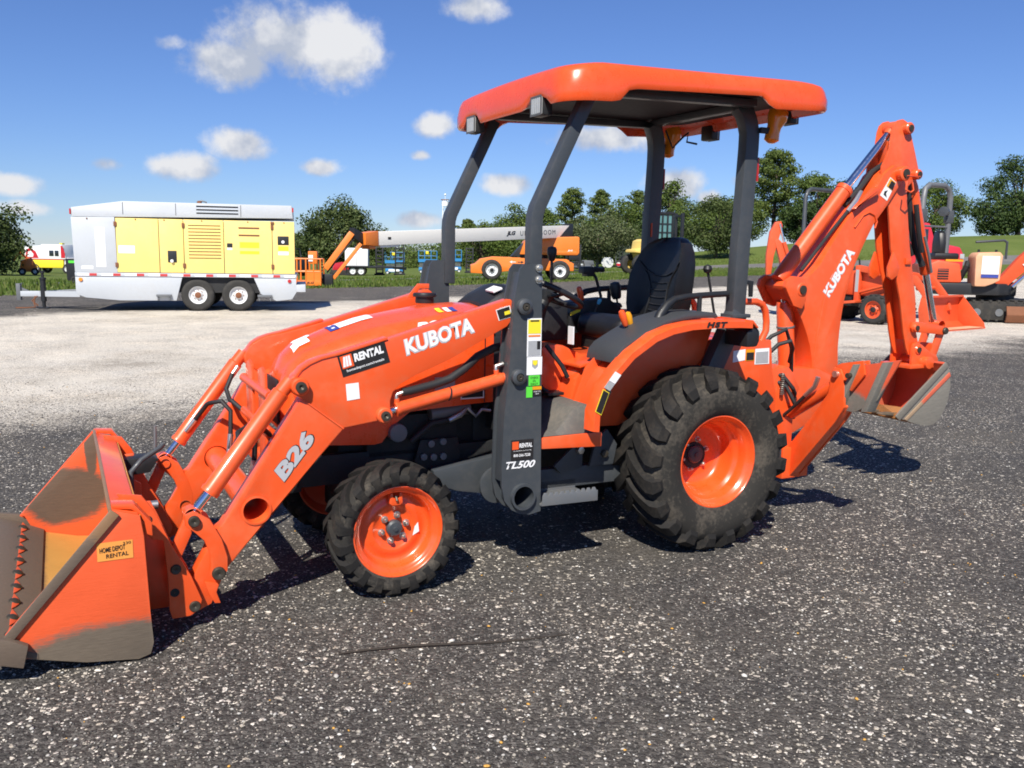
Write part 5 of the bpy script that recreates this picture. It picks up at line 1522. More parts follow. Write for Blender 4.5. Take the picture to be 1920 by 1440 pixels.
def strip(name, ws, mat):
    us = [-420, -250, -160, -110, -80, -62] + [-50 + 2.5 * k for k in range(57)] + [96, 105, 120, 150, 200, 300, 450]
    vs, fs = [], []
    for w in ws:
        for u in us:
            y = w + slant(u)
            if w < 0:
                y = w
            elif w < 44:
                y = w * 1.0 + slant(u) * (w / 44.0)
            vs.append((u, y, ground_z(u, y)))
    n = len(us)
    for i in range(len(ws) - 1):
        for j in range(n - 1):
            fs.append((i * n + j, i * n + j + 1, (i + 1) * n + j + 1, (i + 1) * n + j))
    o = obj(name, G().add(vs, fs), mat)
    o['kind'] = 'structure'
    return o


strip('gravel_yard', [-60, -20, 0, 4, 8, 12, 16, 20, 24, 28, 32, 36, 40, 44], mat_gravel())
M['verge'] = mat_grass('verge_grass', (.050, .072, .016), (.095, .125, .026), (.165, .175, .06))
M['field'] = mat_grass('field_grass', (.070, .100, .022), (.110, .150, .034), (.155, .175, .055))
strip('grass_verge', [44, 47, 50, 53, 57.5], M['verge'])
strip('road', [57.5, 60, 62], paint('old_asphalt', (.13, .125, .118), .9, dust=.6, dustcol=(.26, .24, .21), var=.2, scale=.6))
strip('grass_field', [62, 66, 70, 76, 82, 90, 100, 110, 120, 135, 150, 175, 200, 240, 300, 400, 600, 1000, 1600], M['field'])

# ---- loose stones near the camera: too many to count
def pebbles():
    rp = random.Random(3)
    base = [Vector(p) for p in ((1, 0, 0), (-1, 0, 0), (0, 1, 0), (0, -1, 0), (0, 0, 1), (0, 0, -.6), (.6, .6, .45), (-.6, .6, .45), (.6, -.6, .45), (-.6, -.6, .45))]
    faces = [(4, 6, 7), (4, 8, 6), (4, 9, 8), (4, 7, 9), (6, 0, 2), (6, 2, 7), (7, 2, 1), (7, 1, 9), (9, 1, 3), (9, 3, 8), (8, 3, 0), (8, 0, 6), (0, 5, 2), (2, 5, 1), (1, 5, 3), (3, 5, 0)]
    vs, fs = [], []
    cnt = 0
    while cnt < 34000:
        v = 1.9 + 7.5 * rp.random() ** 1.35
        u = rp.uniform(-.66, .66) * v * 1.04
        dens = mnoise.noise(Vector((u * .8, v * .8, 3.3))) * .5 + .55
        if rp.random() > dens:
            continue
        r = .0026 + .0050 * rp.random() ** 2.4 + (.005 * rp.random() if rp.random() < .06 else 0)
        a = rp.uniform(0, 2 * PI)
        ca, sa = math.cos(a), math.sin(a)
        sx, sy, sz = r * rp.uniform(.8, 1.5), r * rp.uniform(.7, 1.1), r * rp.uniform(.45, .9)
        b = len(vs)
        for p in base:
            x, y, z = p.x * sx * rp.uniform(.85, 1.15), p.y * sy * rp.uniform(.85, 1.15), p.z * sz
            vs.append((u + x * ca - y * sa, v + x * sa + y * ca, sz * .35 + z))
        fs += [tuple(i + b for i in f) for f in faces]
        cnt += 1
    me = bpy.data.meshes.new('loose_stones')
    me.from_pydata(vs, [], fs)
    me.shade_smooth()
    m, t, b = mat_new('loose_stone')
    L = t.links.new
    g = N(t, 'ShaderNodeNewGeometry')
    r = N(t, 'ShaderNodeValToRGB')
    r.color_ramp.interpolation = 'CONSTANT'
    els = [(0, (.40, .38, .345)), (.10, (.58, .56, .51)), (.15, (.33, .30, .25)), (.30, (.22, .20, .175)), (.52, (.13, .12, .108)), (.78, (.06, .056, .052)), (.985, (.55, .30, .06))]
    r.color_ramp.elements[0].color = els[0][1] + (1,)
    r.color_ramp.elements[1].position = els[1][0]
    r.color_ramp.elements[1].color = els[1][1] + (1,)
    for p, c in els[2:]:
        r.color_ramp.elements.new(p).color = c + (1,)
    L(g.outputs['Random Per Island'], r.inputs['Fac'])
    L(r.outputs[0], b.inputs['Base Color'])
    b.inputs['Roughness'].default_value = .7
    me.materials.append(m)
    o = bpy.data.objects.new('loose_stones', me)
    COL.objects.link(o)
    o['kind'] = 'stuff'
    o['label'] = 'small pale and dark stones lying loose on the millings'


pebbles()

# ================================================================== grass blades and trees
def blades():
    rb = random.Random(8)
    vs, fs = [], []
    n = 0
    while n < 42000:
        u = rb.uniform(-34, 40)
        k = rb.random()
        if k < .62:
            w = 44 + rb.gauss(0, .5) + (rb.random() * 12 if rb.random() < .75 else 0)
        elif k < .85:
            w = 62 + abs(rb.gauss(0, 3))
        else:
            w = 57.5 + rb.gauss(0, .35)
        y = w + slant(u)
        if y < 16:
            continue
        z = ground_z(u, y) - .01
        h = rb.uniform(.05, .17) * (1 + .8 * max(0, mnoise.noise(Vector((u * .3, y * .3, 0)))))
        a = rb.uniform(0, PI)
        wd = rb.uniform(.02, .05)
        dx, dy = math.cos(a) * wd, math.sin(a) * wd
        lx, ly = rb.uniform(-.06, .06), rb.uniform(-.06, .06)
        b = len(vs)
        vs += [(u - dx, y - dy, z), (u + dx, y + dy, z), (u + lx, y + ly, z + h)]
        fs.append((b, b + 1, b + 2))
        n += 1
    me = bpy.data.meshes.new('grass')
    me.from_pydata(vs, [], fs)
    me.materials.append(leaf_mat('grass_blade', [(.06, .11, .015), (.11, .17, .025), (.19, .21, .06)]))
    o = bpy.data.objects.new('grass', me)
    COL.objects.link(o)
    o['kind'] = 'stuff'
    o['label'] = 'rough grass blades along the verge and the field edge'


def leaf_mat(name, cols):
    m, t, b = mat_new(name)
    L = t.links.new
    g = N(t, 'ShaderNodeNewGeometry')
    r = N(t, 'ShaderNodeValToRGB')
    r.color_ramp.elements[0].color = cols[0] + (1,)
    r.color_ramp.elements[1].color = cols[2] + (1,)
    r.color_ramp.elements.new(.55).color = cols[1] + (1,)
    L(g.outputs['Random Per Island'], r.inputs['Fac'])
    L(r.outputs[0], b.inputs['Base Color'])
    b.inputs['Roughness'].default_value = .6
    b.inputs['Specular IOR Level'].default_value = .25
    tr = N(t, 'ShaderNodeBsdfTranslucent')
    L(r.outputs[0], tr.inputs['Color'])
    ms = N(t, 'ShaderNodeMixShader')
    ms.inputs[0].default_value = .28
    L(b.outputs[0], ms.inputs[1])
    L(tr.outputs[0], ms.inputs[2])
    out = t.nodes.get('Material Output')
    L(ms.outputs[0], out.inputs['Surface'])
    return m


blades()
LEAF = {
    'oak': leaf_mat('oak_leaf', [(0.041, 0.066, 0.019), (0.071, 0.101, 0.027), (0.116, 0.142, 0.044)]),
    'dark': leaf_mat('evergreen_leaf', [(0.032, 0.059, 0.018), (0.051, 0.088, 0.023), (0.091, 0.130, 0.034)]),
    'pine': leaf_mat('pine_needle', [(0.061, 0.094, 0.021), (0.098, 0.142, 0.029), (0.159, 0.189, 0.047)]),
    'grey': leaf_mat('grey_green_leaf', [(0.063, 0.085, 0.036), (0.100, 0.124, 0.050), (0.159, 0.177, 0.079)]),
    'mid': leaf_mat('broad_leaf', [(0.056, 0.094, 0.019), (0.095, 0.142, 0.027), (0.146, 0.189, 0.040)]),
}
M['bark'] = paint('bark', (.10, .075, .055), .9, var=.3, scale=3, bump=.5)
M['bark_pale'] = paint('pale_bark', (.20, .17, .13), .9, var=.3, scale=3, bump=.5)


def tree(label, x, y, h, w, kind, form, seed, leaves=2600, name='tree', group=None, leaf=.30, base=.18):
    rt = random.Random(seed)
    z0 = ground_z(x, y)
    root = thing(name, label, 'tree', (x, y, z0 - .1), rt.uniform(0, 6), group or 'trees around the yard')
    # trunk and limbs
    tg = G()
    lean = rt.uniform(-.03, .03) * h
    top = h * (.94 if form == 'pine' else .72)
    tr_ = .018 * h + .06
    tg.tube([(0, 0, -.1), (lean * .3, 0, top * .3), (lean * .6, lean * .3, top * .65), (lean, lean * .5, top)], [tr_ * 1.25, tr_, tr_ * .7, tr_ * .25], 8)
    clumps = []
    if form == 'pine':
        nb = 26
        for k in range(nb):
            t = base + (1 - base) * (k / nb) ** .8
            z = h * t
            prof = math.sin(PI * min(1, (t - base) / (1 - base) * .85 + .15)) ** .7
            for q in range(2):
                a = k * 2.4 + q * PI + rt.uniform(-.5, .5)
                rr = w / 2 * prof * rt.uniform(.35, 1.0)
                e = Vector((math.cos(a) * rr + lean * t, math.sin(a) * rr, z + rr * .18))
                tg.tube([(lean * t, lean * .5 * t, z - .1 * rr), (e.x * .6, e.y * .6, z), e], [tr_ * .25, tr_ * .16, .01], 4)
                clumps.append((e, w * .11 * rt.uniform(.7, 1.3), .6))
                if rr > w * .25:
                    clumps.append((Vector((e.x * .6, e.y * .6, z + .1)), w * .09, .6))
        for k in range(3):
            clumps.append((Vector((lean + rt.uniform(-.1, .1) * w, rt.uniform(-.1, .1) * w, h * rt.uniform(.9, .99))), w * .09, .8))
    else:
        nc = 64 if form == 'round' else 70
        for k in range(nc):
            # points spread through an uneven ellipsoid, denser near the surface
            while True:
                p = Vector((rt.uniform(-1, 1), rt.uniform(-1, 1), rt.uniform(-1, 1)))
                if .25 < p.length < 1:
                    break
            p = p.normalized() * (p.length ** .45)
            zc = (h * (1 + base)) / 2
            hz = h * (1 - base) / 2
            sc = 1 + .42 * mnoise.noise(p * 2.1 + Vector((seed, 0, 0)))
            e = Vector((p.x * w / 2 * sc * .86, p.y * w / 2 * sc * .86, zc + p.z * hz * (sc if p.z > 0 else 1) * .90))
            if form == 'tall':
                f_ = 1 - .45 * max(0, (e.z / h - .55) / .45)
                e.x *= f_; e.y *= f_
            if e.z > h: e.z = h * rt.uniform(.9, 1)
            clumps.append((e, w * .14 * rt.uniform(.7, 1.3), .75))
            if k % 3 == 0:
                zb = min(e.z * .8, top * rt.uniform(.35, .8))
                tg.tube([(lean * zb / h, 0, zb * .75), (e.x * .45, e.y * .45, (zb + e.z) / 2 - .05 * h), (e.x * .9, e.y * .9, e.z)], [tr_ * .42, tr_ * .25, .015], 5)
    obj('trunk', tg, M['bark_pale' if kind == 'grey' else 'bark'], root, ang=60)
    vs, fs = [], []
    wsum = sum(c[1] ** 2 for c in clumps)
    for c, r, flat in clumps:
        n = max(8, int(leaves * 2.7 * r * r / wsum))
        for k in range(n):
            while True:
                p = Vector((rt.uniform(-1, 1), rt.uniform(-1, 1), rt.uniform(-1, 1)))
                if p.length < 1:
                    break
            p = p * (.55 + .45 * p.length)
            q = c + Vector((p.x * r * 1.25, p.y * r * 1.25, p.z * r * flat * 1.1))
            s = leaf * .76 * rt.uniform(.55, 1.35)
            nv = (p.normalized() * .9 + Vector((rt.gauss(0, .5), rt.gauss(0, .5), rt.gauss(0, .5) + .35))).normalized()
            a = nv.cross(Vector((rt.gauss(0, 1), rt.gauss(0, 1), rt.gauss(0, 1)))).normalized()
            b = nv.cross(a).normalized()
            i = len(vs)
            vs += [q - a * s * .5, q + b * s * .33, q + a * s * .6, q - b * s * .33]
            fs.append((i, i + 1, i + 2, i + 3))
    me = bpy.data.meshes.new('crown')
    me.from_pydata([tuple(v) for v in vs], [], fs)
    me.materials.append(LEAF[kind])
    o = bpy.data.objects.new('crown', me)
    COL.objects.link(o)
    o.parent = root
    return root


TREES = [
    # label, x, y, height, width, leaf kind, form, leaves, leaf size, crown base
    ('dark spreading oak at the left edge of the yard beside the step van', -31.6, 52, 4.2, 5.8, 'oak', 'round', 6500, .24, .0),
    ('broad round oak rising behind the boom lift jib', -14.6, 76, 6.3, 6.8, 'oak', 'round', 7000, .30, .03),
    ('small oak half hidden behind the right end of the compressor trailer', -23.0, 92, 4.6, 4.0, 'oak', 'round', 2000, .28, .1),
    ('grey-green open oak in front of the tree line, right of the orange boom lift', 8.2, 88, 5.2, 7.0, 'grey', 'round', 4200, .26, .14),
    ('rounded tree above the middle of the white boom', 0.2, 118, 8.2, 7.5, 'mid', 'tall', 4400, .34, .0),
    ('low leafy tree above the white boom, left of the rounded one', -4.6, 122, 6.4, 6.5, 'mid', 'round', 2600, .34, .05),
    ('small pine with a bare stem far left in the centre tree line', -6.8, 128, 6.9, 3.6, 'pine', 'pine', 1300, .34, .45),
    ('leafy tree just right of the near front canopy post', 3.8, 116, 7.6, 5.5, 'mid', 'tall', 2800, .34, .08),
    ('tall airy pine standing between the front and rear canopy posts', 7.5, 120, 10.0, 5.6, 'pine', 'pine', 2600, .34, .30),
    ('slender pine with a tufted top right of the airy pine', 11.6, 121, 9.8, 4.2, 'pine', 'pine', 1700, .34, .38),
    ('dark thicket tree filling the gap left of the far rear canopy post', 14.0, 112, 7.4, 7.5, 'mid', 'round', 3600, .34, .02),
    ('bushy mid-green tree behind the grey-green oak', 10.4, 108, 6.0, 7.0, 'mid', 'round', 3200, .34, .02),
    ('pale pine top just left of the far rear canopy post', 17.2, 124, 9.2, 5.0, 'pine', 'pine', 1800, .34, .30),
    ('round-topped tree between the two rear canopy posts, behind the seat', 20.8, 120, 10.2, 7.0, 'mid', 'tall', 4600, .34, .02),
    ('dark low oak between the rear canopy posts, nearest to the hill', 21.0, 93, 6.2, 6.6, 'oak', 'round', 4200, .28, .10),
    ('yellow-green tree left of the near rear canopy post', 28.6, 113, 7.5, 6.0, 'pine', 'tall', 3000, .34, .05),
    ('tall pine with an open crown and bare limbs left of the backhoe boom', 34.0, 118, 12.2, 8.6, 'pine', 'pine', 5200, .36, .28),
    ('dense rounded evergreen right of the tall open pine', 38.2, 114, 8.6, 7.4, 'mid', 'tall', 5200, .34, .0),
    ('broad evergreen behind the backhoe boom on the hill', 42.6, 116, 7.8, 7.0, 'dark', 'round', 4000, .34, .02),
    ('lone rounded tree on the hill behind the backhoe dipper', 57.0, 122, 7.8, 8.5, 'mid', 'round', 4200, .34, .05),
    ('large dark evergreen beside the excavator roll bar', 66.2, 118, 11.0, 9.5, 'dark', 'tall', 5200, .36, .03),
    ('dark evergreen at the right edge of the picture', 71.5, 119, 10.0, 9.0, 'dark', 'tall', 4600, .36, .03),
    ('smaller dark evergreen at the foot of the large ones on the right', 62.0, 116, 5.6, 6.0, 'dark', 'round', 2600, .36, .02),
    ('low hedge-like tree far behind the scissor lifts', -20.5, 150, 4.2, 16, 'mid', 'round', 3200, .4, .0),
    ('low bushy tree behind the boom lift turret', -9.5, 140, 4.4, 10, 'mid', 'round', 2600, .4, .0),
    ('low tree in the gap under the white boom', -2.5, 132, 5.0, 8, 'mid', 'round', 2600, .4, .0),
    ('undergrowth tree filling the gap under the airy pine', 6.0, 110, 4.6, 8.0, 'mid', 'round', 3600, .34, .0),
    ('undergrowth tree below the slender pine', 12.4, 104, 4.4, 7.0, 'mid', 'round', 3400, .34, .0),
    ('undergrowth tree just left of the far rear canopy post', 17.2, 106, 5.4, 7.0, 'dark', 'round', 3600, .34, .0),
    ('broad leafy tree behind the seat top', 24.6, 112, 6.4, 8.0, 'mid', 'round', 4200, .34, .0),
    ('dark evergreen under the tall open pine', 36.0, 112, 5.4, 6.0, 'dark', 'round', 3600, .34, .0),
    ('leafy tree above the boom lift turret', 2.0, 112, 5.4, 7.5, 'mid', 'round', 3600, .34, .0),
]
for k, (lab, x, y, h, w, kind, form, n, lf, bs) in enumerate(TREES):
    tree(lab, x, y, h, w, kind, form, 40 + k, n, 'pine_tree' if form == 'pine' else 'tree', None, lf, bs)

# ================================================================== machines and vehicles standing around the yard
def sub(name, parent, loc=(0, 0, 0), rz=0):
    o = bpy.data.objects.new(name, None)
    COL.objects.link(o)
    o.parent = parent
    o.location = loc
    o.rotation_euler = (0, 0, rz)
    o.empty_display_size = .1
    return o


def road_wheel(parent, x, y, z, r, w, rim_mat, hub_mat=None, rim_k=.56, face=-1, lugs=0, name='wheel'):
    """wheel with its axle along y; outer face towards face*y"""
    wl = sub(name, parent, (x, y, z))
    f = face
    g = G().lathe([(r * rim_k, -w * .42), (r * .80, -w * .5), (r * .94, -w * .44), (r, -w * .30), (r, w * .30), (r * .94, w * .44), (r * .80, w * .5), (r * rim_k, w * .42)], n=36)
    if lugs:
        for k in range(lugs):
            a = 2 * PI * k / lugs
            for s in (-1, 1):
                a2 = a + (PI / lugs if s > 0 else 0)
                ring = []
                for t, da in ((.02, 0), (.48, .55 * 2 * PI / lugs)):
                    for dr, dw in ((-.03, -.22), (.045, -.18), (.045, .18), (-.03, .22)):
                        q = a2 + da + dw * 2 * PI / lugs
                        ring.append(((r * (1 + dr)) * math.cos(q), s * w * t, (r * (1 + dr)) * math.sin(q)))
                g.loft([ring[:4], ring[4:]], True)
    obj('tyre', g, M['rubber_far'], wl, ang=50)
    obj('rim', G().lathe([(r * rim_k, f * w * .40), (r * rim_k * .93, f * w * .38), (r * rim_k * .88, f * w * .20), (r * rim_k * .55, f * w * .16), (r * .22, f * w * .30), (r * .18, f * w * .36), (.002, f * w * .37)], n=30), rim_mat, wl, ang=50)
    if hub_mat:
        obj('hub', G().lathe([(r * .20, f * w * .25), (r * .19, f * w * .42), (r * .12, f * w * .46), (.002, f * w * .46)], n=20), hub_mat, wl)
        for k in range(8):
            a = 2 * PI * k / 8
            obj('wheel_nut', G().lathe([(r * .032, 0), (r * .03, f * w * .08), (.001, f * w * .08)], (r * .31 * math.cos(a), f * w * .22, r * .31 * math.sin(a)), 'y', 8), hub_mat, wl)
    return wl


M['rubber_far'] = paint('road_tyre', (.035, .034, .032), .8, dust=.5, dustcol=(.11, .10, .085), scale=5, spec=.3)
M['silver_panel'] = paint('silver_panel', (.50, .53, .56), .5, metal=.15, dust=.3, dustcol=(.42, .40, .36), var=.12, scale=1.6)
M['comp_yellow'] = paint('compressor_yellow', (.86, .66, .20), .5, dust=.25, dustcol=(.84, .70, .32), var=.05, scale=2)
M['red_tape'] = paint('red_tape', (.50, .05, .05), .4)
M['lift_orange'] = paint('lift_orange', (.78, .20, .022), .4, coat=.2, dust=.15, dustcol=(.6, .25, .08), scale=2)
M['cream'] = paint('cream_paint', (.90, .87, .78), .4, coat=.1, dust=.1, dustcol=(.6, .52, .38), scale=1.5)
M['wheel_white'] = paint('white_rim', (.66, .67, .67), .4, var=.08)
M['cat_yellow'] = paint('machine_yellow', (.78, .56, .14), .45, dust=.2, dustcol=(.65, .5, .2), scale=2)
M['lift_blue'] = paint('lift_blue', (.03, .22, .50), .45, var=.1)
M['red_cab'] = paint('red_paint', (.50, .015, .025), .3, coat=.4)
M['tan'] = paint('faded_orange', (.68, .36, .20), .6, dust=.5, dustcol=(.66, .48, .36), var=.15, scale=3)
M['rust'] = paint('rusty_steel', (.19, .075, .035), .8, var=.3, scale=5, bump=.3)
M['tinted'] = paint('green_glass', (.10, .22, .22), .08, coat=.6, var=.3, scale=4)
M['faded'] = paint('sun_faded_orange', (.66, .085, .022), .45, dust=.2, dustcol=(.55, .17, .09), var=.12, scale=3)
M['track'] = paint('rubber_track', (.025, .024, .022), .85, dust=.6, dustcol=(.10, .085, .065), scale=8)

# ---- compressor on a tandem-axle trailer
T = thing('compressor_trailer', 'silver and yellow towable air compressor on a twin-axle trailer, far left', 'compressor', (-7.62, 21.1, 0), R(13))
X = lambda u: u + 7.54
y0, y1 = -.95, 1.15
obj('canopy_top', G().prism([(X(-9.92), 2.07), (X(-9.92), 2.27), (X(-8.86), 2.43), (X(-5.22), 2.43), (X(-5.20), 2.14)], y0 + .02, y1 - .02), M['silver_panel'], T, .012)
obj('front_panel', G().prism([(X(-9.90), .86), (X(-9.93), 2.06), (X(-9.035), 2.08), (X(-9.02), .86)], y0, y1), M['silver_panel'], T, .01)
obj('rear_core', G().box(X(-9.0), X(-5.20), y0 + .05, y1, .86, 2.06), M['silver_panel'], T, .008)
xs = [-9.025, -8.125, -7.60, -6.735, -5.668, -5.165]
for k in range(5):
    d_ = obj('door_panel', G().box(X(xs[k]) + .008, X(xs[k + 1]) - .008, y0 - .005, y0 + .045, .868, 2.062), M['comp_yellow'], T, .008)
    if k in (0, 2, 4):
        for z in (1.93, 1.03):
            obj('hinge', G().box(X(xs[k]) - .03, X(xs[k]) + .03, y0 - .03, y0 - .006, z - .05, z + .05), M['rust'], d_, .004)
obj('hinge', G().box(X(-5.70), X(-5.62), y0 - .03, y0 - .006, 2.0, 2.05), M['rust'], T, .004)
for k in range(11):
    z = 1.93 - k * .073
    obj('louvre_slat', G().prism([(X(-7.50), z), (X(-7.50), z + .014), (X(-6.80), z + .014), (X(-6.80), z)], y0 - .016, y0 - .004), M['rust'], T, .002)
for k in range(3):
    z = 2.36 - k * .075
    obj('vent_slot', G().box(X(-7.31), X(-6.41), y0 + .012, y0 + .03, z - .012, z + .012), M['engine'], T)
    obj('vent_lip', G().box(X(-7.31), X(-6.41), y0 - .005, y0 + .022, z + .014, z + .024), M['silver_panel'], T)
for z in (1.90, 1.735):
    obj('grab_slot', G().box(X(-6.41), X(-5.95), y0 - .012, y0 - .004, z - .018, z + .018), M['rust'], T)
obj('faded_sign', G().box(X(-6.39), X(-5.96), y0 - .009, y0 - .0055, 1.45, 1.58), M['yellow'], T)
obj('faded_sign', G().box(X(-6.39), X(-5.96), y0 - .009, y0 - .0055, 1.31, 1.38), M['yellow'], T)
lettering('ATLAS COPCO', M['comp_yellow'], T, (X(-6.39), y0 - .006, 1.80), w=.42, h=.05, bold=.02)
obj('gauge_window', G().box(X(-5.55), X(-5.30), y0 - .012, y0 - .004, 1.53, 1.73), M['black'], T, .02)
obj('gauge', G().cyl((X(-5.43), y0 - .02, 1.60), (X(-5.43), y0 - .013, 1.60), .035, 16), M['white'], T)
obj('notice', G().box(X(-5.54), X(-5.31), y0 - .009, y0 - .0055, 1.30, 1.38), M['white'], T)
obj('notice', G().box(X(-5.54), X(-5.31), y0 - .009, y0 - .0055, 1.40, 1.50), M['yellow'], T)
obj('latch', G().box(X(-6.67), X(-6.55), y0 - .02, y0 - .004, 1.46, 1.55), M['black'], T, .006)
obj('notice', G().box(X(-6.665), X(-6.555), y0 - .009, y0 - .0055, 1.40, 1.45), M['white'], T)
obj('outlet_box', G().box(X(-7.95), X(-7.76), y0 - .014, y0 - .004, 1.10, 1.36), M['black'], T, .006)
obj('outlet', G().cyl((X(-7.86), y0 - .06, 1.13), (X(-7.86), y0 - .01, 1.13), .035, 12), M['white'], T, .004)
obj('patch', G().box(X(-8.98), X(-8.64), y0 - .009, y0 - .0055, 1.29, 1.46), M['white'], T)
obj('patch', G().box(X(-9.45), X(-9.25), y0 - .004, y0 - .0005, .98, 1.85), M['white'], T)
obj('patch', G().box(X(-9.76), X(-9.52), y0 - .004, y0 - .0005, .93, 1.0), M['white'], T)
for u in (-8.86, -7.75, -6.35):
    obj('roof_seam', G().box(X(u) - .006, X(u) + .006, y0 + .012, y0 + .021, 2.15, 2.41), M['greylt'], T)
for u in (-9.6, -8.6, -8.0, -7.2, -6.2, -5.4):
    obj('rivet', G().lathe([(.018, y0 - .005), (.012, y0 - .016), (.001, y0 - .018)], (X(u), 0, 2.035), 'y', 8), M['rust'], T)
obj('lifting_eye', G().tube([(X(-7.4), .1, 2.43), (X(-7.4), .1, 2.50), (X(-7.3), .1, 2.53), (X(-7.2), .1, 2.50), (X(-7.2), .1, 2.43)], .02, 8), M['greylt'], T)
obj('exhaust', G().cyl((X(-7.28), -.5, 2.42), (X(-7.28), -.5, 2.50), .05, 12), M['rust'], T)
# deck rail with red and white tape
obj('deck_rail', G().box(X(-9.90), X(-5.14), y0 - .02, y1, .775, .855), M['silver_panel'], T, .004)
n = 19
for k in range(n):
    a = -9.85 + k * 4.68 / n
    obj('reflector_tape', G().box(X(a), X(a + 4.68 / n * (.62 if k % 2 else .99)), y0 - .024, y0 - .0205, .785, .840), M['red_tape'] if k % 2 else M['white'], T)
obj('skirt', G().prism([(X(-9.90), .77), (X(-9.90), .38), (X(-9.70), .30), (X(-9.0), .24), (X(-7.80), .24), (X(-7.66), .77)], y0 - .005, y0 + .06), M['silver_panel'], T, .006)
obj('skirt', G().prism([(X(-6.10), .77), (X(-5.95), .40), (X(-5.60), .24), (X(-5.25), .28), (X(-5.15), .44), (X(-5.15), .77)], y0 - .005, y0 + .06), M['silver_panel'], T, .006)
obj('bumper', G().box(X(-5.16), X(-4.94), y0, y1, .45, .62), M['silver_panel'], T, .01)
obj('underbody', G().box(X(-9.6), X(-5.3), y0 + .1, y1 - .05, .42, .77), M['engine'], T)
obj('underbody', G().box(X(-9.5), X(-8.2), y0 + .1, y1 - .1, .26, .5), M['engine'], T)
for s, yy in ((-1, y0 + .13), (1, y1 - .13)):
    for u in (-7.34, -6.45):
        road_wheel(T, X(u), yy, .365, .365, .24, M['wheel_white'], M['rust'], .55, s)
obj('axle', G().box(X(-7.40), X(-7.28), y0 + .2, y1 - .2, .31, .42), M['engine'], T)
obj('axle', G().box(X(-6.51), X(-6.39), y0 + .2, y1 - .2, .31, .42), M['engine'], T)
for u in (-8.22, -6.02):
    obj('step_bracket', G().box(X(u), X(u + .32), y0 - .08, y0 + .02, .33, .38).box(X(u) + .02, X(u + .05), y0 - .06, y0, .24, .33).box(X(u + .27), X(u + .3), y0 - .06, y0, .24, .33), M['greylt'], T, .004)
obj('drawbar', G().box(X(-11.28), X(-9.85), -.08, .08, .27, .39), M['silver_panel'], T, .006)
obj('drawbar_brace', G().tube([(X(-10.92), 0, .33), (X(-9.85), -.7, .36)], [(.05, .06)] * 2, sq=True).tube([(X(-10.92), 0, .33), (X(-9.85), .8, .36)], [(.05, .06)] * 2, sq=True), M['silver_panel'], T)
obj('hitch_plate', G().box(X(-11.37), X(-11.28), -.07, .07, .18, .56), M['greylt'], T, .008)
obj('hitch_brace', G().prism([(X(-11.28), .48), (X(-11.28), .40), (X(-11.10), .39)], -.02, .02), M['greylt'], T)
obj('tongue_jack', G().lathe([(.06, .16), (.06, .66), (.075, .66), (.075, .70), (.03, .71), (.03, .80), (.045, .80), (.045, .85), (.001, .86)], (X(-10.78), -.14, 0), 'z', 16), M['black'], T)
obj('jack_leg', G().cyl((X(-10.78), -.14, .03), (X(-10.78), -.14, .2), .04, 12).box(X(-10.88), X(-10.68), -.24, -.04, 0, .03), M['black'], T)
obj('chain', G().tube([(X(-10.97), -.1, .28), (X(-11.00), -.1, .12), (X(-10.97), -.12, .03), (X(-11.17), -.15, .015), (X(-11.37), -.16, .015)], .016, 6).tube([(X(-10.92), -.1, .28), (X(-11.04), -.1, .18), (X(-10.92), -.1, .06)], .016, 6), M['rust'], T)
for u, z, m_ in ((-9.79, .70, 'amber'), (-5.30, .70, 'redlens')):
    obj('marker_lamp', G().lathe([(.045, y0 - .005), (.04, y0 - .03), (.001, y0 - .034)], (X(u), 0, z), 'y', 14), M[m_], T)
obj('marker_lamp', G().box(X(-9.95), X(-9.921), y0, y0 + .1, 2.12, 2.24), M['redlens'], T, .004)
obj('marker_lamp', G().box(X(-5.215), X(-5.18), y0, y0 + .08, 2.28, 2.38), M['redlens'], T, .004)

# ---- boom lift: chassis across the view, boom slewed towards the camera
BL = thing('boom_lift', 'orange and cream telescopic boom lift with its basket lowered to the ground', 'boom lift', (.7, 50.0, ground_z(.7, 50)), R(4))
obj('chassis', G().prism([(-3.0, .35), (-3.05, .75), (-2.6, 1.15), (-1.9, 1.28), (2.2, 1.20), (2.6, .95), (2.6, .55), (1.4, .55), (-.6, .55), (-2.2, .35)], -.55, .95), M['lift_orange'], BL, .03)
obj('nose_plate', G().prism([(-3.15, .38), (-3.15, .80), (-2.7, .95), (-2.5, .35)], -1.2, 1.2), M['lift_orange'], BL, .03)
for x in (-2.0, 1.75):
    for s in (-1, 1):
        road_wheel(BL, x, s * 1.12 + .1, .56, .56, .42, M['wheel_white'], M['black'], .60, s)
road_arrow = obj('arrow_mark', G().prism([(-1.0, 1.0), (-.85, 1.07), (-.85, 1.02), (-.65, 1.02), (-.65, .98), (-.85, .98), (-.85, .93)], -.562, -.552), M['white'], BL)
obj('arrow_mark', G().prism([(-.2, 1.0), (-.35, 1.07), (-.35, 1.02), (-.55, 1.02), (-.55, .98), (-.35, .98), (-.35, .93)], -.562, -.552), M['black'], BL)
obj('turntable', G().lathe([(.8, 1.2), (.8, 1.38), (.7, 1.42), (.01, 1.42)], (.4, .2, 0), 'z', 28), M['engine'], BL)
obj('turret', G().prism([(-.45, 1.42), (-.2, 2.15), (.1, 2.35), (2.75, 2.45), (2.85, 2.4), (2.86, 1.55), (2.75, 1.42)], -.75, .95), M['lift_orange'], BL, .05)
obj('turret_base', G().prism([(-.9, 1.30), (-.15, 2.14), (.0, 2.05), (-.3, 1.42), (.6, 1.41), (.6, 1.30)], -.6, .8), M['black'], BL, .02)
obj('turret_panel', G().box(.2, 2.7, -.765, -.745, 1.50, 1.66), M['lift_orange'], BL, .01)
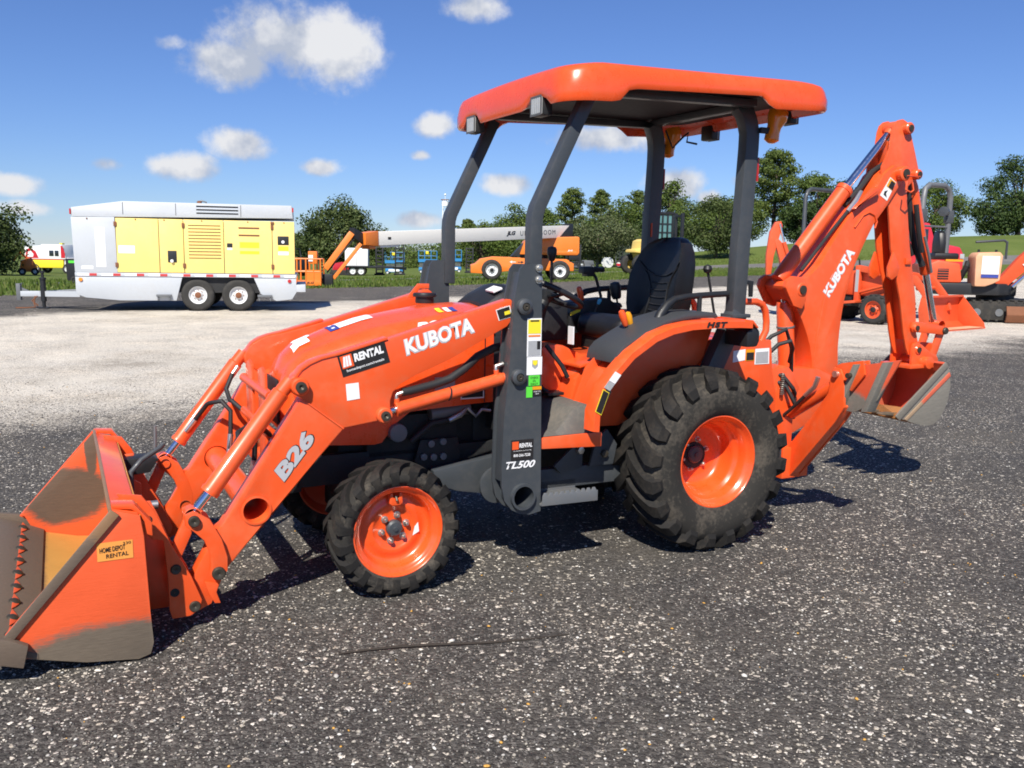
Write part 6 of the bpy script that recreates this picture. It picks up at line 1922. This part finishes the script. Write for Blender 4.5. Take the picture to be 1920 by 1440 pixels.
lettering('JLG', M['white'], BL, (2.2, -.766, 1.62), w=.28, h=.10, bold=.05, shear=.2)
obj('counterweight', G().box(2.3, 2.9, -.7, .9, 1.2, 1.56), M['black'], BL, .03)
# boom in world directions (the root is nearly unrotated)
tipw = Vector((-5.85, 37.0, 1.90)); reaw = Vector((3.1, 51.0, 2.66))
toL = BL.matrix_basis.inverted()
tip, rea = toL @ tipw, toL @ reaw
d = (tip - rea).normalized()
side = d.cross(Vector((0, 0, 1))).normalized()
upv = side.cross(d).normalized()
if upv.z < 0: upv = -upv
def bxf(a, b, hw, hz, hz2=None):
    hz2 = hz2 or hz
    return G().add([a + side * sx * hw + upv * sz * hz for sx, sz in ((-1, -1), (1, -1), (1, 1), (-1, 1))] + [b + side * sx * hw + upv * sz * hz2 for sx, sz in ((-1, -1), (1, -1), (1, 1), (-1, 1))],
                   [(0, 1, 2, 3), (7, 6, 5, 4), (0, 4, 5, 1), (1, 5, 6, 2), (2, 6, 7, 3), (3, 7, 4, 0)])
obj('main_boom', bxf(rea, tip, .24, .33, .28), M['cream'], BL, .012)
obj('boom_tail', G().add([rea + side * s * .25 + upv * z + d * q for s in (-1, 1) for q, z in ((0, -.33), (1.6, -.34), (.25, .42), (-.05, .42))], [(0, 1, 2, 3), (7, 6, 5, 4), (0, 4, 5, 1), (1, 5, 6, 2), (2, 6, 7, 3), (3, 7, 4, 0)]), M['black'], BL, .01)
obj('boom_pad', bxf(tip - d * 1.4 - upv * .31, tip - d * .2 - upv * .30, .2, .07), M['cream'], BL, .01)
obj('boom_nose', bxf(tip - d * .05, tip + d * .75, .26, .31, .24), M['lift_orange'], BL, .02)
obj('nose_guide', bxf(tip + d * .1 - upv * .36, tip + d * .5 - upv * .34, .2, .07), M['lift_orange'], BL, .02)
fs_ = -1 if (side.y > 0) else 1
sf = side * fs_
xdir = d if (d.x > 0) else -d
lt0 = rea + d * 5.4 + sf * .2415 - upv * .10
def blet(s, q, w, h, mat, **k):
    o0 = rea + d * q + sf * .2425 - upv * h * .5
    return lettering(s, mat, BL, o0, w=w, h=h, xd=xdir, yd=upv, depth=.006, **k)
blet('JLG', 6.9, .85, .26, M['blackprint'], bold=.05, shear=.25)
blet('ULTRA BOOM', 5.6, 3.6, .24, M['blackprint'], bold=-.005, space=1.25)
obj('port', bxf(tip - d * .85 + sf * .243, tip - d * .65 + sf * .243, .004, .05), M['engine'], BL)
# jib and basket
k0 = tip + d * 1.25 + upv * .25
obj('jib_knuckle', bxf(tip + d * .7, k0, .14, .22), M['black'], BL, .02)
bk = toL @ Vector((-8.0, 35.6, 0.30))
for off, r_, m_ in ((Vector((0, 0, .0)), .12, 'lift_orange'), (Vector((.35, .0, -.42)), .07, 'lift_orange')):
    obj('jib_bar', G().tube([k0 + off, bk + Vector((.45, 0, .35)) + off * .9], [(r_, r_)] * 2, sq=True), M[m_], BL, .01)
obj('jib_hose', G().tube([k0 + Vector((.1, 0, -.2)), k0.lerp(bk, .5) + Vector((.25, -.1, -.05)), bk + Vector((.5, 0, .2))], .035, 8), M['black'], BL)
obj('basket_rotator', G().box(bk.x + .25, bk.x + .75, bk.y - .15, bk.y + .15, bk.z - .35, bk.z + .15), M['black'], BL, .03)
Bq = sub('basket', BL, (bk.x - .30, bk.y, 0))
zb = .06 - BL.location.z + ground_z(-8.1, 35.6)
gw = [(-.62, -.45), (.62, -.45), (.62, .45), (-.62, .45)]
obj('basket_floor', G().box(-.64, .64, -.47, .47, zb, zb + .20), M['lift_orange'], Bq, .01)
lettering('JLG', M['blackprint'], Bq, (.05, -.472, zb + .05), w=.32, h=.11, bold=.04, shear=.25)
for x, y in gw + [(-.3, -.45), (.05, -.45), (.35, -.45), (-.3, .45), (.05, .45), (.35, .45)]:
    obj('basket_post', G().cyl((x, y, zb + .18), (x, y, zb + 1.05), .032, 8), M['lift_orange'], Bq)
for z in (.55, 1.05):
    obj('basket_rail', G().tube([(p[0], p[1], zb + z) for p in gw + gw[:1]], .028, 8), M['lift_orange'], Bq)
obj('kick_panel', G().box(.08, .60, -.46, -.44, zb + .2, zb + .62), M['lift_orange'], Bq)
obj('control_box', G().box(.10, .45, -.2, .15, zb + .85, zb + 1.35), M['lift_orange'], Bq, .03)
obj('control_panel', G().box(.12, .30, -.24, -.2, zb + .95, zb + 1.2), M['white'], Bq)

# ---- scissor lifts
def scissor(lab, x, y, rz, k=1.0):
    s = thing('scissor_lift', lab, 'scissor lift', (x, y, ground_z(x, y)), rz, 'blue scissor lifts by the far fence')
    obj('base', G().box(-.95, .95, -.4, .4, .22, .62), M['lift_blue'], s, .03)
    obj('skirt', G().box(-.6, .6, -.42, -.401, .30, .55), M['white'], s)
    for xx in (-.72, .72):
        for sd_ in (-1, 1):
            road_wheel(s, xx, sd_ * .36, .2, .2, .14, M['wheel_white'], None, .6, sd_)
    for q in range(3):
        obj('scissor_arm', G().box(-.9, .9, -.3, -.2, .66 + q * .16, .76 + q * .16), M['greylt'], s, .01)
    obj('deck', G().box(-1.0, 1.0, -.42, .42, 1.18, 1.32), M['lift_blue'], s, .01)
    cn = [(-.98, -.40), (.98, -.40), (.98, .40), (-.98, .40)]
    for a, b in cn + [(-.35, -.4), (.35, -.4), (-.35, .4), (.35, .4)]:
        obj('rail_post', G().cyl((a, b, 1.3), (a, b, 2.38), .03, 6), M['lift_blue'], s)
    for z in (1.85, 2.38):
        obj('rail', G().tube([(a, b, z) for a, b in cn + cn[:1]], .03, 6), M['lift_blue'], s)
    obj('toe_board', G().box(-1.0, 1.0, -.43, -.41, 1.32, 1.5), M['lift_blue'], s)
    obj('control_box', G().box(-.2, .1, -.44, -.36, 2.05, 2.35), M['yellow'], s, .02)
    return s
scissor('blue scissor lift just left of the far front canopy post', -9.3, 96, R(3))
scissor('blue scissor lift half behind the black ladder rack', -13.0, 97, R(-4))
scissor('blue scissor lift hidden behind the far front canopy post', -6.6, 95, R(5))

# ---- white enclosed trailer and parked ladder racks under the boom
WT = thing('box_trailer', 'white enclosed box trailer parked behind the jib of the boom lift', 'trailer', (-11.35, 66, ground_z(-11.35, 66)), R(6))
obj('box_body', G().box(-1.1, .55, -.8, 1.0, .72, 2.02), M['white'], WT, .02)
obj('door_seam', G().box(-.28, -.26, -.81, -.80, .78, 1.95), M['greylt'], WT)
obj('frame', G().box(-1.2, 2.4, -.7, .9, .58, .72), M['black'], WT, .01)
obj('fender', G().prism([(-.85, .45), (-.80, .74), (.35, .74), (.40, .45), (.3, .62), (-.75, .62)], -.95, -.72), M['black'], WT, .02)
for x in (-.55, .05):
    for s in (-1, 1):
        road_wheel(WT, x, s * .80 + .05, .34, .34, .2, M['wheel_white'], None, .62, s)
obj('drawbar', G().tube([(2.4, -.6, .6), (3.3, .1, .55), (2.4, .8, .6)], [(.05, .06)] * 3, sq=True), M['black'], WT)


def ladder_rack(lab, x, y, h, w, name='ladder_rack', rungs=8, rz=0):
    l = thing(name, lab, 'ladder rack', (x, y, ground_z(x, y)), rz, 'black loading ramps stood on end')
    for s in (-1, 1):
        obj('rail', G().box(s * w / 2 - .05, s * w / 2 + .05, -.06, .06, 0, h), M['black'], l, .01)
    for k in range(rungs):
        z = h * (k + .6) / rungs
        obj('rung', G().box(-w / 2, w / 2, -.05, .05, z - .05, z + .05), M['black'], l, .008)
    obj('foot', G().box(-w / 2 - .12, w / 2 + .12, -.25, .25, 0, .12), M['black'], l, .01)
    return l
ladder_rack('tall black loading ramp stood upright right of the white box trailer', -8.75, 68, 2.5, .62, rungs=7, rz=.1)
ladder_rack('black loading ramp against the right side of the white box trailer', -10.2, 67.5, 2.2, .5)
ladder_rack('black loading ramp left of the white box trailer, behind the jib', -12.6, 68, 2.0, .40)
ladder_rack('black loading ramp standing alone left of the jib', -16.0, 74, 1.95, .36)
ladder_rack('black loading ramp right of the far front canopy post, behind the lift chassis', -3.7, 74, 2.1, .55)
ladder_rack('black mesh gate of a trailer behind the right wheel of the boom lift', 4.9, 72, 2.2, .9, rungs=10)
# small machines behind the basket, seen between trailer and basket
dm = thing('skid_steer', 'dark skid steer loader between the compressor trailer and the basket', 'loader', (-16.6, 66, ground_z(-16.6, 66)), R(-20))
obj('body', G().prism([(-1.1, .35), (-1.1, 1.1), (-.4, 1.3), (1.2, 1.2), (1.3, .4)], -.6, .6), M['black'], dm, .04)
obj('cab_frame', G().tube([(-.8, -.5, 1.1), (-.8, -.5, 2.0), (.5, -.5, 2.0), (.7, -.5, 1.1)], .06, 6).tube([(-.8, .5, 1.1), (-.8, .5, 2.0), (.5, .5, 2.0), (.7, .5, 1.1)], .06, 6).box(-.85, .55, -.55, .55, 1.98, 2.06), M['black'], dm)
obj('lift_arm', G().tube([(1.2, -.62, 1.3), (-.6, -.62, 1.2), (-1.6, -.62, .35)], [(.07, .07)] * 3, sq=True), M['lift_orange'], dm)
for x in (-.65, .65):
    for s in (-1, 1):
        road_wheel(dm, x, s * .66, .38, .38, .26, M['wheel_white'], None, .5, s)
rm = thing('trencher', 'small red trencher parked under the jib of the boom lift', 'trencher', (-13.6, 70, ground_z(-13.6, 70)), R(15))
obj('body', G().prism([(-.7, .3), (-.6, .9), (.1, 1.05), (.8, .8), (.8, .3)], -.35, .35), M['red_cab'], rm, .04)
obj('handle', G().tube([(.6, -.3, .8), (1.1, -.3, 1.35), (1.1, .3, 1.35), (.6, .3, .8)], .04, 6), M['black'], rm)
for s in (-1, 1):
    obj('track', G().prism([(-.8, .0), (-.9, .2), (-.7, .42), (.6, .42), (.8, .2), (.7, .0)], *sorted((s * .36, s * .55))), M['track'], rm, .04)

# ---- step van on the far left
V = thing('step_van', 'white, red and yellow step van parked beyond the compressor hitch', 'van', (-34.0, 66, ground_z(-34.0, 66)), R(2))
obj('body_upper', G().prism([(-1.75, 1.05), (-1.75, 1.95), (-.6, 2.02), (-.5, 2.12), (.9, 2.12), (1.15, 1.55), (1.2, 1.05)], -.95, .95), M['white'], V, .05)
obj('body_lower', G().box(-1.72, 1.0, -.96, .96, .42, 1.0), M['yellow'], V, .04)
obj('stripe', G().box(-1.74, 1.02, -.97, .97, 1.0, 1.06), M['red_cab'], V, .01)
obj('red_graphic', G().prism([(-1.70, 1.12), (-1.60, 1.75), (-1.3, 1.85), (-.95, 1.60), (-.75, 1.12)], -.962, -.952), M['red_cab'], V)
obj('white_swirl', G().prism([(-1.55, 1.2), (-1.5, 1.55), (-1.3, 1.65), (-1.1, 1.4), (-1.15, 1.2)], -.970, -.963), M['white'], V)
for x0, x1 in ((.02, .34), (.42, .70)):
    obj('window', G().box(x0, x1, -.975, -.951, 1.28, 1.68), M['glass'], V, .01)
obj('red_corner', G().prism([(.86, 1.15), (.86, 2.05), (1.0, 2.0), (1.15, 1.5), (1.15, 1.15)], -.965, -.952), M['red_cab'], V)
obj('roof_light', G().box(.62, .82, -.6, -.2, 2.12, 2.22), M['yellow'], V, .02)
obj('hood', G().prism([(1.0, .55), (1.05, 1.2), (1.7, 1.05), (1.85, .8), (1.85, .5)], -.85, .85), M['white'], V, .06)
for x in (-1.05, 1.25):
    for s in (-1, 1):
        road_wheel(V, x, s * .86, .36, .36, .22, M['wheel_white'], None, .58, s)
OB = thing('small_loader', 'little orange-yellow machine at the foot of the dark oak', 'loader', (-30.6, 56, ground_z(-30.6, 56)), R(30))
obj('body', G().prism([(-.5, .2), (-.4, .9), (.2, 1.1), (.5, .5), (.5, .2)], -.35, .35), M['lift_orange'], OB, .05)
obj('boom', G().tube([(.2, 0, .8), (-.4, 0, 1.4), (-.8, 0, .9)], .09, 6), M['lift_orange'], OB)
for x in (-.35, .35):
    for s in (-1, 1):
        road_wheel(OB, x, s * .4, .22, .22, .15, M['wheel_white'], None, .5, s)
DB = thing('utility_cart', 'dark utility cart with a green lid behind the compressor hitch', 'cart', (-17.9, 36.5, ground_z(-17.9, 36.5)), 0)
obj('bin', G().prism([(-.3, .1), (-.34, 1.0), (.34, 1.0), (.3, .1)], -.35, .35), M['black'], DB, .03)
obj('lid', G().box(-.2, .2, -.365, -.352, .82, .92), M['green'], DB)
for s in (-1, 1):
    road_wheel(DB, 0, s * .36, .14, .14, .08, M['black'], None, .5, s)

# ---- rough terrain forklift, yellow
FK = thing('forklift', 'yellow rough-terrain forklift with a dark caged cab behind the seat', 'forklift', (9.3, 64, 0), R(18))
obj('counterweight', G().prism([(-1.1, 1.55), (-1.05, 1.75), (-.62, 1.8), (-.55, 2.35), (-.2, 2.5), (1.6, 2.5), (1.6, 1.0), (.1, .40), (-.35, .55), (-.6, 1.5)], -.85, .85), M['cat_yellow'], FK, .06)
obj('cab_roof', G().box(.1, 1.95, -.8, .8, 4.25, 4.42), M['black'], FK, .03)
for x, y in ((.2, -.72), (.2, .72), (1.8, -.72), (1.8, .72), (1.0, -.72), (1.4, -.72)):
    obj('cab_pillar', G().box(x - .06, x + .06, y - .05, y + .05, 2.45, 4.27), M['black'], FK, .01)
obj('cab_glass', G().box(.28, 1.72, -.70, -.69, 2.5, 4.2), M['tinted'], FK)
obj('cab_glass', G().box(.26, .27, -.66, .66, 2.5, 4.2), M['tinted'], FK)
for z in (3.0, 3.6):
    obj('cage_bar', G().box(.2, 1.8, -.76, -.73, z - .03, z + .03), M['black'], FK)
obj('mast', G().box(2.6, 2.8, -.6, -.4, .2, 4.4).box(2.6, 2.8, .4, .6, .2, 4.4).box(2.62, 2.78, -.4, .4, 4.1, 4.25), M['black'], FK, .01)
for x in (-.6, 1.9):
    for s in (-1, 1):
        road_wheel(FK, x, s * .95, .72, .72, .5, M['cat_yellow'], None, .5, s, 0)

# ---- ride-on mowers beyond the verge
def mower(lab, x, y, rz, col):
    m_ = thing('ride_on_mower', lab, 'mower', (x, y, ground_z(x, y)), rz, 'ride-on mowers on the grass')
    obj('deck', G().prism([(-.9, .15), (-.8, .4), (.4, .42), (.6, .15)], -.6, .6), M[col], m_, .04)
    obj('hood', G().prism([(-.2, .4), (-.1, .85), (.8, .8), (.95, .45), (.9, .35)], -.32, .32), M[col], m_, .05)
    obj('seat', G().box(-.45, -.1, -.25, .25, .6, .75).box(-.55, -.45, -.25, .25, .6, 1.1), M['black'], m_, .04)
    obj('roll_bar', G().tube([(-.6, -.35, .4), (-.6, -.35, 1.5), (-.6, .35, 1.5), (-.6, .35, .4)], .035, 8), M['black'], m_)
    for x_, r_ in ((-.55, .36), (.65, .22)):
        for s in (-1, 1):
            road_wheel(m_, x_, s * .5, r_, r_, .24, M['wheel_white'], None, .58, s)
mower('red ride-on mower with white rims left of the yellow forklift', 10.6, 84, R(-30), 'red_cab')
mower('grey ride-on mower at the foot of the grey-green oak', 6.6, 84, R(20), 'greylt')
gb = thing('cable_reel', 'white round cable reel on the grass left of the red mower', 'reel', (9.0, 86, ground_z(9, 86)), R(20))
obj('flange', G().lathe([(.02, -.3), (.5, -.3), (.5, -.25), (.25, -.22)], (0, 0, .5), 'y', 22), M['wheel_white'], gb)
obj('flange', G().lathe([(.02, .3), (.5, .3), (.5, .25), (.25, .22)], (0, 0, .5), 'y', 22), M['wheel_white'], gb)
obj('drum', G().lathe([(.25, -.25), (.25, .25)], (0, 0, .5), 'y', 18), M['greylt'], gb)
SG = thing('sign_board', 'dark green double notice board on the grass left of the forklift', 'sign', (11.9, 98, ground_z(11.9, 98)), R(5))
for x in (-.38, .38):
    obj('board', G().box(x - .33, x + .33, -.03, .03, .5, 2.0), paint('dark_green_board', (.035, .05, .03), .6) if x < 0 else bpy.data.materials['dark_green_board'], SG, .01)
for x in (-.74, 0, .74):
    obj('post', G().cyl((x, .06, 0), (x, .06, 2.05), .04, 8), M['greylt'], SG)

# ---- radio tower far off
TW = thing('radio_tower', 'slim white lattice radio tower far off behind the trees', 'tower', (-21.0, 270, -2), 0)
for a, b in ((-.8, -.8), (.8, -.8), (.8, .8), (-.8, .8)):
    obj('leg', G().cyl((a * 1.15, b * 1.15, 0), (a * .8, b * .8, 18.5), .12, 6), M['white'], TW)
for k in range(9):
    z = 1 + k * 1.9
    c = 1.15 - .35 * z / 18.5
    p4 = [(-.8 * c, -.8 * c), (.8 * c, -.8 * c), (.8 * c, .8 * c), (-.8 * c, .8 * c)]
    obj('ring_brace', G().tube([(a, b, z) for a, b in p4 + p4[:1]], .06, 5), M['white'], TW)
    obj('cross_brace', G().tube([(p4[0][0], p4[0][1], z), (p4[1][0], p4[1][1], z + 1.9)], .05, 5).tube([(p4[1][0], p4[1][1], z), (p4[0][0], p4[0][1], z + 1.9)], .05, 5), M['white'], TW)
obj('platform', G().lathe([(.2, 16.6), (1.05, 16.6), (1.05, 17.9), (.2, 17.9)], (0, 0, 0), 'z', 12), M['white'], TW)
obj('platform_rail', G().lathe([(1.2, 18.3), (1.3, 18.3), (1.3, 18.5), (1.2, 18.5)], (0, 0, 0), 'z', 12, True), M['rust'], TW)
obj('antenna', G().cyl((0, 0, 17.9), (0, 0, 20.2), .08, 6).lathe([(.02, 19.6), (.35, 19.8), (.35, 20.1), (.02, 20.3)], (0, 0, 0), 'z', 10), M['white'], TW)

# ---- second, smaller tractor with loader, seen through the backhoe; it faces the camera's right
S2 = thing('small_tractor', 'small orange loader tractor with its own backhoe behind the big backhoe boom', 'tractor', (8.50, 20.1, 0), R(-53))
obj('hood', G().prism([(-1.0, .62), (-1.0, 1.16), (-.6, 1.20), (.20, 1.06), (.28, .92), (.26, .58)], -.27, .27), M['faded'], S2, .06)
obj('grille', G().box(.27, .29, -.2, .2, .62, .88), M['black'], S2, .01)
obj('chassis', G().box(-2.2, .2, -.22, .22, .36, .62), M['engine'], S2, .02)
obj('front_axle', G().box(-.07, .07, -.42, .42, .24, .36), M['engine'], S2, .02)
for s in (-1, 1):
    road_wheel(S2, 0, s * .50, .33, .33, .26, M['faded'], M['engine'], .60, s, 16)
    road_wheel(S2, -1.45, s * .56, .46, .46, .34, M['faded'], None, .5, s, 16)
    obj('fender', G().prism([(-2.0, .80), (-1.85, 1.0), (-1.1, 1.0), (-.95, .75), (-1.0, .72), (-1.15, .95), (-1.8, .95), (-1.95, .78)], *sorted((s * .36, s * .70))), M['faded'], S2, .01)
    obj('control_tower', G().box(-.62, -.50, s * .36 - .05, s * .36 + .05, .45, 1.30), M['faded'], S2, .012)
    a = sub('loader_arm', S2)
    obj('arm', G().tube([(-.56, s * .36, 1.24), (.20, s * .36, 1.12), (.78, s * .36, 1.04), (1.10, s * .36, .66), (1.20, s * .36, .36)], [(.045, .07)] * 5, sq=True), M['faded'], a, .01)
    obj('cylinder', G().cyl((-.5, s * .36, .70), (.50, s * .36, .98), .035, 10), M['faded'], a)
obj('cross_bar', G().cyl((.86, -.36, .84), (.86, .36, .84), .05, 12), M['faded'], S2)
obj('decal_panel', G().box(-.60, -.52, -.415, -.411, .70, 1.2), M['ltgrey'], S2)
obj('step', G().prism([(-.95, .40), (-.95, .46), (-.45, .52), (-.45, .46)], -.62, -.30), M['faded'], S2, .01)
obj('seat_pan', G().box(-1.75, -1.35, -.22, .22, .92, 1.04), M['black'], S2, .04)
obj('seat_back', G().box(-1.82, -1.72, -.22, .22, 1.0, 1.42), M['black'], S2, .04)
obj('steering_wheel', G().tube([(-1.05 + .16 * math.cos(a) * .6, .16 * math.sin(a), 1.34 + .16 * math.cos(a) * .7) for a in [2 * PI * k / 16 for k in range(17)]], .022, 6, False).cyl((-1.05, 0, 1.34), (-.85, 0, 1.05), .03, 8), M['black'], S2)
obj('loader_lever', G().cyl((-.9, .25, 1.1), (-.95, .25, 1.45), .02, 8), M['black'], S2)
obj('roll_bar', G().tube([(-1.9, -.62, .7), (-1.92, -.62, 2.85), (-1.92, -.55, 3.0), (-1.92, -.42, 3.06), (-1.92, .42, 3.06), (-1.92, .55, 3.0), (-1.92, .62, 2.85), (-1.9, .62, .7)], .05, 10), M['grey'], S2)
obj('roll_bar_lamp', G().box(-1.98, -1.86, -.69, -.55, 1.72, 1.86), M['black'], S2, .02)
b2 = sub('bucket', S2, (1.50, 0, 0), R(90))
obj('shell', G().prismx([(.30, .66), (.34, .42), (.30, .12), (.17, .02), (-.32, .0), (-.32, .015), (.16, .04), (.28, .13), (.32, .42), (.28, .66)], -.80, .80), M['faded'], b2, .004)
for s in (-1, 1):
    obj('cheek', G().prismx([(.30, .66), (.34, .42), (.30, .12), (.17, .02), (-.32, .0), (-.28, .12), (.20, .66)], s * .81 - .008, s * .81 + .008), M['faded'], b2, .004)
obj('top_lip', G().box(-.80, .80, .20, .30, .66, .70), M['faded'], b2, .006)
obj('floor_dirt', G().box(-.78, .78, -.30, .10, .026, .032), M['tan'], b2)
k2 = sub('backhoe', S2, (-3.05, -.05, 0), R(53))
obj('boom', G().prism([(.18, .85), (.05, 1.42), (-.10, 1.85), (-.02, 1.92), (.10, 1.80), (.36, 1.32), (.42, .85)], -.07, .07), M['faded'], k2, .01)
obj('dipper', G().prism([(-.10, 2.32), (.04, 2.34), (.08, 2.22), (-.10, 1.46), (-.14, 1.0), (-.26, 1.0), (-.28, 1.5), (-.22, 2.08)], -.06, .06), M['faded'], k2, .01)
obj('cylinder', G().cyl((.0, -.08, 2.28), (.14, -.08, 1.80), .028, 8), M['chrome'], k2)
obj('cylinder_barrel', G().cyl((.13, -.08, 1.82), (.40, -.08, 1.10), .052, 10), M['faded'], k2)
obj('bucket', G().prism([(-.28, 1.0), (-.02, 1.05), (.12, .85), (.05, .66), (-.18, .68), (-.30, .85)], -.15, .15), M['black'], k2, .02)
obj('frame', G().box(-.05, .5, -.3, .3, .35, .95), M['engine'], k2, .02)
for s in (-1, 1):
    obj('stabiliser', G().tube([(.2, s * .3, .45), (.2, s * .7, .85)], [(.04, .05)] * 2, sq=True), M['faded'], k2)

# ---- mini excavator at the right edge
MX = thing('mini_excavator', 'faded mini excavator with grey roll bar at the right edge', 'excavator', (11.35, 21.6, 0), R(-8))
for s, yy in ((-1, -.45), (1, .75)):
    t_ = sub('track', MX)
    n_ = 26
    path = []
    for k in range(n_):
        q = k / n_
        if q < .35: path.append((-.35 + 1.7 * q / .35, .06))
        elif q < .5: a = -PI / 2 + PI * (q - .35) / .15; path.append((1.35 + .22 * math.cos(a), .28 + .22 * math.sin(a)))
        elif q < .85: path.append((1.35 - 1.7 * (q - .5) / .35, .50))
        else: a = PI / 2 + PI * (q - .85) / .15; path.append((-.35 + .22 * math.cos(a), .28 + .22 * math.sin(a)))
    obj('belt', G().prism(path, yy - .14, yy + .14), M['track'], t_, .01)
    for k in range(26):
        x, z = path[k]
        obj('track_pad', G().box(x - .03, x + .03, yy - .15, yy + .15, z - .03, z + .03), M['track'], t_, .008)
    for k in range(4):
        obj('roller', G().cyl((-.25 + k * .5, yy - .16, .24), (-.25 + k * .5, yy + .16, .24), .09, 14), M['greylt'], t_)
obj('undercarriage', G().box(-.1, 1.1, -.3, .6, .30, .55), M['engine'], MX, .03)
obj('dozer_blade', G().prismx([(-.75, .02), (-.82, .20), (-.75, .40), (-.70, .40), (-.76, .2), (-.69, .02)], .35, 1.75), M['rust'], MX, .006)
obj('blade_arm', G().box(.6, .72, -.72, .1, .22, .34).box(1.2, 1.32, -.72, .1, .22, .34), M['engine'], MX, .01)
obj('turntable', G().lathe([(.42, .52), (.42, .66), (.01, .66)], (.4, .15, 0), 'z', 24), M['engine'], MX)
obj('deck', G().prismz([(-1.15, -.55), (.2, -.62), (.55, -.4), (.6, .7), (-1.15, .75), (-1.35, .1)], .64, .92), M['black'], MX, .04)
obj('engine_cover', G().prism([(-1.42, .92), (-1.45, 1.35), (-1.2, 1.46), (-.7, 1.38), (-.62, .92)], -.58, .7), M['faded'], MX, .07)
obj('grille', G().box(-1.2, -.95, -.592, -.58, 1.0, 1.25), M['black'], MX, .01)
for k in range(4):
    obj('grille_bar', G().box(-1.2, -.95, -.602, -.592, 1.03 + k * .06, 1.045 + k * .06), M['faded'], MX)
obj('fuel_tank', G().prism([(-.42, .85), (-.45, 1.55), (-.38, 1.64), (.10, 1.66), (.16, 1.58), (.14, 1.0), (.0, .92), (-.18, .85)], -.78, -.25), M['tan'], MX, .06)
obj('tank_panel', G().box(-.30, .08, -.795, -.782, 1.14, 1.56), M['white'], MX)
obj('tank_band', G().box(-.30, .08, -.802, -.796, 1.06, 1.13), M['blue'], MX)
obj('hose_bundle', G().tube([(-.6, -.3, 1.0), (-.5, -.4, 1.3), (-.45, -.3, 1.4)], .07, 8).tube([(-.2, -.35, .9), (.2, -.3, 1.0), (.5, 0, .9)], .07, 8), M['black'], MX)
obj('valve_strip', G().box(-.95, -.55, -.3, -.2, 1.42, 1.47), M['knob_yellow'], MX)
st_ = sub('seat', MX, (-1.05, .05, 0))
obj('seat_back', G().prismx([(-.28, 1.55), (-.30, 1.85), (-.22, 2.10), (0, 2.16), (.22, 2.10), (.30, 1.85), (.28, 1.55)], -.06, .10), M['vinyl'], st_, .05)
obj('seat_base', G().box(-.15, .42, -.30, .30, 1.46, 1.62), M['vinyl'], st_, .06)
rb_ = sub('roll_bar', MX)
obj('hoop', G().tube([(-1.62, -.45, 1.35), (-1.62, -.45, 2.9), (-1.58, -.38, 3.12), (-1.45, -.25, 3.22), (-.95, .25, 3.24), (-.80, .38, 3.15), (-.74, .42, 2.95), (-.74, .42, 1.6)], .065, 12), M['greylt'], rb_)
obj('cross_rail', G().tube([(-1.62, -.45, 2.25), (-.74, .42, 2.25)], .025, 8), M['greylt'], rb_)
obj('clamp', G().box(-1.72, -1.52, -.53, -.37, 2.35, 2.65), M['grey'], rb_, .02)
obj('clamp', G().box(-.84, -.64, .34, .50, 2.35, 2.65), M['grey'], rb_, .02)
obj('lamp', G().cyl((-.95, .18, 2.62), (-.88, .30, 2.62), .12, 16), M['grey'], rb_, .01)
obj('control_frame', G().tube([(-.1, .3, 1.9), (.55, .3, 1.95), (.62, .3, 1.90), (.62, .3, 1.5)], .03, 8), M['grey'], MX)
for x in (-.05, .35):
    obj('joystick', G().cyl((x, .2, 1.5), (x, .2, 1.72), .03, 8).lathe([(.09, 1.52), (.05, 1.6), (.03, 1.66)], (x, .2, 0), 'z', 12), M['black'], MX)
obj('boom_foot', G().box(.45, .75, -.2, .2, .62, .95), M['engine'], MX, .04)
mb = sub('boom', MX)
obj('boom_arm', G().tube([(.25, -.35, .85), (.75, -.45, 1.45), (1.35, -.55, 2.05), (2.0, -.6, 2.5)], [(.10, .12), (.10, .17), (.10, .17), (.10, .12)], sq=True), M['faded'], mb, .015)
obj('boom_cylinder', G().cyl((.5, -.55, .85), (1.1, -.6, 1.5), .05, 10), M['chrome'], mb)
lettering('KUBOTA', M['white'], mb, (.74, -.56, 1.32), w=.5, h=.09, xd=Vector((.7, -.1, .7)).normalized(), yd=Vector((-.7, -.0, .7)).normalized(), bold=.04)

# ---- red truck behind
RT = thing('red_truck', 'red truck cab behind the excavator roll bar', 'truck', (21.3, 48, 0), R(-12))
obj('cab', G().prism([(-1.0, .8), (-1.0, 3.2), (-.2, 3.45), (.6, 3.3), (.9, 2.4), (1.0, .8)], -1.1, 1.1), M['red_cab'], RT, .08)
obj('windscreen', G().prism([(.62, 3.15), (.88, 2.45), (.90, 2.45), (.65, 3.17)], -.95, .95), M['glass'], RT)
obj('side_window', G().box(-.4, .55, -1.115, -1.10, 2.35, 3.0), M['glass'], RT, .02)
obj('hood', G().prism([(.9, .9), (.95, 2.35), (2.2, 2.1), (2.4, 1.7), (2.4, .9)], -.95, .95), M['red_cab'], RT, .12)
obj('headlamp', G().box(2.2, 2.42, -.98, -.7, 1.5, 1.75), M['lens'], RT, .03)
obj('frame', G().box(-3.5, 2.3, -.5, .5, .6, .9), M['engine'], RT, .02)
for x in (1.6, -2.4):
    for s in (-1, 1):
        road_wheel(RT, x, s * .95, .5, .5, .3, M['wheel_white'], None, .55, s)

# ---- stick lying on the millings in front of the tractor
pts = []
for k in range(9):
    t = k / 8
    pts.append((-.62 + .86 * t, 3.06 + .20 * t + .012 * math.sin(t * 7), .006 + .003 * math.sin(t * 5)))
sk = obj('stick', G().tube(pts, [.003, .0045, .005, .005, .0045, .004, .004, .003, .002], 6), paint('dark_stick', (.03, .022, .016), .8, var=.3, scale=20))
tag(sk, 'thin dark stick lying on the millings in front of the front wheel', 'stick')
